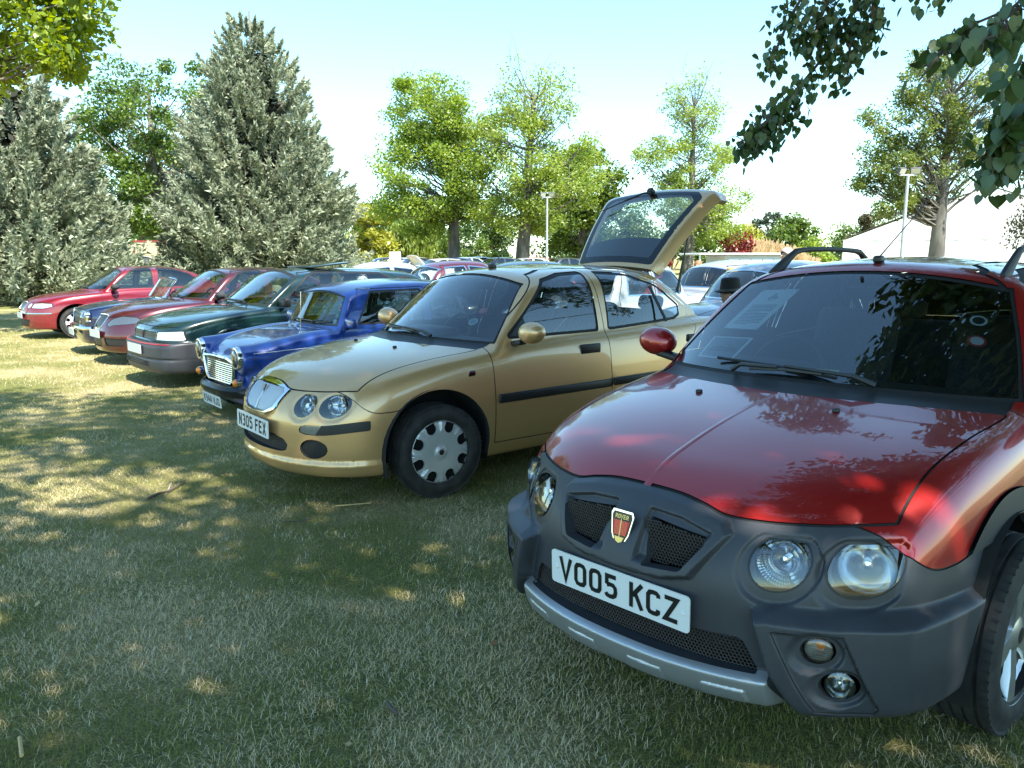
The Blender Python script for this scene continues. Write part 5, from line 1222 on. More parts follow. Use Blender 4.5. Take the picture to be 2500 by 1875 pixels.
# ------------------------------------------------------------------ foliage
def leafmat(name, c1, c2, tr=.35, scale=.8, gloss=.06, c3=None):
    if name in MAT: return MAT[name]
    m = bpy.data.materials.new(name); m.use_nodes = True; MAT[name] = m; n, l = nodes(m); n.clear()
    o = n.new('ShaderNodeOutputMaterial'); a = n.new('ShaderNodeBsdfDiffuse'); t = n.new('ShaderNodeBsdfTranslucent'); g = n.new('ShaderNodeBsdfGlossy'); g.inputs['Roughness'].default_value = .45; g.inputs[0].default_value = (.6,.65,.6,1)
    m1 = n.new('ShaderNodeMixShader'); m1.inputs[0].default_value = tr; m2 = n.new('ShaderNodeMixShader'); m2.inputs[0].default_value = gloss
    tc = n.new('ShaderNodeTexCoord'); nz = n.new('ShaderNodeTexNoise'); nz.inputs['Scale'].default_value = scale; nz.inputs['Detail'].default_value = 3; l.new(tc.outputs['Object'], nz.inputs['Vector'])
    gi = n.new('ShaderNodeNewGeometry'); ad = n.new('ShaderNodeMath'); ad.operation = 'MULTIPLY_ADD'; ad.inputs[1].default_value = .5; ad.inputs[2].default_value = -.25; l.new(gi.outputs['Random Per Island'], ad.inputs[0])
    a2 = n.new('ShaderNodeMath'); a2.operation = 'ADD'; l.new(nz.outputs[0], a2.inputs[0]); l.new(ad.outputs[0], a2.inputs[1])
    r = n.new('ShaderNodeValToRGB'); r.color_ramp.elements[0].position = .3; r.color_ramp.elements[1].position = .7; r.color_ramp.elements[0].color = (*c1, 1); r.color_ramp.elements[1].color = (*c2, 1); l.new(a2.outputs[0], r.inputs[0])
    hs = n.new('ShaderNodeHueSaturation'); hs.inputs['Hue'].default_value = .485; hs.inputs['Saturation'].default_value = 1.1; hs.inputs['Value'].default_value = 1.3; l.new(r.outputs[0], hs.inputs['Color'])
    l.new(r.outputs[0], a.inputs[0]); l.new(hs.outputs[0], t.inputs[0]); l.new(a.outputs[0], m1.inputs[1]); l.new(t.outputs[0], m1.inputs[2]); l.new(m1.outputs[0], m2.inputs[1]); l.new(g.outputs[0], m2.inputs[2]); l.new(m2.outputs[0], o.inputs[0])
    return m
BARK = noise_mix('bark', (.09,.075,.06), (.22,.19,.16), 3, .9, bump=.5, bscale=12, stretch=(1,1,.25))
BARKG = noise_mix('bark_grey', (.075,.07,.06), (.18,.165,.145), 2.5, .9, bump=.4, bscale=9, stretch=(1,1,.3))
TWIG = mat('twig', (.10,.075,.055), .85)
def unit(n_, r=rng):
    v = r.normal(size=(n_, 3)); return v/np.linalg.norm(v, axis=1)[:, None]
LEAF5 = np.array([(0,-.5),(.36,-.12),(.26,.28),(0,.62),(-.26,.28),(-.36,-.12)])
def cards(P, size, up=None, aspect=1.0, r=rng, shape='quad', flat=.0, dirs=None):
    """one small leaf face per point, random tilt; vectorised"""
    n_ = len(P); size = np.broadcast_to(size, (n_,)); t = unit(n_, r) if dirs is None else dirs; q = unit(n_, r)
    if flat: q[:,2] = np.abs(q[:,2])+flat
    b = np.cross(t, q); b /= np.linalg.norm(b, axis=1)[:, None]+1e-9
    t = t*(size*aspect)[:, None]; b = b*size[:, None]
    if shape == 'quad':
        V = np.stack([P-t*.5, P+b*.36-t*.02, P+t*.55, P-b*.36-t*.02], 1).reshape(-1, 3); o = np.arange(n_)*4
        return V, np.stack([o,o+1,o+2,o+3], 1)
    if shape == 'tri':
        V = np.stack([P-b*.30-t*.4, P+b*.30-t*.4, P+t*.6], 1).reshape(-1, 3); o = np.arange(n_)*3; return V, np.stack([o,o+1,o+2], 1)
def limb(mb, a, b, r0, r1, sag=.0, seg=6, wob=.06, r=rnd, n_=6):
    a, b = Vector(a), Vector(b); L = (b-a).length; pts, rr = [], []; off = Vector((0,0,0))
    for i in range(n_+1):
        t = i/n_; p = a.lerp(b, t)+Vector((0,0,sag*L*math.sin(PI*t)))+off; pts.append(p); rr.append(r0+(r1-r0)*t)
        off = off+Vector((r.uniform(-1,1), r.uniform(-1,1), r.uniform(-.6,.6)))*wob*L/n_
        if i == n_-1: off = Vector((0,0,0))
    mb.tube(pts, rr, seg, cap=False); return pts
def tree(name, label, base, height, crown, lm, bark=None, leaf=.2, nclump=60, per=260, clump=.9, trunk_r=.3, fork=.35, cat='tree', group=None, bare=0, seed=1, shell_=.45, lean=(0,0), aspect=1.15, droop=0, trunk_h=None, twigs=3):
    """crown = list of (centre xyz relative to base, radii xyz, weight)"""
    r = np.random.default_rng(seed); rr = random.Random(seed); root = empty(name, base); tag(root, label, cat, group); bark = bark or BARK
    wsum = sum(c[2] for c in crown); cl = []
    for c, rad, wt in crown:
        k = max(1, int(round(nclump*wt/wsum))); u = unit(k, r)*(r.random(k)[:, None]**(1/3)*(1-shell_)+shell_); cl.append(np.array(c)+u*np.array(rad))
    cl = np.vstack(cl); tb = MB(); th = trunk_h or height*.8; top = Vector((lean[0], lean[1], th))
    pts = limb(tb, (0,0,-.15), top, trunk_r, trunk_r*.18, 0, 10, .035, rr, 10)
    tb.lathe([(trunk_r*1.5,-.15),(trunk_r*1.15,.25),(trunk_r*.98,.8)], 12, Matrix.Rotation(PI/2, 4, 'X') @ Matrix.Scale(-1, 4, (0,1,0)))
    tb.build('trunk', bark, root, sharp=0)
    lb = MB()
    for c in cl:
        z = min(max(height*fork*rr.uniform(.85,1.2), c[2]-rr.uniform(.35,.9)*math.hypot(c[0], c[1])-rr.uniform(0,.10)*height), th*.97); t = (z+.15)/(th+.15)*(len(pts)-1); i = int(min(t, len(pts)-2)); a = pts[i].lerp(pts[i+1], t-i)
        L = (Vector(c)-a).length; q = limb(lb, a, c, min(trunk_r*.38, .013*L+.010), .009, -.05 if droop == 0 else .10, 5, .16, rr, 5)
        for _ in range(twigs):
            s0 = q[rr.randint(2,5)]; e = s0+Vector(tuple(unit(1, r)[0]))*clump*rr.uniform(.8,1.7)+Vector((0,0,.25*clump)); limb(lb, s0, e, .014, .004, 0, 3, .2, rr, 3)
    lb.build('branch', bark, root, sharp=0)['kind'] = 'stuff'
    n_ = len(cl)*per; ci = np.repeat(cl, per, 0); u = unit(n_, r)*(r.random(n_)[:, None]**.5)*clump*r.uniform(.6,1.25,(len(cl),1)).repeat(per, 0); u[:,2] *= .75
    P = ci+u
    if droop:
        P[:,2] -= droop*r.random(n_)**1.5*2.2
    if bare:
        zt = (P[:,2]-height*(1-bare))/(height*bare); P = P[r.random(n_) > np.clip(zt, 0, .97)]
    dirs = None
    if droop: dirs = unit(len(P), r)*.35; dirs[:,2] -= 1; dirs /= np.linalg.norm(dirs, axis=1)[:, None]
    V, Fq = cards(P, leaf*r.uniform(.6,1.25,len(P)), aspect=aspect, r=r, flat=.25, dirs=dirs)
    mk('foliage', V, Fq, lm, root, smooth=False)['kind'] = 'stuff'
    if bare:
        tw = MB()
        for _ in range(int(420*bare)):
            c = cl[rr.randrange(len(cl))]
            if c[2] < height*(1-bare*1.1): continue
            a = Vector(c)+Vector(tuple(unit(1, r)[0]))*clump*.5; out = Vector((a.x*.25, a.y*.25, 1)).normalized(); e = a+(out+Vector(tuple(unit(1, r)[0]))*.8)*rr.uniform(.5,1.3); limb(tw, a, e, .014, .004, 0, 3, .2, rr, 3)
        if tw.n: tw.build('twig', mat('twig_pale', (.30,.25,.24), .9), root, sharp=0)['kind'] = 'stuff'
    return root
def conifer(name, label, base, height, rad, lm, seed=1, nspray=1500, per=80, low=.0, power=.8, group=None, lop=1.0):
    r = np.random.default_rng(seed); rr = random.Random(seed); root = empty(name, base); tag(root, label, 'tree', group)
    MB().tube([(0,0,-.1),(.05,0,height*.5),(0,0,height*.97)], [.38,.2,.03], 10).build('trunk', BARK, root)
    t = 1-np.sqrt(1-r.random(nspray)*.995); az = r.uniform(0, 2*PI, nspray)          # more sprays low down, where the cone is widest
    lobe = 1+.16*np.sin(az*3+seed)+.10*np.sin(az*5+2.1*seed)+.13*np.sin(t*26+az*2)
    R = rad*(1-t)**power*lobe*(.45+.60*r.random(nspray)**.45)+.06; z = low+t*(height-low)
    c = np.stack([R*np.cos(az), R*np.sin(az), z-.05*R], 1)
    out = np.stack([np.cos(az), np.sin(az), .35+.9*t], 1)+unit(nspray, r)*.45; out /= np.linalg.norm(out, axis=1)[:, None]
    L = (.34+.62*(1-t))*r.uniform(.65,1.3,nspray)*lop
    s = r.random((nspray, per)); side = r.normal(size=(nspray, per, 3)); w_ = (.30*L[:, None]*(1-s*.75))[..., None]
    P = c[:, None]+out[:, None]*(s*L[:, None])[..., None]+side*w_*.42; P[..., 2] += .18*(s**2)*L[:, None]
    d = out[:, None]*.9+side*.55; d = d/np.linalg.norm(d, axis=-1)[..., None]
    V, Fq = cards(P.reshape(-1, 3), .165*r.uniform(.6,1.3,nspray*per), aspect=1.15, r=r, shape='tri', dirs=d.reshape(-1, 3))
    mk('foliage', V, Fq, lm, root, smooth=False)['kind'] = 'stuff'
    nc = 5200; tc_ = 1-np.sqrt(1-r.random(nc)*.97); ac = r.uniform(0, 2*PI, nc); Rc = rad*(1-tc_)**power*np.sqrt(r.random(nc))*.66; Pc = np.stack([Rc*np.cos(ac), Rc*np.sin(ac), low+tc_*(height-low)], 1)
    V, Fq = cards(Pc, .42*r.uniform(.6,1.2,nc), r=r); mk('inner_foliage', V, Fq, mat('shaded_core_needles', (.035,.04,.025), .9), root, smooth=False)['kind'] = 'stuff'  # core cards coloured dark to stand in for shade inside the crown
    b = MB()
    for k in range(0, nspray, 6):
        limb(b, (0,0,max(.3, c[k][2]-.25*R[k])), c[k], .02+.02*(1-t[k]), .008, 0, 4, .08, rr, 3)
    b.build('branch', BARK, root, sharp=0)['kind'] = 'stuff'
    return root
def bush(name, label, px, pyt, pyb, pw, Y, lm, leaf=.2, n_=2600, cat='shrub', seed=5, group=None, blades=False):
    """dome of foliage on stems; sized from where it stands"""
    b = at(px, pyb, Y); t = at(px, pyt, Y); zb = float(gz(b.x, Y)); H_ = t.z-zb; W = pw/1878*Y/2; r = np.random.default_rng(seed); root = empty(name, (b.x, Y, zb)); tag(root, label, cat, group)
    k = max(8, n_//160); u = unit(k, r); u[:,2] = np.abs(u[:,2]); cl = u*np.array((W*.8, W*.8, H_*.78))*(r.random(k)[:, None]**.35); cl[:,2] += H_*.08
    P = np.repeat(cl, n_//k, 0); P = P+unit(len(P), r)*(r.random(len(P))[:, None]**.5)*min(W, H_)*.34; P[:,2] = np.abs(P[:,2])
    V, Fq = cards(P, leaf*r.uniform(.6,1.25,len(P)), r=r, aspect=1.15, flat=.2); mk('foliage', V, Fq, lm, root, smooth=False)['kind'] = 'stuff'
    s = MB(); rr = random.Random(seed)
    for c in cl[:14]: limb(s, (c[0]*.15, c[1]*.15, 0), c, .05, .015, 0, 5, .1, rr, 4)
    s.build('stem', BARK, root, sharp=0); return root

G_MID = leafmat('leaf_mid_green', (.06,.115,.018), (.15,.22,.03), .5)
G_YEL = leafmat('leaf_yellow_green', (.17,.25,.04), (.31,.40,.07), .55)
G_DARK = leafmat('leaf_dark_green', (.03,.07,.015), (.08,.14,.026), .4)
G_OAK = leafmat('leaf_oak', (.06,.12,.02), (.15,.23,.035), .5)
G_LIME = leafmat('leaf_lime', (.030,.070,.018), (.06,.115,.028), .28, gloss=.10)
G_CON = leafmat('needle_grey_green', (.17,.20,.135), (.40,.44,.31), .28, scale=1.6, gloss=.02)
G_WIL = leafmat('leaf_willow', (.16,.22,.03), (.26,.33,.06), .45)
G_GOLD = leafmat('leaf_golden', (.26,.28,.03), (.42,.42,.07), .4)
G_RED = leafmat('leaf_red', (.16,.018,.02), (.28,.05,.035), .35)
G_COP = leafmat('leaf_copper', (.06,.055,.03), (.13,.12,.05), .4)
G_PINE = leafmat('leaf_pine', (.05,.075,.05), (.10,.13,.08), .25)
def gp(px, Y, dx=0): p = at(px, 640, Y); return (p.x+dx, Y, float(gz(p.x, Y)))
def ht(py, Y): return at(1250, py, Y).z
FAR = 'trees beyond the car park'
conifer('conifer', 'broad grey-green conifer at the left edge behind the red saloon', gp(20, 28), ht(120, 28)+.3, 3.5, G_CON, 3, 1150, 125, .05, .50, lop=1.5)
conifer('conifer', 'tall pointed grey-green conifer behind the parked cars', gp(640, 34), ht(14, 34)+.25, 3.35, G_CON, 8, 1350, 125, .05, .66, lop=1.5)
tree('oak_tree', 'bright green oak tree between the two grey-green conifers', gp(395, 44), ht(100, 44)+.15, [((0,0,9.2),(4.2,3.5,3.2),2), ((-2.6,0,6.2),(3.0,3,3.0),2), ((1,0,5.2),(3.4,3,3.4),2), ((-1,0,2.4),(3.6,3,2.2),1)], G_OAK, BARK, .17, 150, 290, .95, .42, .3, seed=21)
tree('maple_tree', 'sunlit yellow-green maple reaching in at the top left corner', (-14.1, 15.2, -.15), 10.5, [((3.6,-.6,5.9),(2.9,2.6,1.2),3), ((3.0,-.4,7.6),(3.6,2.8,1.4),3), ((0,0,7.6),(3.2,3.2,2.6),2)], leafmat('leaf_maple', (.13,.20,.018), (.26,.34,.03), .5), BARK, .14, 150, 260, .70, .26, .45, seed=31, aspect=1.0)
tree('hornbeam_tree', 'full yellow-green tree with a leaning grey trunk, left of the pair', gp(1108, 56), ht(185, 56)-.4, [((-1.2,0,10.3),(2.4,2.6,2.7),3), ((-1.8,0,6.4),(3.0,3,3.2),3), ((.9,0,7.5),(2.6,3,4.0),3), ((-1.8,0,3.9),(2.8,2.6,1.3),1)], leafmat('leaf_hornbeam', (.15,.235,.035), (.29,.39,.06), .55), BARKG, .15, 190, 290, .95, .42, .3, seed=41, bare=.10, shell_=.25).scale = (1.2,1.2,1.09)
tree('beech_tree', 'tall tree with a forked grey trunk and thin bare upper branches, right of the pair', gp(1272, 54), ht(165, 54), [((.6,0,10.8),(2.3,2.4,2.7),3), ((-.4,0,7.2),(3.0,3,3),3), ((2.2,0,6.6),(2.4,2.6,2.6),2), ((.2,0,4.0),(3.0,2.6,1.2),2)], G_YEL, BARKG, .14, 170, 215, .9, .46, .28, seed=42, bare=.50, lean=(.7,0), shell_=.2).scale = (1.22,1.2,1.09)
tree('lime_tree', 'dense mid green tree right behind the forked tree', gp(1420, 66), ht(380, 66), [((0,0,6.8),(2.8,2.8,2.9),3), ((0.6,0,3.4),(3.4,3,2.4),2)], G_MID, BARKG, 0.24, 90, 240, 1.0, .35, .25, seed=43).scale = (1.15,1.1,1.05)
tree('poplar_tree', 'slender tree with a bare twiggy top standing alone', gp(1680, 60), ht(165, 60), [((.1,0,12.2),(2.1,2,2.7),3), ((-.6,0,8.2),(3.2,2.6,1.7),3), ((.3,0,5.2),(3.6,3,1.7),3), ((1.2,0,3.4),(2.6,2.2,1.2),1)], G_YEL, BARKG, .14, 150, 215, .85, .40, .25, seed=51, bare=.50, shell_=.2).scale = (1.15,1.15,1.04)
tree('sycamore_tree', 'tree with a thick pale trunk in front of the white marquee', gp(2285, 31), ht(85, 31), [((.3,0,8.3),(2.3,2.2,1.7),3), ((-1.5,0,6.3),(1.9,2,1.6),2), ((1.5,0,6.6),(1.9,2,1.8),2), ((-2.1,0,4.6),(1.3,1.4,1.5),2), ((-.5,0,4.4),(1.2,1.6,1.4),1)], leafmat('leaf_sycamore', (.09,.14,.03), (.20,.25,.05), .5), BARKG, .10, 190, 170, .52, .36, .3, seed=61, bare=.12, twigs=4, shell_=.12)
tree('copper_beech', 'drooping copper-brown foliage at the right edge over the marquee', gp(2620, 34), 9, [((-.5,0,5.6),(2.0,2,1.4),2), ((-1.2,0,3.4),(1.3,1.5,1.3),2), ((1,0,6),(2,2,2),1)], G_COP, BARK, .12, 40, 260, .6, .3, .3, seed=62, droop=.5)
# backdrop of trees round the park
for i, (px, pt, Y, wd, lm, lab, nm) in enumerate((
   (905, 505, 74, 2.2, G_GOLD, 'small golden leaved tree left of the willow', 'golden_tree'),
   (965, 462, 96, 4.5, G_MID, 'hazy green tree behind the willow', 'broadleaf_tree'),
   (1060, 470, 98, 4.0, G_OAK, 'green tree behind the left of the forked pair', 'broadleaf_tree'),
   (1190, 500, 90, 5.0, G_DARK, 'dark tree filling the gap between the two trunks', 'broadleaf_tree'),
   (1370, 470, 88, 5.0, G_DARK, 'dark tree behind the left lamp post', 'broadleaf_tree'),
   (1530, 505, 92, 4.6, G_MID, 'green tree behind the raised tailgate', 'broadleaf_tree'),
   (1700, 490, 84, 4.0, G_OAK, 'green tree behind the slender trunk', 'broadleaf_tree'),
   (1880, 522, 100, 3.2, G_PINE, 'grey-green pine beyond the reed bed', 'pine_tree'),
   (1935, 530, 92, 3.0, G_MID, 'spreading green tree right of the far pine', 'broadleaf_tree'),
   (2090, 548, 120, 5.0, G_MID, 'low far tree just left of the marquee', 'broadleaf_tree'),
   (2135, 512, 110, 3.5, G_COP, 'brownish tree rising behind the marquee edge', 'broadleaf_tree'),
   (820, 520, 100, 5.0, G_MID, 'far green tree at the right skirt of the tall conifer', 'broadleaf_tree'),
   (300, 420, 66, 5.5, G_DARK, 'dark green tree behind the oak', 'broadleaf_tree'),
   (470, 470, 62, 4.0, G_OAK, 'green tree glimpsed behind the tall conifer', 'broadleaf_tree'))):
    h_ = ht(pt, Y); tree(nm, lab, gp(px, Y), h_, [((0,0,h_*.66),(wd*.85,wd*.8,h_*.30),3), ((0,0,h_*.36),(wd,wd*.8,h_*.28),2)], lm, BARK, .34, 34, 170, wd*.36, .22, .25, group=FAR, seed=70+i, twigs=1)
tree('willow_tree', 'pale yellow-green weeping willow by the far car park', gp(1000, 78), ht(535, 78), [((0,0,3.8),(2.6,2.4,1.0),3), ((-1,0,3.0),(2.8,2.4,.9),2)], G_WIL, BARK, .30, 46, 230, .75, .3, .35, seed=90, droop=1.1, aspect=1.7)
HG = 'hedge shrubs beyond the car park'
for i, (px, pt, pw, Y, lm, lab) in enumerate(((1075,560,110,80,G_MID,'bright green shrub left of the leaning trunk'),(1165,565,120,78,G_MID,'sunlit shrub between the two grey trunks'),(1225,585,70,74,G_DARK,'dark shrub beside the forked trunk'),(1390,560,190,80,G_DARK,'dark hedge shrub below the lamp post'),(1500,575,140,82,G_DARK,'dark shrub left of the raised tailgate'),(1640,570,120,78,G_DARK,'dark shrub at the foot of the slender tree'),(1735,560,90,76,G_MID,'green shrub left of the red bush'),(1975,552,130,70,G_YEL,'bright green rounded bush right of the reeds'),(2080,585,150,74,G_DARK,'low green bush left of the marquee'),(930,600,120,84,G_MID,'low shrub left of the willow'),(1610,585,60,70,G_RED,'dark red shrub beside the slender trunk'),(260,600,140,46,G_DARK,'dark green shrub behind the person in white'))):
    bush('shrub', lab, px, pt, 640, pw, Y, lm, .26, 2200, seed=100+i, group=HG)
bush('golden_bush', 'golden yellow bush behind the red maple bush', 1815, 508, 640, 110, 79, G_GOLD, .25, 2600, seed=130)
bush('red_maple_bush', 'deep red maple bush beside the reeds', 1790, 538, 640, 120, 62, G_RED, .22, 3000, seed=131)
# reeds
def reeds():
    Y = 66; p0, p1 = at(1800, 640, Y).x, at(1985, 640, Y).x; n_ = 5200; x = rng.uniform(p0, p1, n_); y = Y+rng.uniform(-1.5, 1.5, n_); hh = rng.uniform(.7,1.0,n_)*np.interp(x, [p0, p0+1.2, (p0+p1)/2, p1], [2.4, 3.0, 2.9, 1.6])*(.8+.4*vnoise(x, y, .9, 5))
    z = gz(x, y); w_ = rng.uniform(.012,.03,n_); le = rng.normal(0,.14,(n_,2))*hh[:, None]
    V = np.stack([np.stack([x-w_,y,z],1), np.stack([x+w_,y,z],1), np.stack([x+le[:,0]+w_*1.6,y+le[:,1],z+hh*.86],1), np.stack([x+le[:,0]*1.15,y+le[:,1],z+hh],1), np.stack([x+le[:,0]-w_*1.6,y+le[:,1],z+hh*.86],1)], 1).reshape(-1, 3); o = np.arange(n_)*5
    tag(mk('reed_bed', V, np.vstack([np.stack([o,o+1,o+2,o+4],1), np.stack([o+4,o+2,o+3,o+3],1)[:, [0,1,2,2]]])[:n_], leafmat('reed_straw', (.42,.29,.14), (.60,.46,.26), .25)), 'tall straw coloured reeds right of the red maple bush', 'reeds', kind='stuff')
reeds()

# -- the lime tree whose canopy shades the foreground; its sprays hang into the top right
def overhead():
    r = np.random.default_rng(5); rr = random.Random(5); B = Vector((6.2, -3.4, 0)); root = empty('lime_tree', B); tag(root, 'large lime tree with dark heart shaped leaves hanging in at the top right', 'tree')
    tb = MB(); pts = limb(tb, (0,0,-.2), (-.6,.8,11), .42, .12, 0, 12, .03, rr, 10); tb.build('trunk', BARK, root, sharp=0)
    cl = []
    def blob(c, rad, k):
        u = unit(k, r)*(r.random(k)[:, None]**.33); cl.append(np.array(c)+u*np.array(rad))
    blob((-3.4,1.4,9.6), (9.6,6.6,3.4), 400); blob((-6.5,-.5,7.2), (5.5,4.5,2.6), 90); blob((-1.6,6.4,6.9), (3.4,4.6,2.6), 190); blob((2.4,11,5.4), (2.4,2.4,1.8), 22); blob((-.8,-1,6.2), (5,4,2), 60)
    cl = np.vstack(cl); wx = cl+np.array(B)
    # clumps cut away to let in skylight and sky reflections, none low in front
    ok = ~((wx[:,1] > 1.0) & (wx[:,0] < 1.5+.06*wx[:,1]) & (wx[:,1] > 6.9-.25*wx[:,2])); ok &= ~((wx[:,1] > .3) & (wx[:,2] < 1.45+.40*wx[:,1]+.9) & (np.abs(wx[:,0]) < .70*wx[:,1]+.6)); ok &= (wx[:,1] > -5.2) & (wx[:,0] > -4.8) & (wx[:,0] < 11); cl = cl[ok]
    lb = MB()
    for c in cl[::3]:
        z = min(max(3.2, c[2]-.4*math.hypot(c[0], c[1])), 10); t = (z+.2)/11.2*10; i = int(min(t, 9)); limb(lb, pts[i].lerp(pts[i+1], t-i), c, .06, .012, .02, 5, .1, rr, 5)
    lb.build('branch', BARK, root, sharp=0)['kind'] = 'stuff'
    per = 150; P = np.repeat(cl, per, 0); P = P+unit(len(P), r)*(r.random(len(P))[:, None]**.5)*.75
    V, Fq = cards(P, .19*r.uniform(.7,1.25,len(P)), r=r, flat=.5, aspect=1.05, shape='tri'); o = mk('foliage', V, Fq, G_LIME, root, smooth=False); o['kind'] = 'stuff'
    # hanging sprays, leaf by leaf
    hv = [(0,0,0),(.20,.10,.03),(.42,-.05,.05),(.50,-.32,.05),(.40,-.62,.03),(.20,-.90,.0),(0,-1.12,-.03),(-.20,-.90,.0),(-.40,-.62,.03),(-.50,-.32,.05),(-.42,-.05,.05),(-.20,.10,.03),(0,-.5,-.03)]
    me = bpy.data.meshes.new('leaf'); me.from_pydata(hv, [], [(i, (i+1) % 12, 12) for i in range(12)]); me.materials.append(G_LIME); me.polygons.foreach_set('use_smooth', np.ones(12, bool)); me.update()
    stems = MB(); leaves = []
    def spray(path, Y, width, n_, size, tw=14):
        W = [at(px, py, Y+rr.uniform(-.15,.15))-B for px, py in path]; stems.tube(W, [.012*Y/6.5]*(len(W)-1)+[.004], 5)
        for _ in range(tw):
            i = rr.randrange(len(W)-1); a = W[i].lerp(W[i+1], rr.random()); e = a+Vector((rr.uniform(-1,1)*width, rr.uniform(-1,1)*width, rr.uniform(-1.0,.35)*width)); stems.tube([a, a.lerp(e,.5)+Vector((0,0,.03)), e], [.005,.004,.002], 4)
            for _ in range(max(1, n_//tw)):
                p = a.lerp(e, rr.random()**.7)+Vector((rr.gauss(0,.05), rr.gauss(0,.05), rr.gauss(0,.045)-.02))*(Y/6.5)**.5
                leaves.append((p, size*rr.uniform(.65,1.2), (p+B-Vector((0,0,CAM_H))).length))
    Y = 6.6
    spray([(2150,-90),(2080,30),(2010,140),(1940,225),(1870,300),(1800,355)], Y, .17, 419, 0.058, 56)
    spray([(2080,30),(2075,120),(2070,190)], Y-.1, .16, 147, 0.057, 19); spray([(1990,-60),(1930,40),(1900,110),(1870,150)], Y+.2, .15, 197, 0.057, 22); spray([(2050,-80),(2010,30),(1980,110)], Y, .20, 271, 0.057, 26); spray([(2150,-60),(2130,30),(2135,80)], Y-.2, .10, 82, 0.057, 13)
    spray([(1960,200),(1900,270),(1830,330)], Y-.1, .15, 172, 0.058, 19)
    spray([(2290,-90),(2285,-10)], 5.6, .12, 33, 0.052, 6)
    Y = 3.5
    spray([(2560,-60),(2470,20),(2370,62),(2300,125),(2245,195)], Y, .075, 98, 0.062, 22); spray([(2520,-10),(2440,60),(2400,100)], Y, .09, 63, 0.064, 13); spray([(2580,80),(2510,150),(2485,210)], 3.2, .07, 53, 0.065, 9)
    spray([(2640,200),(2520,260),(2450,330),(2400,400)], 3.9, .13, 197, 0.064, 26); spray([(2600,300),(2480,360),(2400,440)], 4.2, .12, 147, 0.064, 19); spray([(2560,150),(2500,220)], 4.2, .12, 73, 0.060, 9)
    stems.build('twig', TWIG, root)['kind'] = 'stuff'
    leaves.sort(key=lambda q: -q[1]/q[2])
    mats = []
    for p, sz, _ in leaves:
        mats.append(Matrix.Translation(p) @ Matrix.Rotation(rr.uniform(0,2*PI),4,'Z') @ Matrix.Rotation(PI/2+rr.gauss(-.25,.45),4,'X') @ Matrix.Rotation(rr.gauss(0,.45),4,'Y') @ Matrix.Scale(sz,4))
    for m_ in mats[:300]:
        o = bpy.data.objects.new('leaf', me); C.objects.link(o); o.parent = root; o.matrix_local = m_
    base = np.array(hv); rest = [base @ np.array(m_)[:3,:3].T+np.array(m_)[:3,3] for m_ in mats[300:]]
    if rest:
        n_ = len(rest); F0 = np.array([(i, (i+1) % 12, 12) for i in range(12)]); mk('leaves', np.vstack(rest), np.vstack([F0+13*k for k in range(n_)]), G_LIME, root, sharp=0)['kind'] = 'stuff'
overhead()

# ------------------------------------------------------------------ second row: rounded cars of the fifties, mostly hidden behind the front row
CL_P = dict(h=.03, top=1.56, tail=-3.1, zb=.2, wb=2.55, WR=.33, AR=.37, track=.68, hw=.95, kp=.28, kt=.22, kc=.24, kw=.10, kb=.22, rim=.2, rc=.09, crown=.06, welly=.74,
  xf=[(0,.80),(.2,.78),(.42,.70),(.62,.50),(.75,.25),(.82,-.05)], pf=[(.1,.12),(.25,.03),(.45,0),(.62,.02),(.75,.06),(.9,.15)],
  hc=[(-3.4,.72),(-3.0,.86),(-2.6,.98),(-1.5,1.0),(-.6,1.0),(-.2,.98),(.3,.92),(.6,.82),(.75,.70),(.85,.5)], wd=[(-3.2,.55),(-2.8,.70),(-2.2,.78),(-1,.80),(0,.80),(.5,.76),(.8,.7)], ins=[(.12,.08),(.3,.02),(.5,0),(.7,.01),(.85,.035),(1.0,.08)],
  rr=[(-.6,1.30),(-.85,1.44),(-1.1,1.50),(-1.5,1.53),(-1.9,1.515),(-2.3,1.44),(-2.6,1.33)], wc=[(.8,.74),(1.0,.69),(1.15,.645),(1.3,.60),(1.45,.53),(1.55,.45)], ws=(-.40,.98,.75,.42,.40), wsy=(.60,.50), wsz=(1.03,1.40), wsx=-.98, back=(-2.25,1.42,.75,.30),
  wins=[[(-.92,1.04),(-.98,1.37),(-1.42,1.40),(-1.42,1.04)], [(-1.53,1.04),(-1.53,1.40),(-1.95,1.36),(-2.15,1.18),(-2.08,1.04)]], rwz=(1.08,1.36,.42,-2.2), seal=CHROME, sealoff=.003, wing=WIND,
  panels=[('bonnet', lambda P, N: np.maximum.reduce([.74-P[:,2], np.abs(P[:,1])-.42, -.36-P[:,0]])), ('front_door', lambda P, N: np.maximum(sdpoly(P[:,0], P[:,2], [(-.70,.32),(-.72,1.0),(-.92,1.42),(-1.47,1.45),(-1.47,.32)]), .3-np.abs(P[:,1]))), ('rear_door', lambda P, N: np.maximum(sdpoly(P[:,0], P[:,2], [(-1.48,.32),(-1.48,1.45),(-1.95,1.42),(-2.22,1.2),(-2.2,.9),(-2.1,.32)]), .3-np.abs(P[:,1])))], wstyle='alloy8', wm=CHROME, seatx=-1.35, rearx=-2.05, seatz=.5)
ROW2 = 'older cars in the second row'
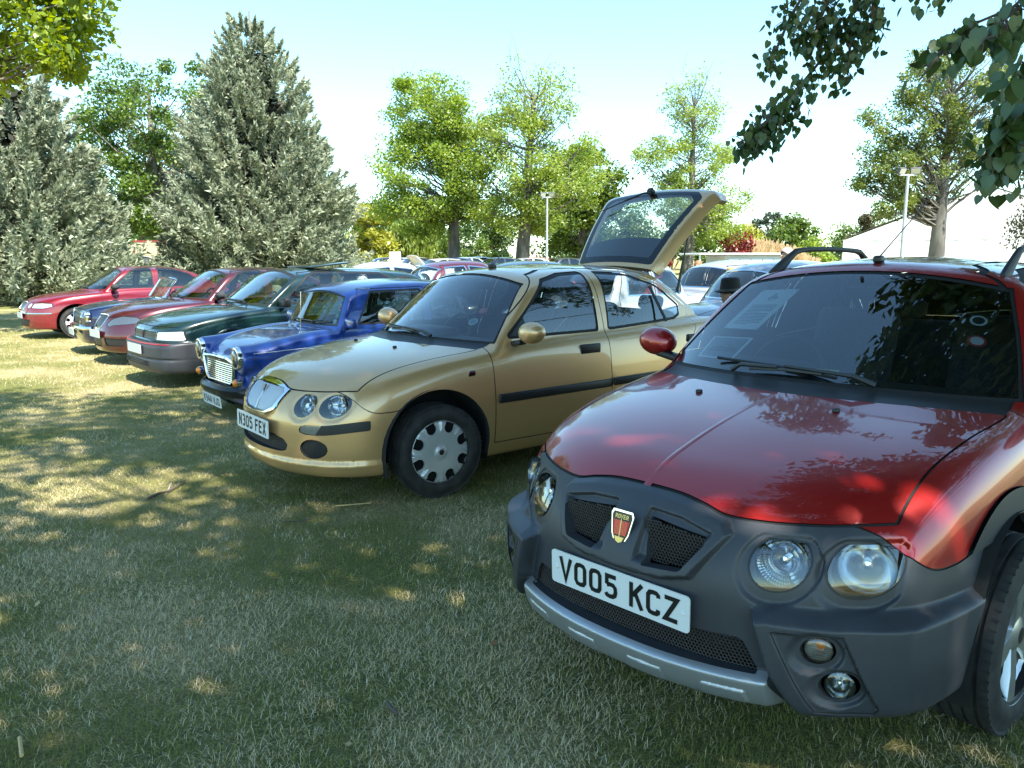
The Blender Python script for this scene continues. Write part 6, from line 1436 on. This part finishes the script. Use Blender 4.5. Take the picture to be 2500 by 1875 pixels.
def classic(pt, label, X, Y, ang, cols=None, sx=1.0, dz=0):
    root, F = car('classic_car', CL_P, pt, label, (X, Y, ang, dz), ROW2, interior=cols)
    for s in (1,-1): lamp(root, Mat((frontx(F, s*.55, .70)-.02, s*.55, .70), rz=s*.2), .095, .05, 'headlight', bulb=False, rim=.016, lens_bulge=.03)
    MB().tube([(frontx(F, y, .42)+.04, y, .42) for y in np.linspace(-.70,.70,13)], .042, 8).build('bumper', CHROME, root)
    g = MB().tube([(frontx(F, y, z)+.008, y, z) for y, z in ((-.22,.82),(0,.86),(.22,.82),(.26,.55),(0,.52),(-.26,.55),(-.22,.82))], .014, 6).build('grille_surround', CHROME, root)
    for k in range(-5, 6): MB().tube([(frontx(F, k*.04, z)+.004, k*.04, z) for z in (.55,.68,.83)], .007, 5).build('grille_bar', CHROME, g)
    root.scale = (sx, sx, sx); return root
CLPT = paint('black_paint', (.006,.007,.010), .0, .2)
cl0 = classic(CLPT, 'black rounded classic saloon seen over the roof of the blue car', -.95, 13.0, 214, mat('seat_tan', (.25,.12,.06), .6))
def reclassic(pt, label, X, Y, ang, cloth=None, dz=0):
    c = copy_tree(cl0); c['label'] = label; c.location = (X, Y, float(gz(X, Y))+dz); c.rotation_euler = (0,0,math.radians(ang))
    def sw(o):
        for ch in o.children:
            if ch.type == 'MESH' and ch.material_slots:
                sl = ch.material_slots[0]; new = pt if sl.material == CLPT else (cloth if cloth and sl.material.name == 'seat_tan' else None)
                if new: sl.link = 'OBJECT'; sl.material = new
            sw(ch)
    sw(c)
reclassic(paint('wine_paint', (.09,.012,.022), .1, .25), 'wine red rounded classic car left of the black classic', -2.45, 15.6, 214)
reclassic(paint('white_paint', (.55,.55,.52), .0, .3), 'cream white classic car behind the dark green hatchback', -4.15, 16.6, 212, dz=-.04)
reclassic(paint('white_gloss', (.40,.40,.39), .0, .3), 'white classic car behind the gold hatchback', .55, 11.2, 216, mat('seat_red', (.45,.03,.03), .6))
reclassic(paint('pale_grey', (.30,.31,.33), .1, .3), 'pale grey classic saloon just right of the raised tailgate', 3.1, 14.6, 214)
reclassic(paint('silver_grey', (.20,.21,.23), .3, .3), 'silver grey classic saloon behind the person in the black hat', 2.42, 10.0, 206)
reclassic(paint('cream_paint', (.50,.48,.38), .0, .3), 'cream classic car glimpsed through the windscreen of the nearest car', 6.3, 9.6, 214)

# ------------------------------------------------------------------ far car park
FARG = 'cars in the far car park'
FP = dict(SALOON, h=.045, seams=False, top=1.44, tail=-3.3, xf=[(0,.80),(.2,.785),(.42,.715),(.62,.572),(.75,.385),(.84,.05)], pf=[(.1,.12),(.2,.035),(.3,.004),(.5,.0),(.62,.045),(.70,.10),(.8,.19)], hc=[(-3.4,.95),(-2.6,.98),(-1.5,.975),(-.6,.945),(-.22,.915),(.24,.852),(.6,.765),(.8,.64),(.9,.5)],
  rr=[(-.6,1.27),(-.9,1.362),(-1.3,1.411),(-1.6,1.42),(-2.0,1.413),(-2.35,1.388),(-2.7,1.335)], ws=(-.27,.925,1.44,.5,.33), wsy=(.70,.52), wsz=(.95,1.33), wsx=-1.2, back=(-2.5,1.38,1.3,.15), wins=[[(-.70,.97),(-1.10,1.30),(-1.48,1.345),(-1.46,.97)], [(-1.60,.975),(-1.63,1.345),(-2.1,1.31),(-2.45,1.08),(-2.40,1.0)]], rwz=(1.04,1.32,.5,-2.5), wb=2.5)
def far_proto(nm, p, lab, X, Y, ang, dz=0):
    root, F = car(nm, p, FARPT, lab, (X, Y, ang, dz), FARG, floor=False); return root
FARPT = paint('far_navy', (.01,.015,.05), .1, .3)
fp = far_proto('parked_car', FP, 'dark blue car parked farthest left under the golden tree', *[float(v) for v in gp(880, 46)[:2]], 200)
def recolour(o, m):
    for ch in o.children:
        if ch.type == 'MESH' and ch.material_slots and ch.material_slots[0].material == FARPT: ch.material_slots[0].link = 'OBJECT'; ch.material_slots[0].material = m
for px, Y, ang, col, lab in ((905,44,30,(.45,.02,.03),'red car parked right of the golden tree trunk'),(935,47,200,(.45,.46,.47),'silver car parked left of the white board'),(955,43,210,(.03,.03,.035),'black car parked in front of the white board'),(1050,45,215,(.02,.06,.16),'blue car parked left of the leaning grey trunk'),(1075,50,20,(.55,.55,.55),'pale silver car behind the blue one by the leaning trunk'),(1165,46,215,(.02,.03,.06),'dark car parked between the two grey trunks'),(1195,49,30,(.35,.37,.36),'grey car behind the dark one between the trunks'),(1230,44,200,(.60,.60,.58),'white car parked left of the forked trunk'),(1320,45,210,(.05,.05,.06),'charcoal car parked under the left lamp post'),(1365,48,25,(.5,.03,.03),'red car parked right of the left lamp post'),(1400,45,205,(.25,.27,.3),'mid grey car parked rightmost in the far car park'),(1110,53,200,(.1,.12,.13),'dark grey car in the rear line behind the leaning trunk'),(860,50,20,(.2,.25,.4),'light blue car half hidden by the tall conifer')):
    c = copy_tree(fp); c['label'] = lab; X = at(px, 640, Y).x; c.location = (X, Y, float(gz(X, Y))); c.rotation_euler = (0,0,math.radians(ang)); recolour(c, paint('far_%02d%02d%02d' % tuple(int(v*99) for v in col), col, .1, .3))
def raised_bonnet_car(px, Y, col, lab, ang):
    c = copy_tree(fp); X = at(px, 640, Y).x; c.location = (X, Y, float(gz(X, Y))); c.rotation_euler = (0,0,math.radians(ang)); recolour(c, paint('far_%02d%02d%02d' % tuple(int(v*99) for v in col), col, .1, .3)); tag(c, lab, 'car', FARG)
    V = []; n_ = 7
    for i in range(n_):
        t = i/(n_-1)
        for j in range(9): u = -1+j/4; V.append((-.25+.78*t*.62, u*(.66-.08*t), .98+.78*t*.80+.05*(1-u*u)-.10*t*t))
    F_ = [(i*9+j, i*9+j+1, (i+1)*9+j+1, (i+1)*9+j) for i in range(n_-1) for j in range(8)]
    o = mk('raised_bonnet', V, F_, paint('far_%02d%02d%02d' % tuple(int(v*99) for v in col)), c); sm = o.modifiers.new('thickness', 'SOLIDIFY'); sm.thickness = .03
raised_bonnet_car(352, 33, (.30,.33,.34), 'grey car with raised bonnet left of the tall conifer', 250)
raised_bonnet_car(425, 34, (.42,.45,.45), 'pale grey car with raised bonnet below the cream wagon', 250)
raised_bonnet_car(1015, 40, (.72,.72,.70), 'white car with raised bonnet in front of the willow', 215)
c = copy_tree(fp); tag(c, 'dark blue car behind the person in white by the left conifer', 'car', FARG); X = at(290, 640, 35).x; c.location = (X, 35, float(gz(X, 35))); c.rotation_euler = (0,0,math.radians(30))

# ------------------------------------------------------------------ marquee, trailer, wagon, boards, lamp posts
def marquee():
    fab = noise_mix('tent_canvas', (.78,.78,.77), (.84,.84,.83), 1.2, .8); Y = 44; x0, x1 = at(2085, 600, Y).x, at(2720, 600, Y).x; xm = (x0+x1)/2; g = float(gz(0, Y)); root = empty('marquee', (xm, Y, g), math.radians(-29)); tag(root, 'large white marquee with pitched canvas roof at the right', 'marquee'); hw = (x1-x0)/2; eave, ridge, L = 2.45, ht(455, Y)+.1, 16
    V, F_ = [], []; nu, nv = 25, 13
    for j in range(nv):
        for i in range(nu):
            u = -1+2*i/(nu-1); v = j/(nv-1); z = eave+(ridge-eave)*(1-abs(u))**.92-.10*math.sin(PI*((v*4) % 1))*(1-abs(u))*.8; V.append((u*(hw+.15), v*L, z))
    F_ = [(j*nu+i, j*nu+i+1, (j+1)*nu+i+1, (j+1)*nu+i) for j in range(nv-1) for i in range(nu-1)]; mk('canvas_roof', V, F_, fab, root)
    mk('gable', [(-hw,.02,eave),(hw,.02,eave),(0,.02,ridge-.05)], [(0,1,2)], fab, root, smooth=False)
    for k in range(5):
        y = L*k/4
        for s in (-1,1): MB().tube([(s*hw, y, 0), (s*hw, y, eave)], .05, 8).build('pole', mat('pole_white', (.7,.7,.7), .4), root)
    for s in (-1,1):
        V = [(s*hw+.05*math.sin(i*1.3), L*i/40, z) for z in (.05, eave) for i in range(41)]; mk('side_wall', V, [(i, i+1, 42+i, 41+i) for i in range(40)], fab, root)
    V = [(-hw+2*hw*i/60, L*.0+.06*math.sin(i*1.1), z) for z in (.05, eave) for i in range(61)]; mk('front_wall', V, [(i, i+1, 62+i, 61+i) for i in range(60)], fab, root)
marquee()
def lamp_post(px, pyt, Y, lab):
    X = at(px, 600, Y).x; g = float(gz(X, Y)); H_ = ht(pyt, Y)-g; root = empty('lamp_post', (X, Y, g)); tag(root, lab, 'lamp post', 'floodlight posts'); G = mat('galvanised', (.45,.47,.49), .45, .6)
    MB().tube([(0,0,0),(0,0,H_)], [.07,.05], 12).build('pole', G, root); MB().box((-.12,-.12,0), (.12,.12,.03)).build('base_plate', G, root)
    MB().box((-.30,-.03,H_-.02), (.30,.03,.03+H_), .01).build('crossbar', G, root)
    for s in (-1,1):
        e = empty('floodlight', (s*.24, -.02, H_+.15), 0, root); M = Mat(rz=-s*.5, rx=.45)
        MB().box((-.17,-.05,-.11), (.17,.05,.11), .02, M).build('housing', mat('lamp_housing', (.08,.08,.085), .5), e); MB().box((-.14,-.062,-.085), (.14,-.052,.085), 0, M).build('glass', mat('lamp_glass', (.55,.55,.50), .15, .2), e)
        MB().tube([(-.15,0,0),(-.15,0,-.14),(.15,0,-.14),(.15,0,0)], .012, 6, M).build('bracket', G, e)
lamp_post(1335, 482, 42, 'grey floodlight post in front of the forked tree'); lamp_post(2203, 428, 27, 'grey floodlight post left of the tree by the marquee')
def trailer():
    Y = 21; X = at(1765, 640, Y).x; W_ = mat('trailer_white', (.72,.73,.74), .5); root = empty('display_trailer', (X, Y, float(gz(X, Y))), .05); tag(root, 'low white display trailer with flat roof behind the grey classics', 'trailer')
    z = ht(618, Y)-float(gz(X, Y)); MB().box((-.95,-1,z-.05), (1.5,1,z), .015).build('roof', W_, root); MB().box((-.2,-.9,.45), (1.4,.9,z-.05), .03).build('body', mat('trailer_grey', (.45,.47,.49), .5), root); MB().box((-.9,-.9,.40), (-.2,.9,.95), .03).build('counter', W_, root)
    for k in range(5): MB().box((-.15+.3*k,-.915,.55), (.12+.3*k,-.90,z-.15)).build('panel', W_, root)
    for x in (-.9,): MB().tube([(x,-.9,.4),(x,-.9,z)], .025, 8).build('post', W_, root)
    for s in (-1,1): MB().lathe([(.001,.08),(.2,.08),(.28,.05),(.28,-.08),(.001,-.08)], 20, Mat((.6,s*.95,.28))).build('wheel', RUBBER, root)
trailer()
def wagon():
    Y = 40; X = at(395, 640, Y).x; root = empty('goods_wagon', (X, Y, float(gz(X, Y))), .06); tag(root, 'old goods wagon with cream side panel and red stepped end, between the conifers', 'wagon'); R_ = noise_mix('rust_red', (.30,.035,.03), (.20,.05,.04), 2, .7); K = noise_mix('wagon_cream', (.52,.44,.27), (.40,.33,.2), 1.5, .8)
    MB().box((-.9,-1,.85), (2.6,1,2.25), .02).build('side_panel', K, root); MB().box((-1.5,-1,.55), (2.8,1,.85)).build('underframe', mat('frame_black', (.02,.02,.02), .7), root); MB().box((-1.0,-1.03,.85), (-.9,1.03,2.05)).build('end_frame', R_, root); MB().box((-.92,-1.02,2.22), (2.62,1.02,2.30)).build('roof_rail', R_, root)
    for k, (x, w_, h_) in enumerate(((-1.75,.72,.55),(-1.45,.42,.95),(-1.25,.3,1.25))): MB().box((x,-.9,.85), (x+w_,.9,.85+h_), .02).build('stepped_box', R_, root)
    for x in (-.8,2.2):
        for s in (-1,1): MB().lathe([(.001,.06),(.38,.06),(.42,.02),(.42,-.06),(.001,-.06)], 24, Mat((x,s*.8,.42))).build('wheel', R_, root)
wagon()
X, Y = at(965, 640, 45).x, 45; nb = empty('notice_board', (X, Y, float(gz(X, Y)))); tag(nb, 'white rectangular board on two legs in the far car park', 'board')
MB().box((-.33,-.02,.9), (.33,.02,1.75), .005).build('panel', mat('board_white', (.75,.74,.70), .6), nb)
for s in (-1,1): MB().tube([(s*.27,.03,0),(s*.27,.03,1.7)], .02, 6).build('leg', SILVER, nb)

# ------------------------------------------------------------------ people
def skinned(name, verts, edges, radii, m, parent, sub=2):
    me = bpy.data.meshes.new(name); me.from_pydata(verts, edges, []); o = bpy.data.objects.new(name, me); C.objects.link(o); o.parent = parent; me.materials.append(m)
    k = o.modifiers.new('skin', 'SKIN'); k.use_smooth_shade = True; ss = o.modifiers.new('sub', 'SUBSURF'); ss.levels = sub; ss.render_levels = sub
    for i, r in enumerate(radii): me.skin_vertices[0].data[i].radius = (r, r) if not isinstance(r, tuple) else r
    me.skin_vertices[0].data[0].use_root = True
    return o
SKIN = mat('skin', (.50,.28,.19), .55)
def person(label, loc, rz, shirt, legs, hair=None, hat=None, pose='stand', k=1.0, long_hair=False, group=None, pattern=None):
    root = empty('person', loc, rz); root.scale = (k,k,k); tag(root, label, 'person', group)
    if pose == 'stand': P = dict(pel=(0,0,.95), hipz=.90, knee=(.02,.48), ank=(-.01,.08), ch=1.30, nk=1.48, hd=1.62, kx=.02, lean=0)
    else: P = dict(pel=(0,0,.50), hipz=.50, knee=(.45,.48), ank=(.42,.08), ch=.86, nk=1.03, hd=1.17, kx=.45, lean=.05)
    hz, ch, nk, hd, le = P['hipz'], P['ch'], P['nk'], P['hd'], P['lean']
    v = [P['pel'], (le*.5,0,(P['pel'][2]+ch)/2), (le,0,ch), (le+.01,0,nk), (le+.02,0,hd-.06), (le+.035,0,hd+.01), (le+.02,0,hd+.085)]; e = [(0,1),(1,2),(2,3),(3,4),(4,5),(5,6)]; rd = [(.15,.12),(.14,.115),(.165,.12),.058,.066,.092,.07]
    def chain(pts, rs, root_i):
        p_ = root_i
        for q, r_ in zip(pts, rs): v.append(q); rd.append(r_); e.append((p_, len(v)-1)); p_ = len(v)-1
        return p_
    for s in (1,-1):
        chain([(0,s*.10,hz-.03), (P['knee'][0],s*.11,P['knee'][1]), (P['ank'][0],s*.11,P['ank'][1]), (P['ank'][0]+.13,s*.12,.035)], [.088,.062,.042,.035], 0)
        hand = (le+.20, s*.22, ch-.30) if pose == 'sit' else (le+.06, s*.25, ch-.48)
        w_ = chain([(le-.01,s*.19,ch+.10), (le-.03 if pose == 'stand' else le+.0,s*.245,ch-.17), hand], [.055,.042,.030], 2)
        for f in range(5):
            d = Vector((.05 if f else .03, (f-2)*.014, -.055 if f else -.02)); t = Vector(hand); chain([tuple(t+d*.55), tuple(t+d), tuple(t+d*1.35+Vector((.006,0,-.004)))], [.012,.010,.008], w_)
    skinned('body', v, e, rd, SKIN, root)
    sv = [P['pel'], (le*.5,0,(P['pel'][2]+ch)/2), (le,0,ch), (le+.01,0,nk-.035)]; se = [(0,1),(1,2),(2,3)]; sr = [(.170,.145),(.162,.138),(.188,.145),.075]
    for s in (1,-1): n0 = len(sv); sv += [(le-.01,s*.19,ch+.10), (le-.03 if pose == 'stand' else le,s*.245,ch-.15)]; se += [(2,n0),(n0,n0+1)]; sr += [.074,.062]
    skinned('shirt', sv, se, sr, shirt, root)
    tv = [(0,0,hz)]; te = []; tr = [(.172,.14)]
    for s in (1,-1): n0 = len(tv); tv += [(0,s*.10,hz-.04), (P['knee'][0],s*.11,P['knee'][1]), (P['ank'][0],s*.11,P['ank'][1]+.04)]; te += [(0,n0),(n0,n0+1),(n0+1,n0+2)]; tr += [.102,.078,.062]
    skinned('trousers', tv, te, tr, legs, root)
    H0 = Vector((le+.028,0,hd+.02))
    MB().lathe([(.0005,.028),(.010,.018),(.014,.0)], 8, Mat(H0+Vector((.086,0,-.005)), ry=0, rz=-PI/2)).build('nose', SKIN, root)
    for s in (1,-1): MB().lathe([(.0005,.008),(.009,.004),(.011,0)], 8, Mat(H0+Vector((.078,s*.032,.022)), rz=-PI/2)).build('eye', mat('eye', (.05,.04,.035), .2), root); MB().box((-.012,-.006,-.026), (.012,.006,.026), .005, Mat(H0+Vector((-.005,s*.088,.0)))).build('ear', SKIN, root)
    MB().box((-.004,-.022,-.004), (.004,.022,.004), .002, Mat(H0+Vector((.083,0,-.045)))).build('mouth', mat('lips', (.35,.12,.10), .5), root)
    if hair:
        V, F_ = [], []; n_ = 20
        for i in range(12):
            t = PI*.62*i/11
            for j in range(n_):
                a = 2*PI*j/n_; fr_ = max(0, math.cos(a)); tt = t*(1-.42*fr_); V.append((H0.x-.012+.108*math.sin(tt)*math.cos(a), .100*math.sin(tt)*math.sin(a), H0.z+.022+.112*math.cos(tt)))
        F_ = [(i*n_+j, i*n_+(j+1)%n_, (i+1)*n_+(j+1)%n_, (i+1)*n_+j) for i in range(11) for j in range(n_)]; mk('hair', V, F_, hair, root)
        if long_hair: skinned('long_hair', [(H0.x-.05,0,H0.z+.06),(H0.x-.085,0,H0.z-.08),(H0.x-.10,0,H0.z-.24),(H0.x-.10,0,H0.z-.40)], [(0,1),(1,2),(2,3)], [(.06,.09),(.05,.105),(.045,.11),(.03,.07)], hair, root)
    if hat:
        col, br = hat; M = Mat(H0+Vector((-.01,0,.035)), ry=.06) @ Matrix.Rotation(PI/2, 4, 'X')
        h = MB().lathe([(.0005,.135),(.045,.130),(.070,.140),(.088,.128),(.100,.06),(.106,.004),(br*.8,-.006),(br,.006),(br,.010),(br*.8,.0),(.104,.012)], 32, M).build('hat', col, root); MB().lathe([(.1065,.006),(.104,.034)], 32, M).build('hat_band', mat('hat_band', (.05,.045,.04), .6), h)
    return root
X, Y = 2.23, 7.7; g = float(gz(X, Y)); cf = mat('chair_green', (.02,.05,.03), .8)
man = person('seated person in a black brimmed hat and dark jacket between the gold and red cars', (X, Y, g), math.radians(198), mat('jacket_black', (.012,.012,.014), .8), mat('trousers_dark', (.02,.02,.025), .8), mat('hair_dark', (.02,.016,.012), .7), (mat('hat_black', (.006,.006,.007), .8), .155), 'sit', .985)
ch = empty('camping_chair', (X, Y, g), math.radians(198)); tag(ch, 'green camping chair under the person in the black hat', 'chair')
MB().box((-.24,-.26,.37), (.26,.26,.385), .006).build('seat', cf, ch); MB().box((-.012,-.26,0), (.0,.26,.42), .004, Mat((-.22,0,.45), ry=-.2)).build('backrest', cf, ch)
for a, b in (((-.22,-.26,0),(.24,-.26,.38)), ((.24,-.26,0),(-.22,-.26,.38)), ((-.22,.26,0),(.24,.26,.38)), ((.24,.26,0),(-.22,.26,.38))): MB().tube([a, b], .011, 6).build('leg', SILVER, ch)
X, Y = at(1704, 640, 16.5).x, 16.5; person('person with long ginger hair standing beyond the pale grey classic', (X, Y, float(gz(X, Y))), math.radians(60), mat('blouse_pale', (.65,.60,.55), .8), mat('jeans', (.05,.07,.13), .8), mat('hair_ginger', (.26,.12,.05), .6), None, 'stand', .86, True)
pat = noise_mix('leaf_print_cloth', (.62,.63,.62), (.12,.16,.15), 22, .8, lo=.48, hi=.52)
X, Y = 4.35, 12.3; person('person in a leaf patterned white shirt beyond the silver grey classic', (X, Y, float(gz(X, Y))), math.radians(200), pat, mat('trousers_dark'), mat('hair_grey', (.35,.33,.31), .7), None, 'stand', .98)
X, Y = 3.62, 12.6; person('seated person in a straw hat behind the silver grey classic', (X, Y, float(gz(X, Y))+.06), math.radians(215), mat('shirt_blue', (.2,.28,.4), .8), mat('trousers_dark'), mat('hair_grey'), (mat('straw', (.55,.38,.16), .8), .165), 'sit', 1.0)
X, Y = at(312, 640, 31).x, 31; person('person in a white shirt standing by the left conifer', (X, Y, float(gz(X, Y))), math.radians(-20), mat('shirt_white', (.75,.75,.75), .8), mat('trousers_dark'), mat('hair_grey'), None, 'stand', 1.0)
X, Y = at(1300, 640, 50).x, 50; person('distant person in pale pink beside the forked trunk', (X, Y, float(gz(X, Y))), 2.0, mat('shirt_pink', (.6,.35,.33), .8), mat('jeans'), mat('hair_dark'), None, 'stand', 1.0)

# ------------------------------------------------------------------ papers behind the near windscreen
hm = Matrix.Translation(hero.location) @ Matrix.Rotation(hero.rotation_euler.z, 4, 'Z'); hi = hm.inverted()
def on_screen(px, py, deep=.014):
    """point just inside the near windscreen, in car axes"""
    o = hi @ Vector((0,0,CAM_H)); d = (hi.to_3x3() @ (at(px, py, 3)-Vector((0,0,CAM_H)))).normalized(); p = hit(F_hero, o+d*.8, d, 5, 500); e = 2e-3
    g_ = lambda q: F_hero(np.array([q[0]]), np.array([abs(q[1])]), np.array([q[2]]))[0]
    nn = Vector([(g_(p+Vector(v)*e)-g_(p-Vector(v)*e)) for v in ((1,0,0),(0,1,0),(0,0,1))]).normalized(); return p-nn*deep, nn
def sheet(name, label, corners, m, cat, marks):
    """corners: photo pixels TL TR BR BL; lies flat behind the glass"""
    Q = [on_screen(*c) for c in corners]; c = sum((q[0] for q in Q), Vector())/4; nn = sum((q[1] for q in Q), Vector()).normalized()
    P = [q[0]-nn*((q[0]-c).dot(nn)) for q in Q]; o0 = c.copy(); P = [p-o0 for p in P]
    root = mk(name, P+[p-nn*.0008 for p in P], [(0,1,2,3),(7,6,5,4),(0,4,5,1),(1,5,6,2),(2,6,7,3),(3,7,4,0)], m, smooth=False); root.matrix_world = hm @ Matrix.Translation(o0); tag(root, label, cat)
    f = lambda u, v: (P[0]*(1-u)*(1-v)+P[1]*u*(1-v)+P[2]*u*v+P[3]*(1-u)*v)+nn*.0012
    for nm, V, F_, mt in marks(f): o = mk(nm, V, F_, mt, smooth=False); o.parent = root
    return root
INK = mat('ink', (.03,.04,.06), .6)
def marks_doc(f):
    V, F_ = [], []
    for k in range(14):
        v = .40+k*.036; e = .86 if k not in (5, 13) else .55; n = len(V); V += [f(.16,v), f(e,v), f(e,v+.012), f(.16,v+.012)]; F_.append((n,n+1,n+2,n+3))
    yield 'printed_line', V, F_, INK
    V, F_ = [], []
    for (a, b, c_, d) in ((.44,.16,.60,.20),(.40,.20,.66,.245),(.47,.10,.54,.16),(.42,.25,.48,.27),(.57,.25,.63,.27),(.46,.29,.60,.30)): n = len(V); V += [f(a,b), f(c_,b), f(c_,d), f(a,d)]; F_.append((n,n+1,n+2,n+3))
    yield 'printed_drawing', V, F_, mat('ink_grey', (.25,.30,.33), .6)
    V, F_ = [], []
    for a, b in ((.05,.03),(.95,.03),(.05,.97),(.95,.97)): n = len(V); V += [f(a-.02,b-.015), f(a+.02,b-.015), f(a+.02,b+.015), f(a-.02,b+.015)]; F_.append((n,n+1,n+2,n+3))
    yield 'corner_sucker', V, F_, mat('ink_grey')
sheet('information_sheet', 'white printed sheet behind the windscreen of the nearest red car', ((1860,701),(1952,701),(1844,797),(1763,796)), mat('paper_cool', (.66,.74,.74), .7), 'paper', marks_doc)
def marks_photo(f):
    def poly(pts, m_, nm): return nm, [f(*p) for p in pts], [tuple(range(len(pts)))], m_
    yield poly([(.06,.06),(.94,.06),(.94,.94),(.06,.94)], mat('print_teal', (.10,.16,.19), .5), 'print_ground')
    yield poly([(.25,.45),(.36,.26),(.6,.20),(.75,.34),(.84,.5)], mat('print_sky', (.30,.45,.50), .5), 'print_sky')
    yield poly([(.14,.62),(.22,.50),(.40,.46),(.50,.34),(.66,.34),(.76,.48),(.88,.54),(.90,.68),(.16,.72)], mat('print_car', (.035,.05,.06), .5), 'print_car')
    yield poly([(.52,.38),(.62,.38),(.68,.46),(.46,.46)], mat('print_pale', (.45,.55,.58), .5), 'print_glass')
    yield poly([(.10,.86),(.40,.86),(.40,.90),(.10,.90)], mat('print_pale'), 'print_caption')
sheet('photo_print', 'printed photo of a car propped at the lower corner of the nearest windscreen', ((1740,814),(1838,820),(1783,871),(1700,864)), mat('paper_cool'), 'print', marks_photo)
def marks_tag(f):
    V, Fc = glyphs('M507', .079, 13); V = [f(.5+x*2.9, .58-y*7.2) for x, y in V]; yield 'printed_text', V, Fc, INK
    yield 'printed_band', [f(.3,.06), f(.62,.06), f(.62,.12), f(.3,.12)], [(0,1,2,3)], mat('band_red', (.5,.25,.05), .6)
sheet('entry_ticket', 'yellow ticket reading M507 at the foot of the nearest windscreen', ((1990,893),(2050,897),(2036,912),(1983,906)), mat('ticket_yellow', (.62,.66,.22), .7), 'ticket', marks_tag)

# ------------------------------------------------------------------ sticks and litter on the grass
def stick(pts, r, label, m=TWIG):
    P = []
    for px, py in pts:
        d = at(px, py, 5)-Vector((0,0,CAM_H)); Y = 5.0
        for _ in range(12): q = at(px, py, Y); dn = (q-Vector((0,0,CAM_H))); Y = Y*(CAM_H-float(gz(q.x, Y))-.02)/max(.05, CAM_H-q.z)
        q = at(px, py, Y); P.append(q)
    c = sum(P, Vector())/len(P); o = MB().tube([p-c for p in P], [r, r, r*.8, r*.5][:len(P)] if len(P) < 5 else r, 6).build('stick', m); o.location = c; tag(o, label, 'stick', 'sticks lying on the lawn')
stick([(360,1218),(385,1206),(410,1199),(448,1178)], .009, 'dark fallen stick on the lawn in front of the gold car'); stick([(410,1199),(418,1180)], .005, 'pale side twig lying on the dark fallen stick', mat('twig_pale', (.30,.25,.24), .9))
stick([(945,1715),(955,1730),(970,1742)], .007, 'short dark stick near the bottom centre of the lawn'); stick([(48,1800),(53,1845)], .006, 'pale straw stalk near the bottom left corner', mat('straw', (.55,.38,.16), .8))
stick([(820,1235),(905,1228)], .004, 'thin dry stalk left of the near red car', mat('straw')); stick([(690,1275),(760,1268)], .004, 'thin brown stalk on the lawn below the gold car', TWIG)
def litter():
    n_ = 170; y = rng.uniform(1.8, 8, n_); x = rng.uniform(-.66, .66, n_)*y; P = np.stack([x, y, gz(x, y)+.02], 1); d = unit(n_); d[:,2] *= .25; d /= np.linalg.norm(d, axis=1)[:, None]
    V, Fq = cards(P, rng.uniform(.012,.034,n_), dirs=d, flat=2.0); tag(mk('leaf_litter', V, Fq, leafmat('dead_leaf', (.20,.10,.04), (.52,.40,.20), .15), smooth=False), 'scattered dry leaves and bits lying on the lawn', 'leaf litter', kind='stuff')
litter()
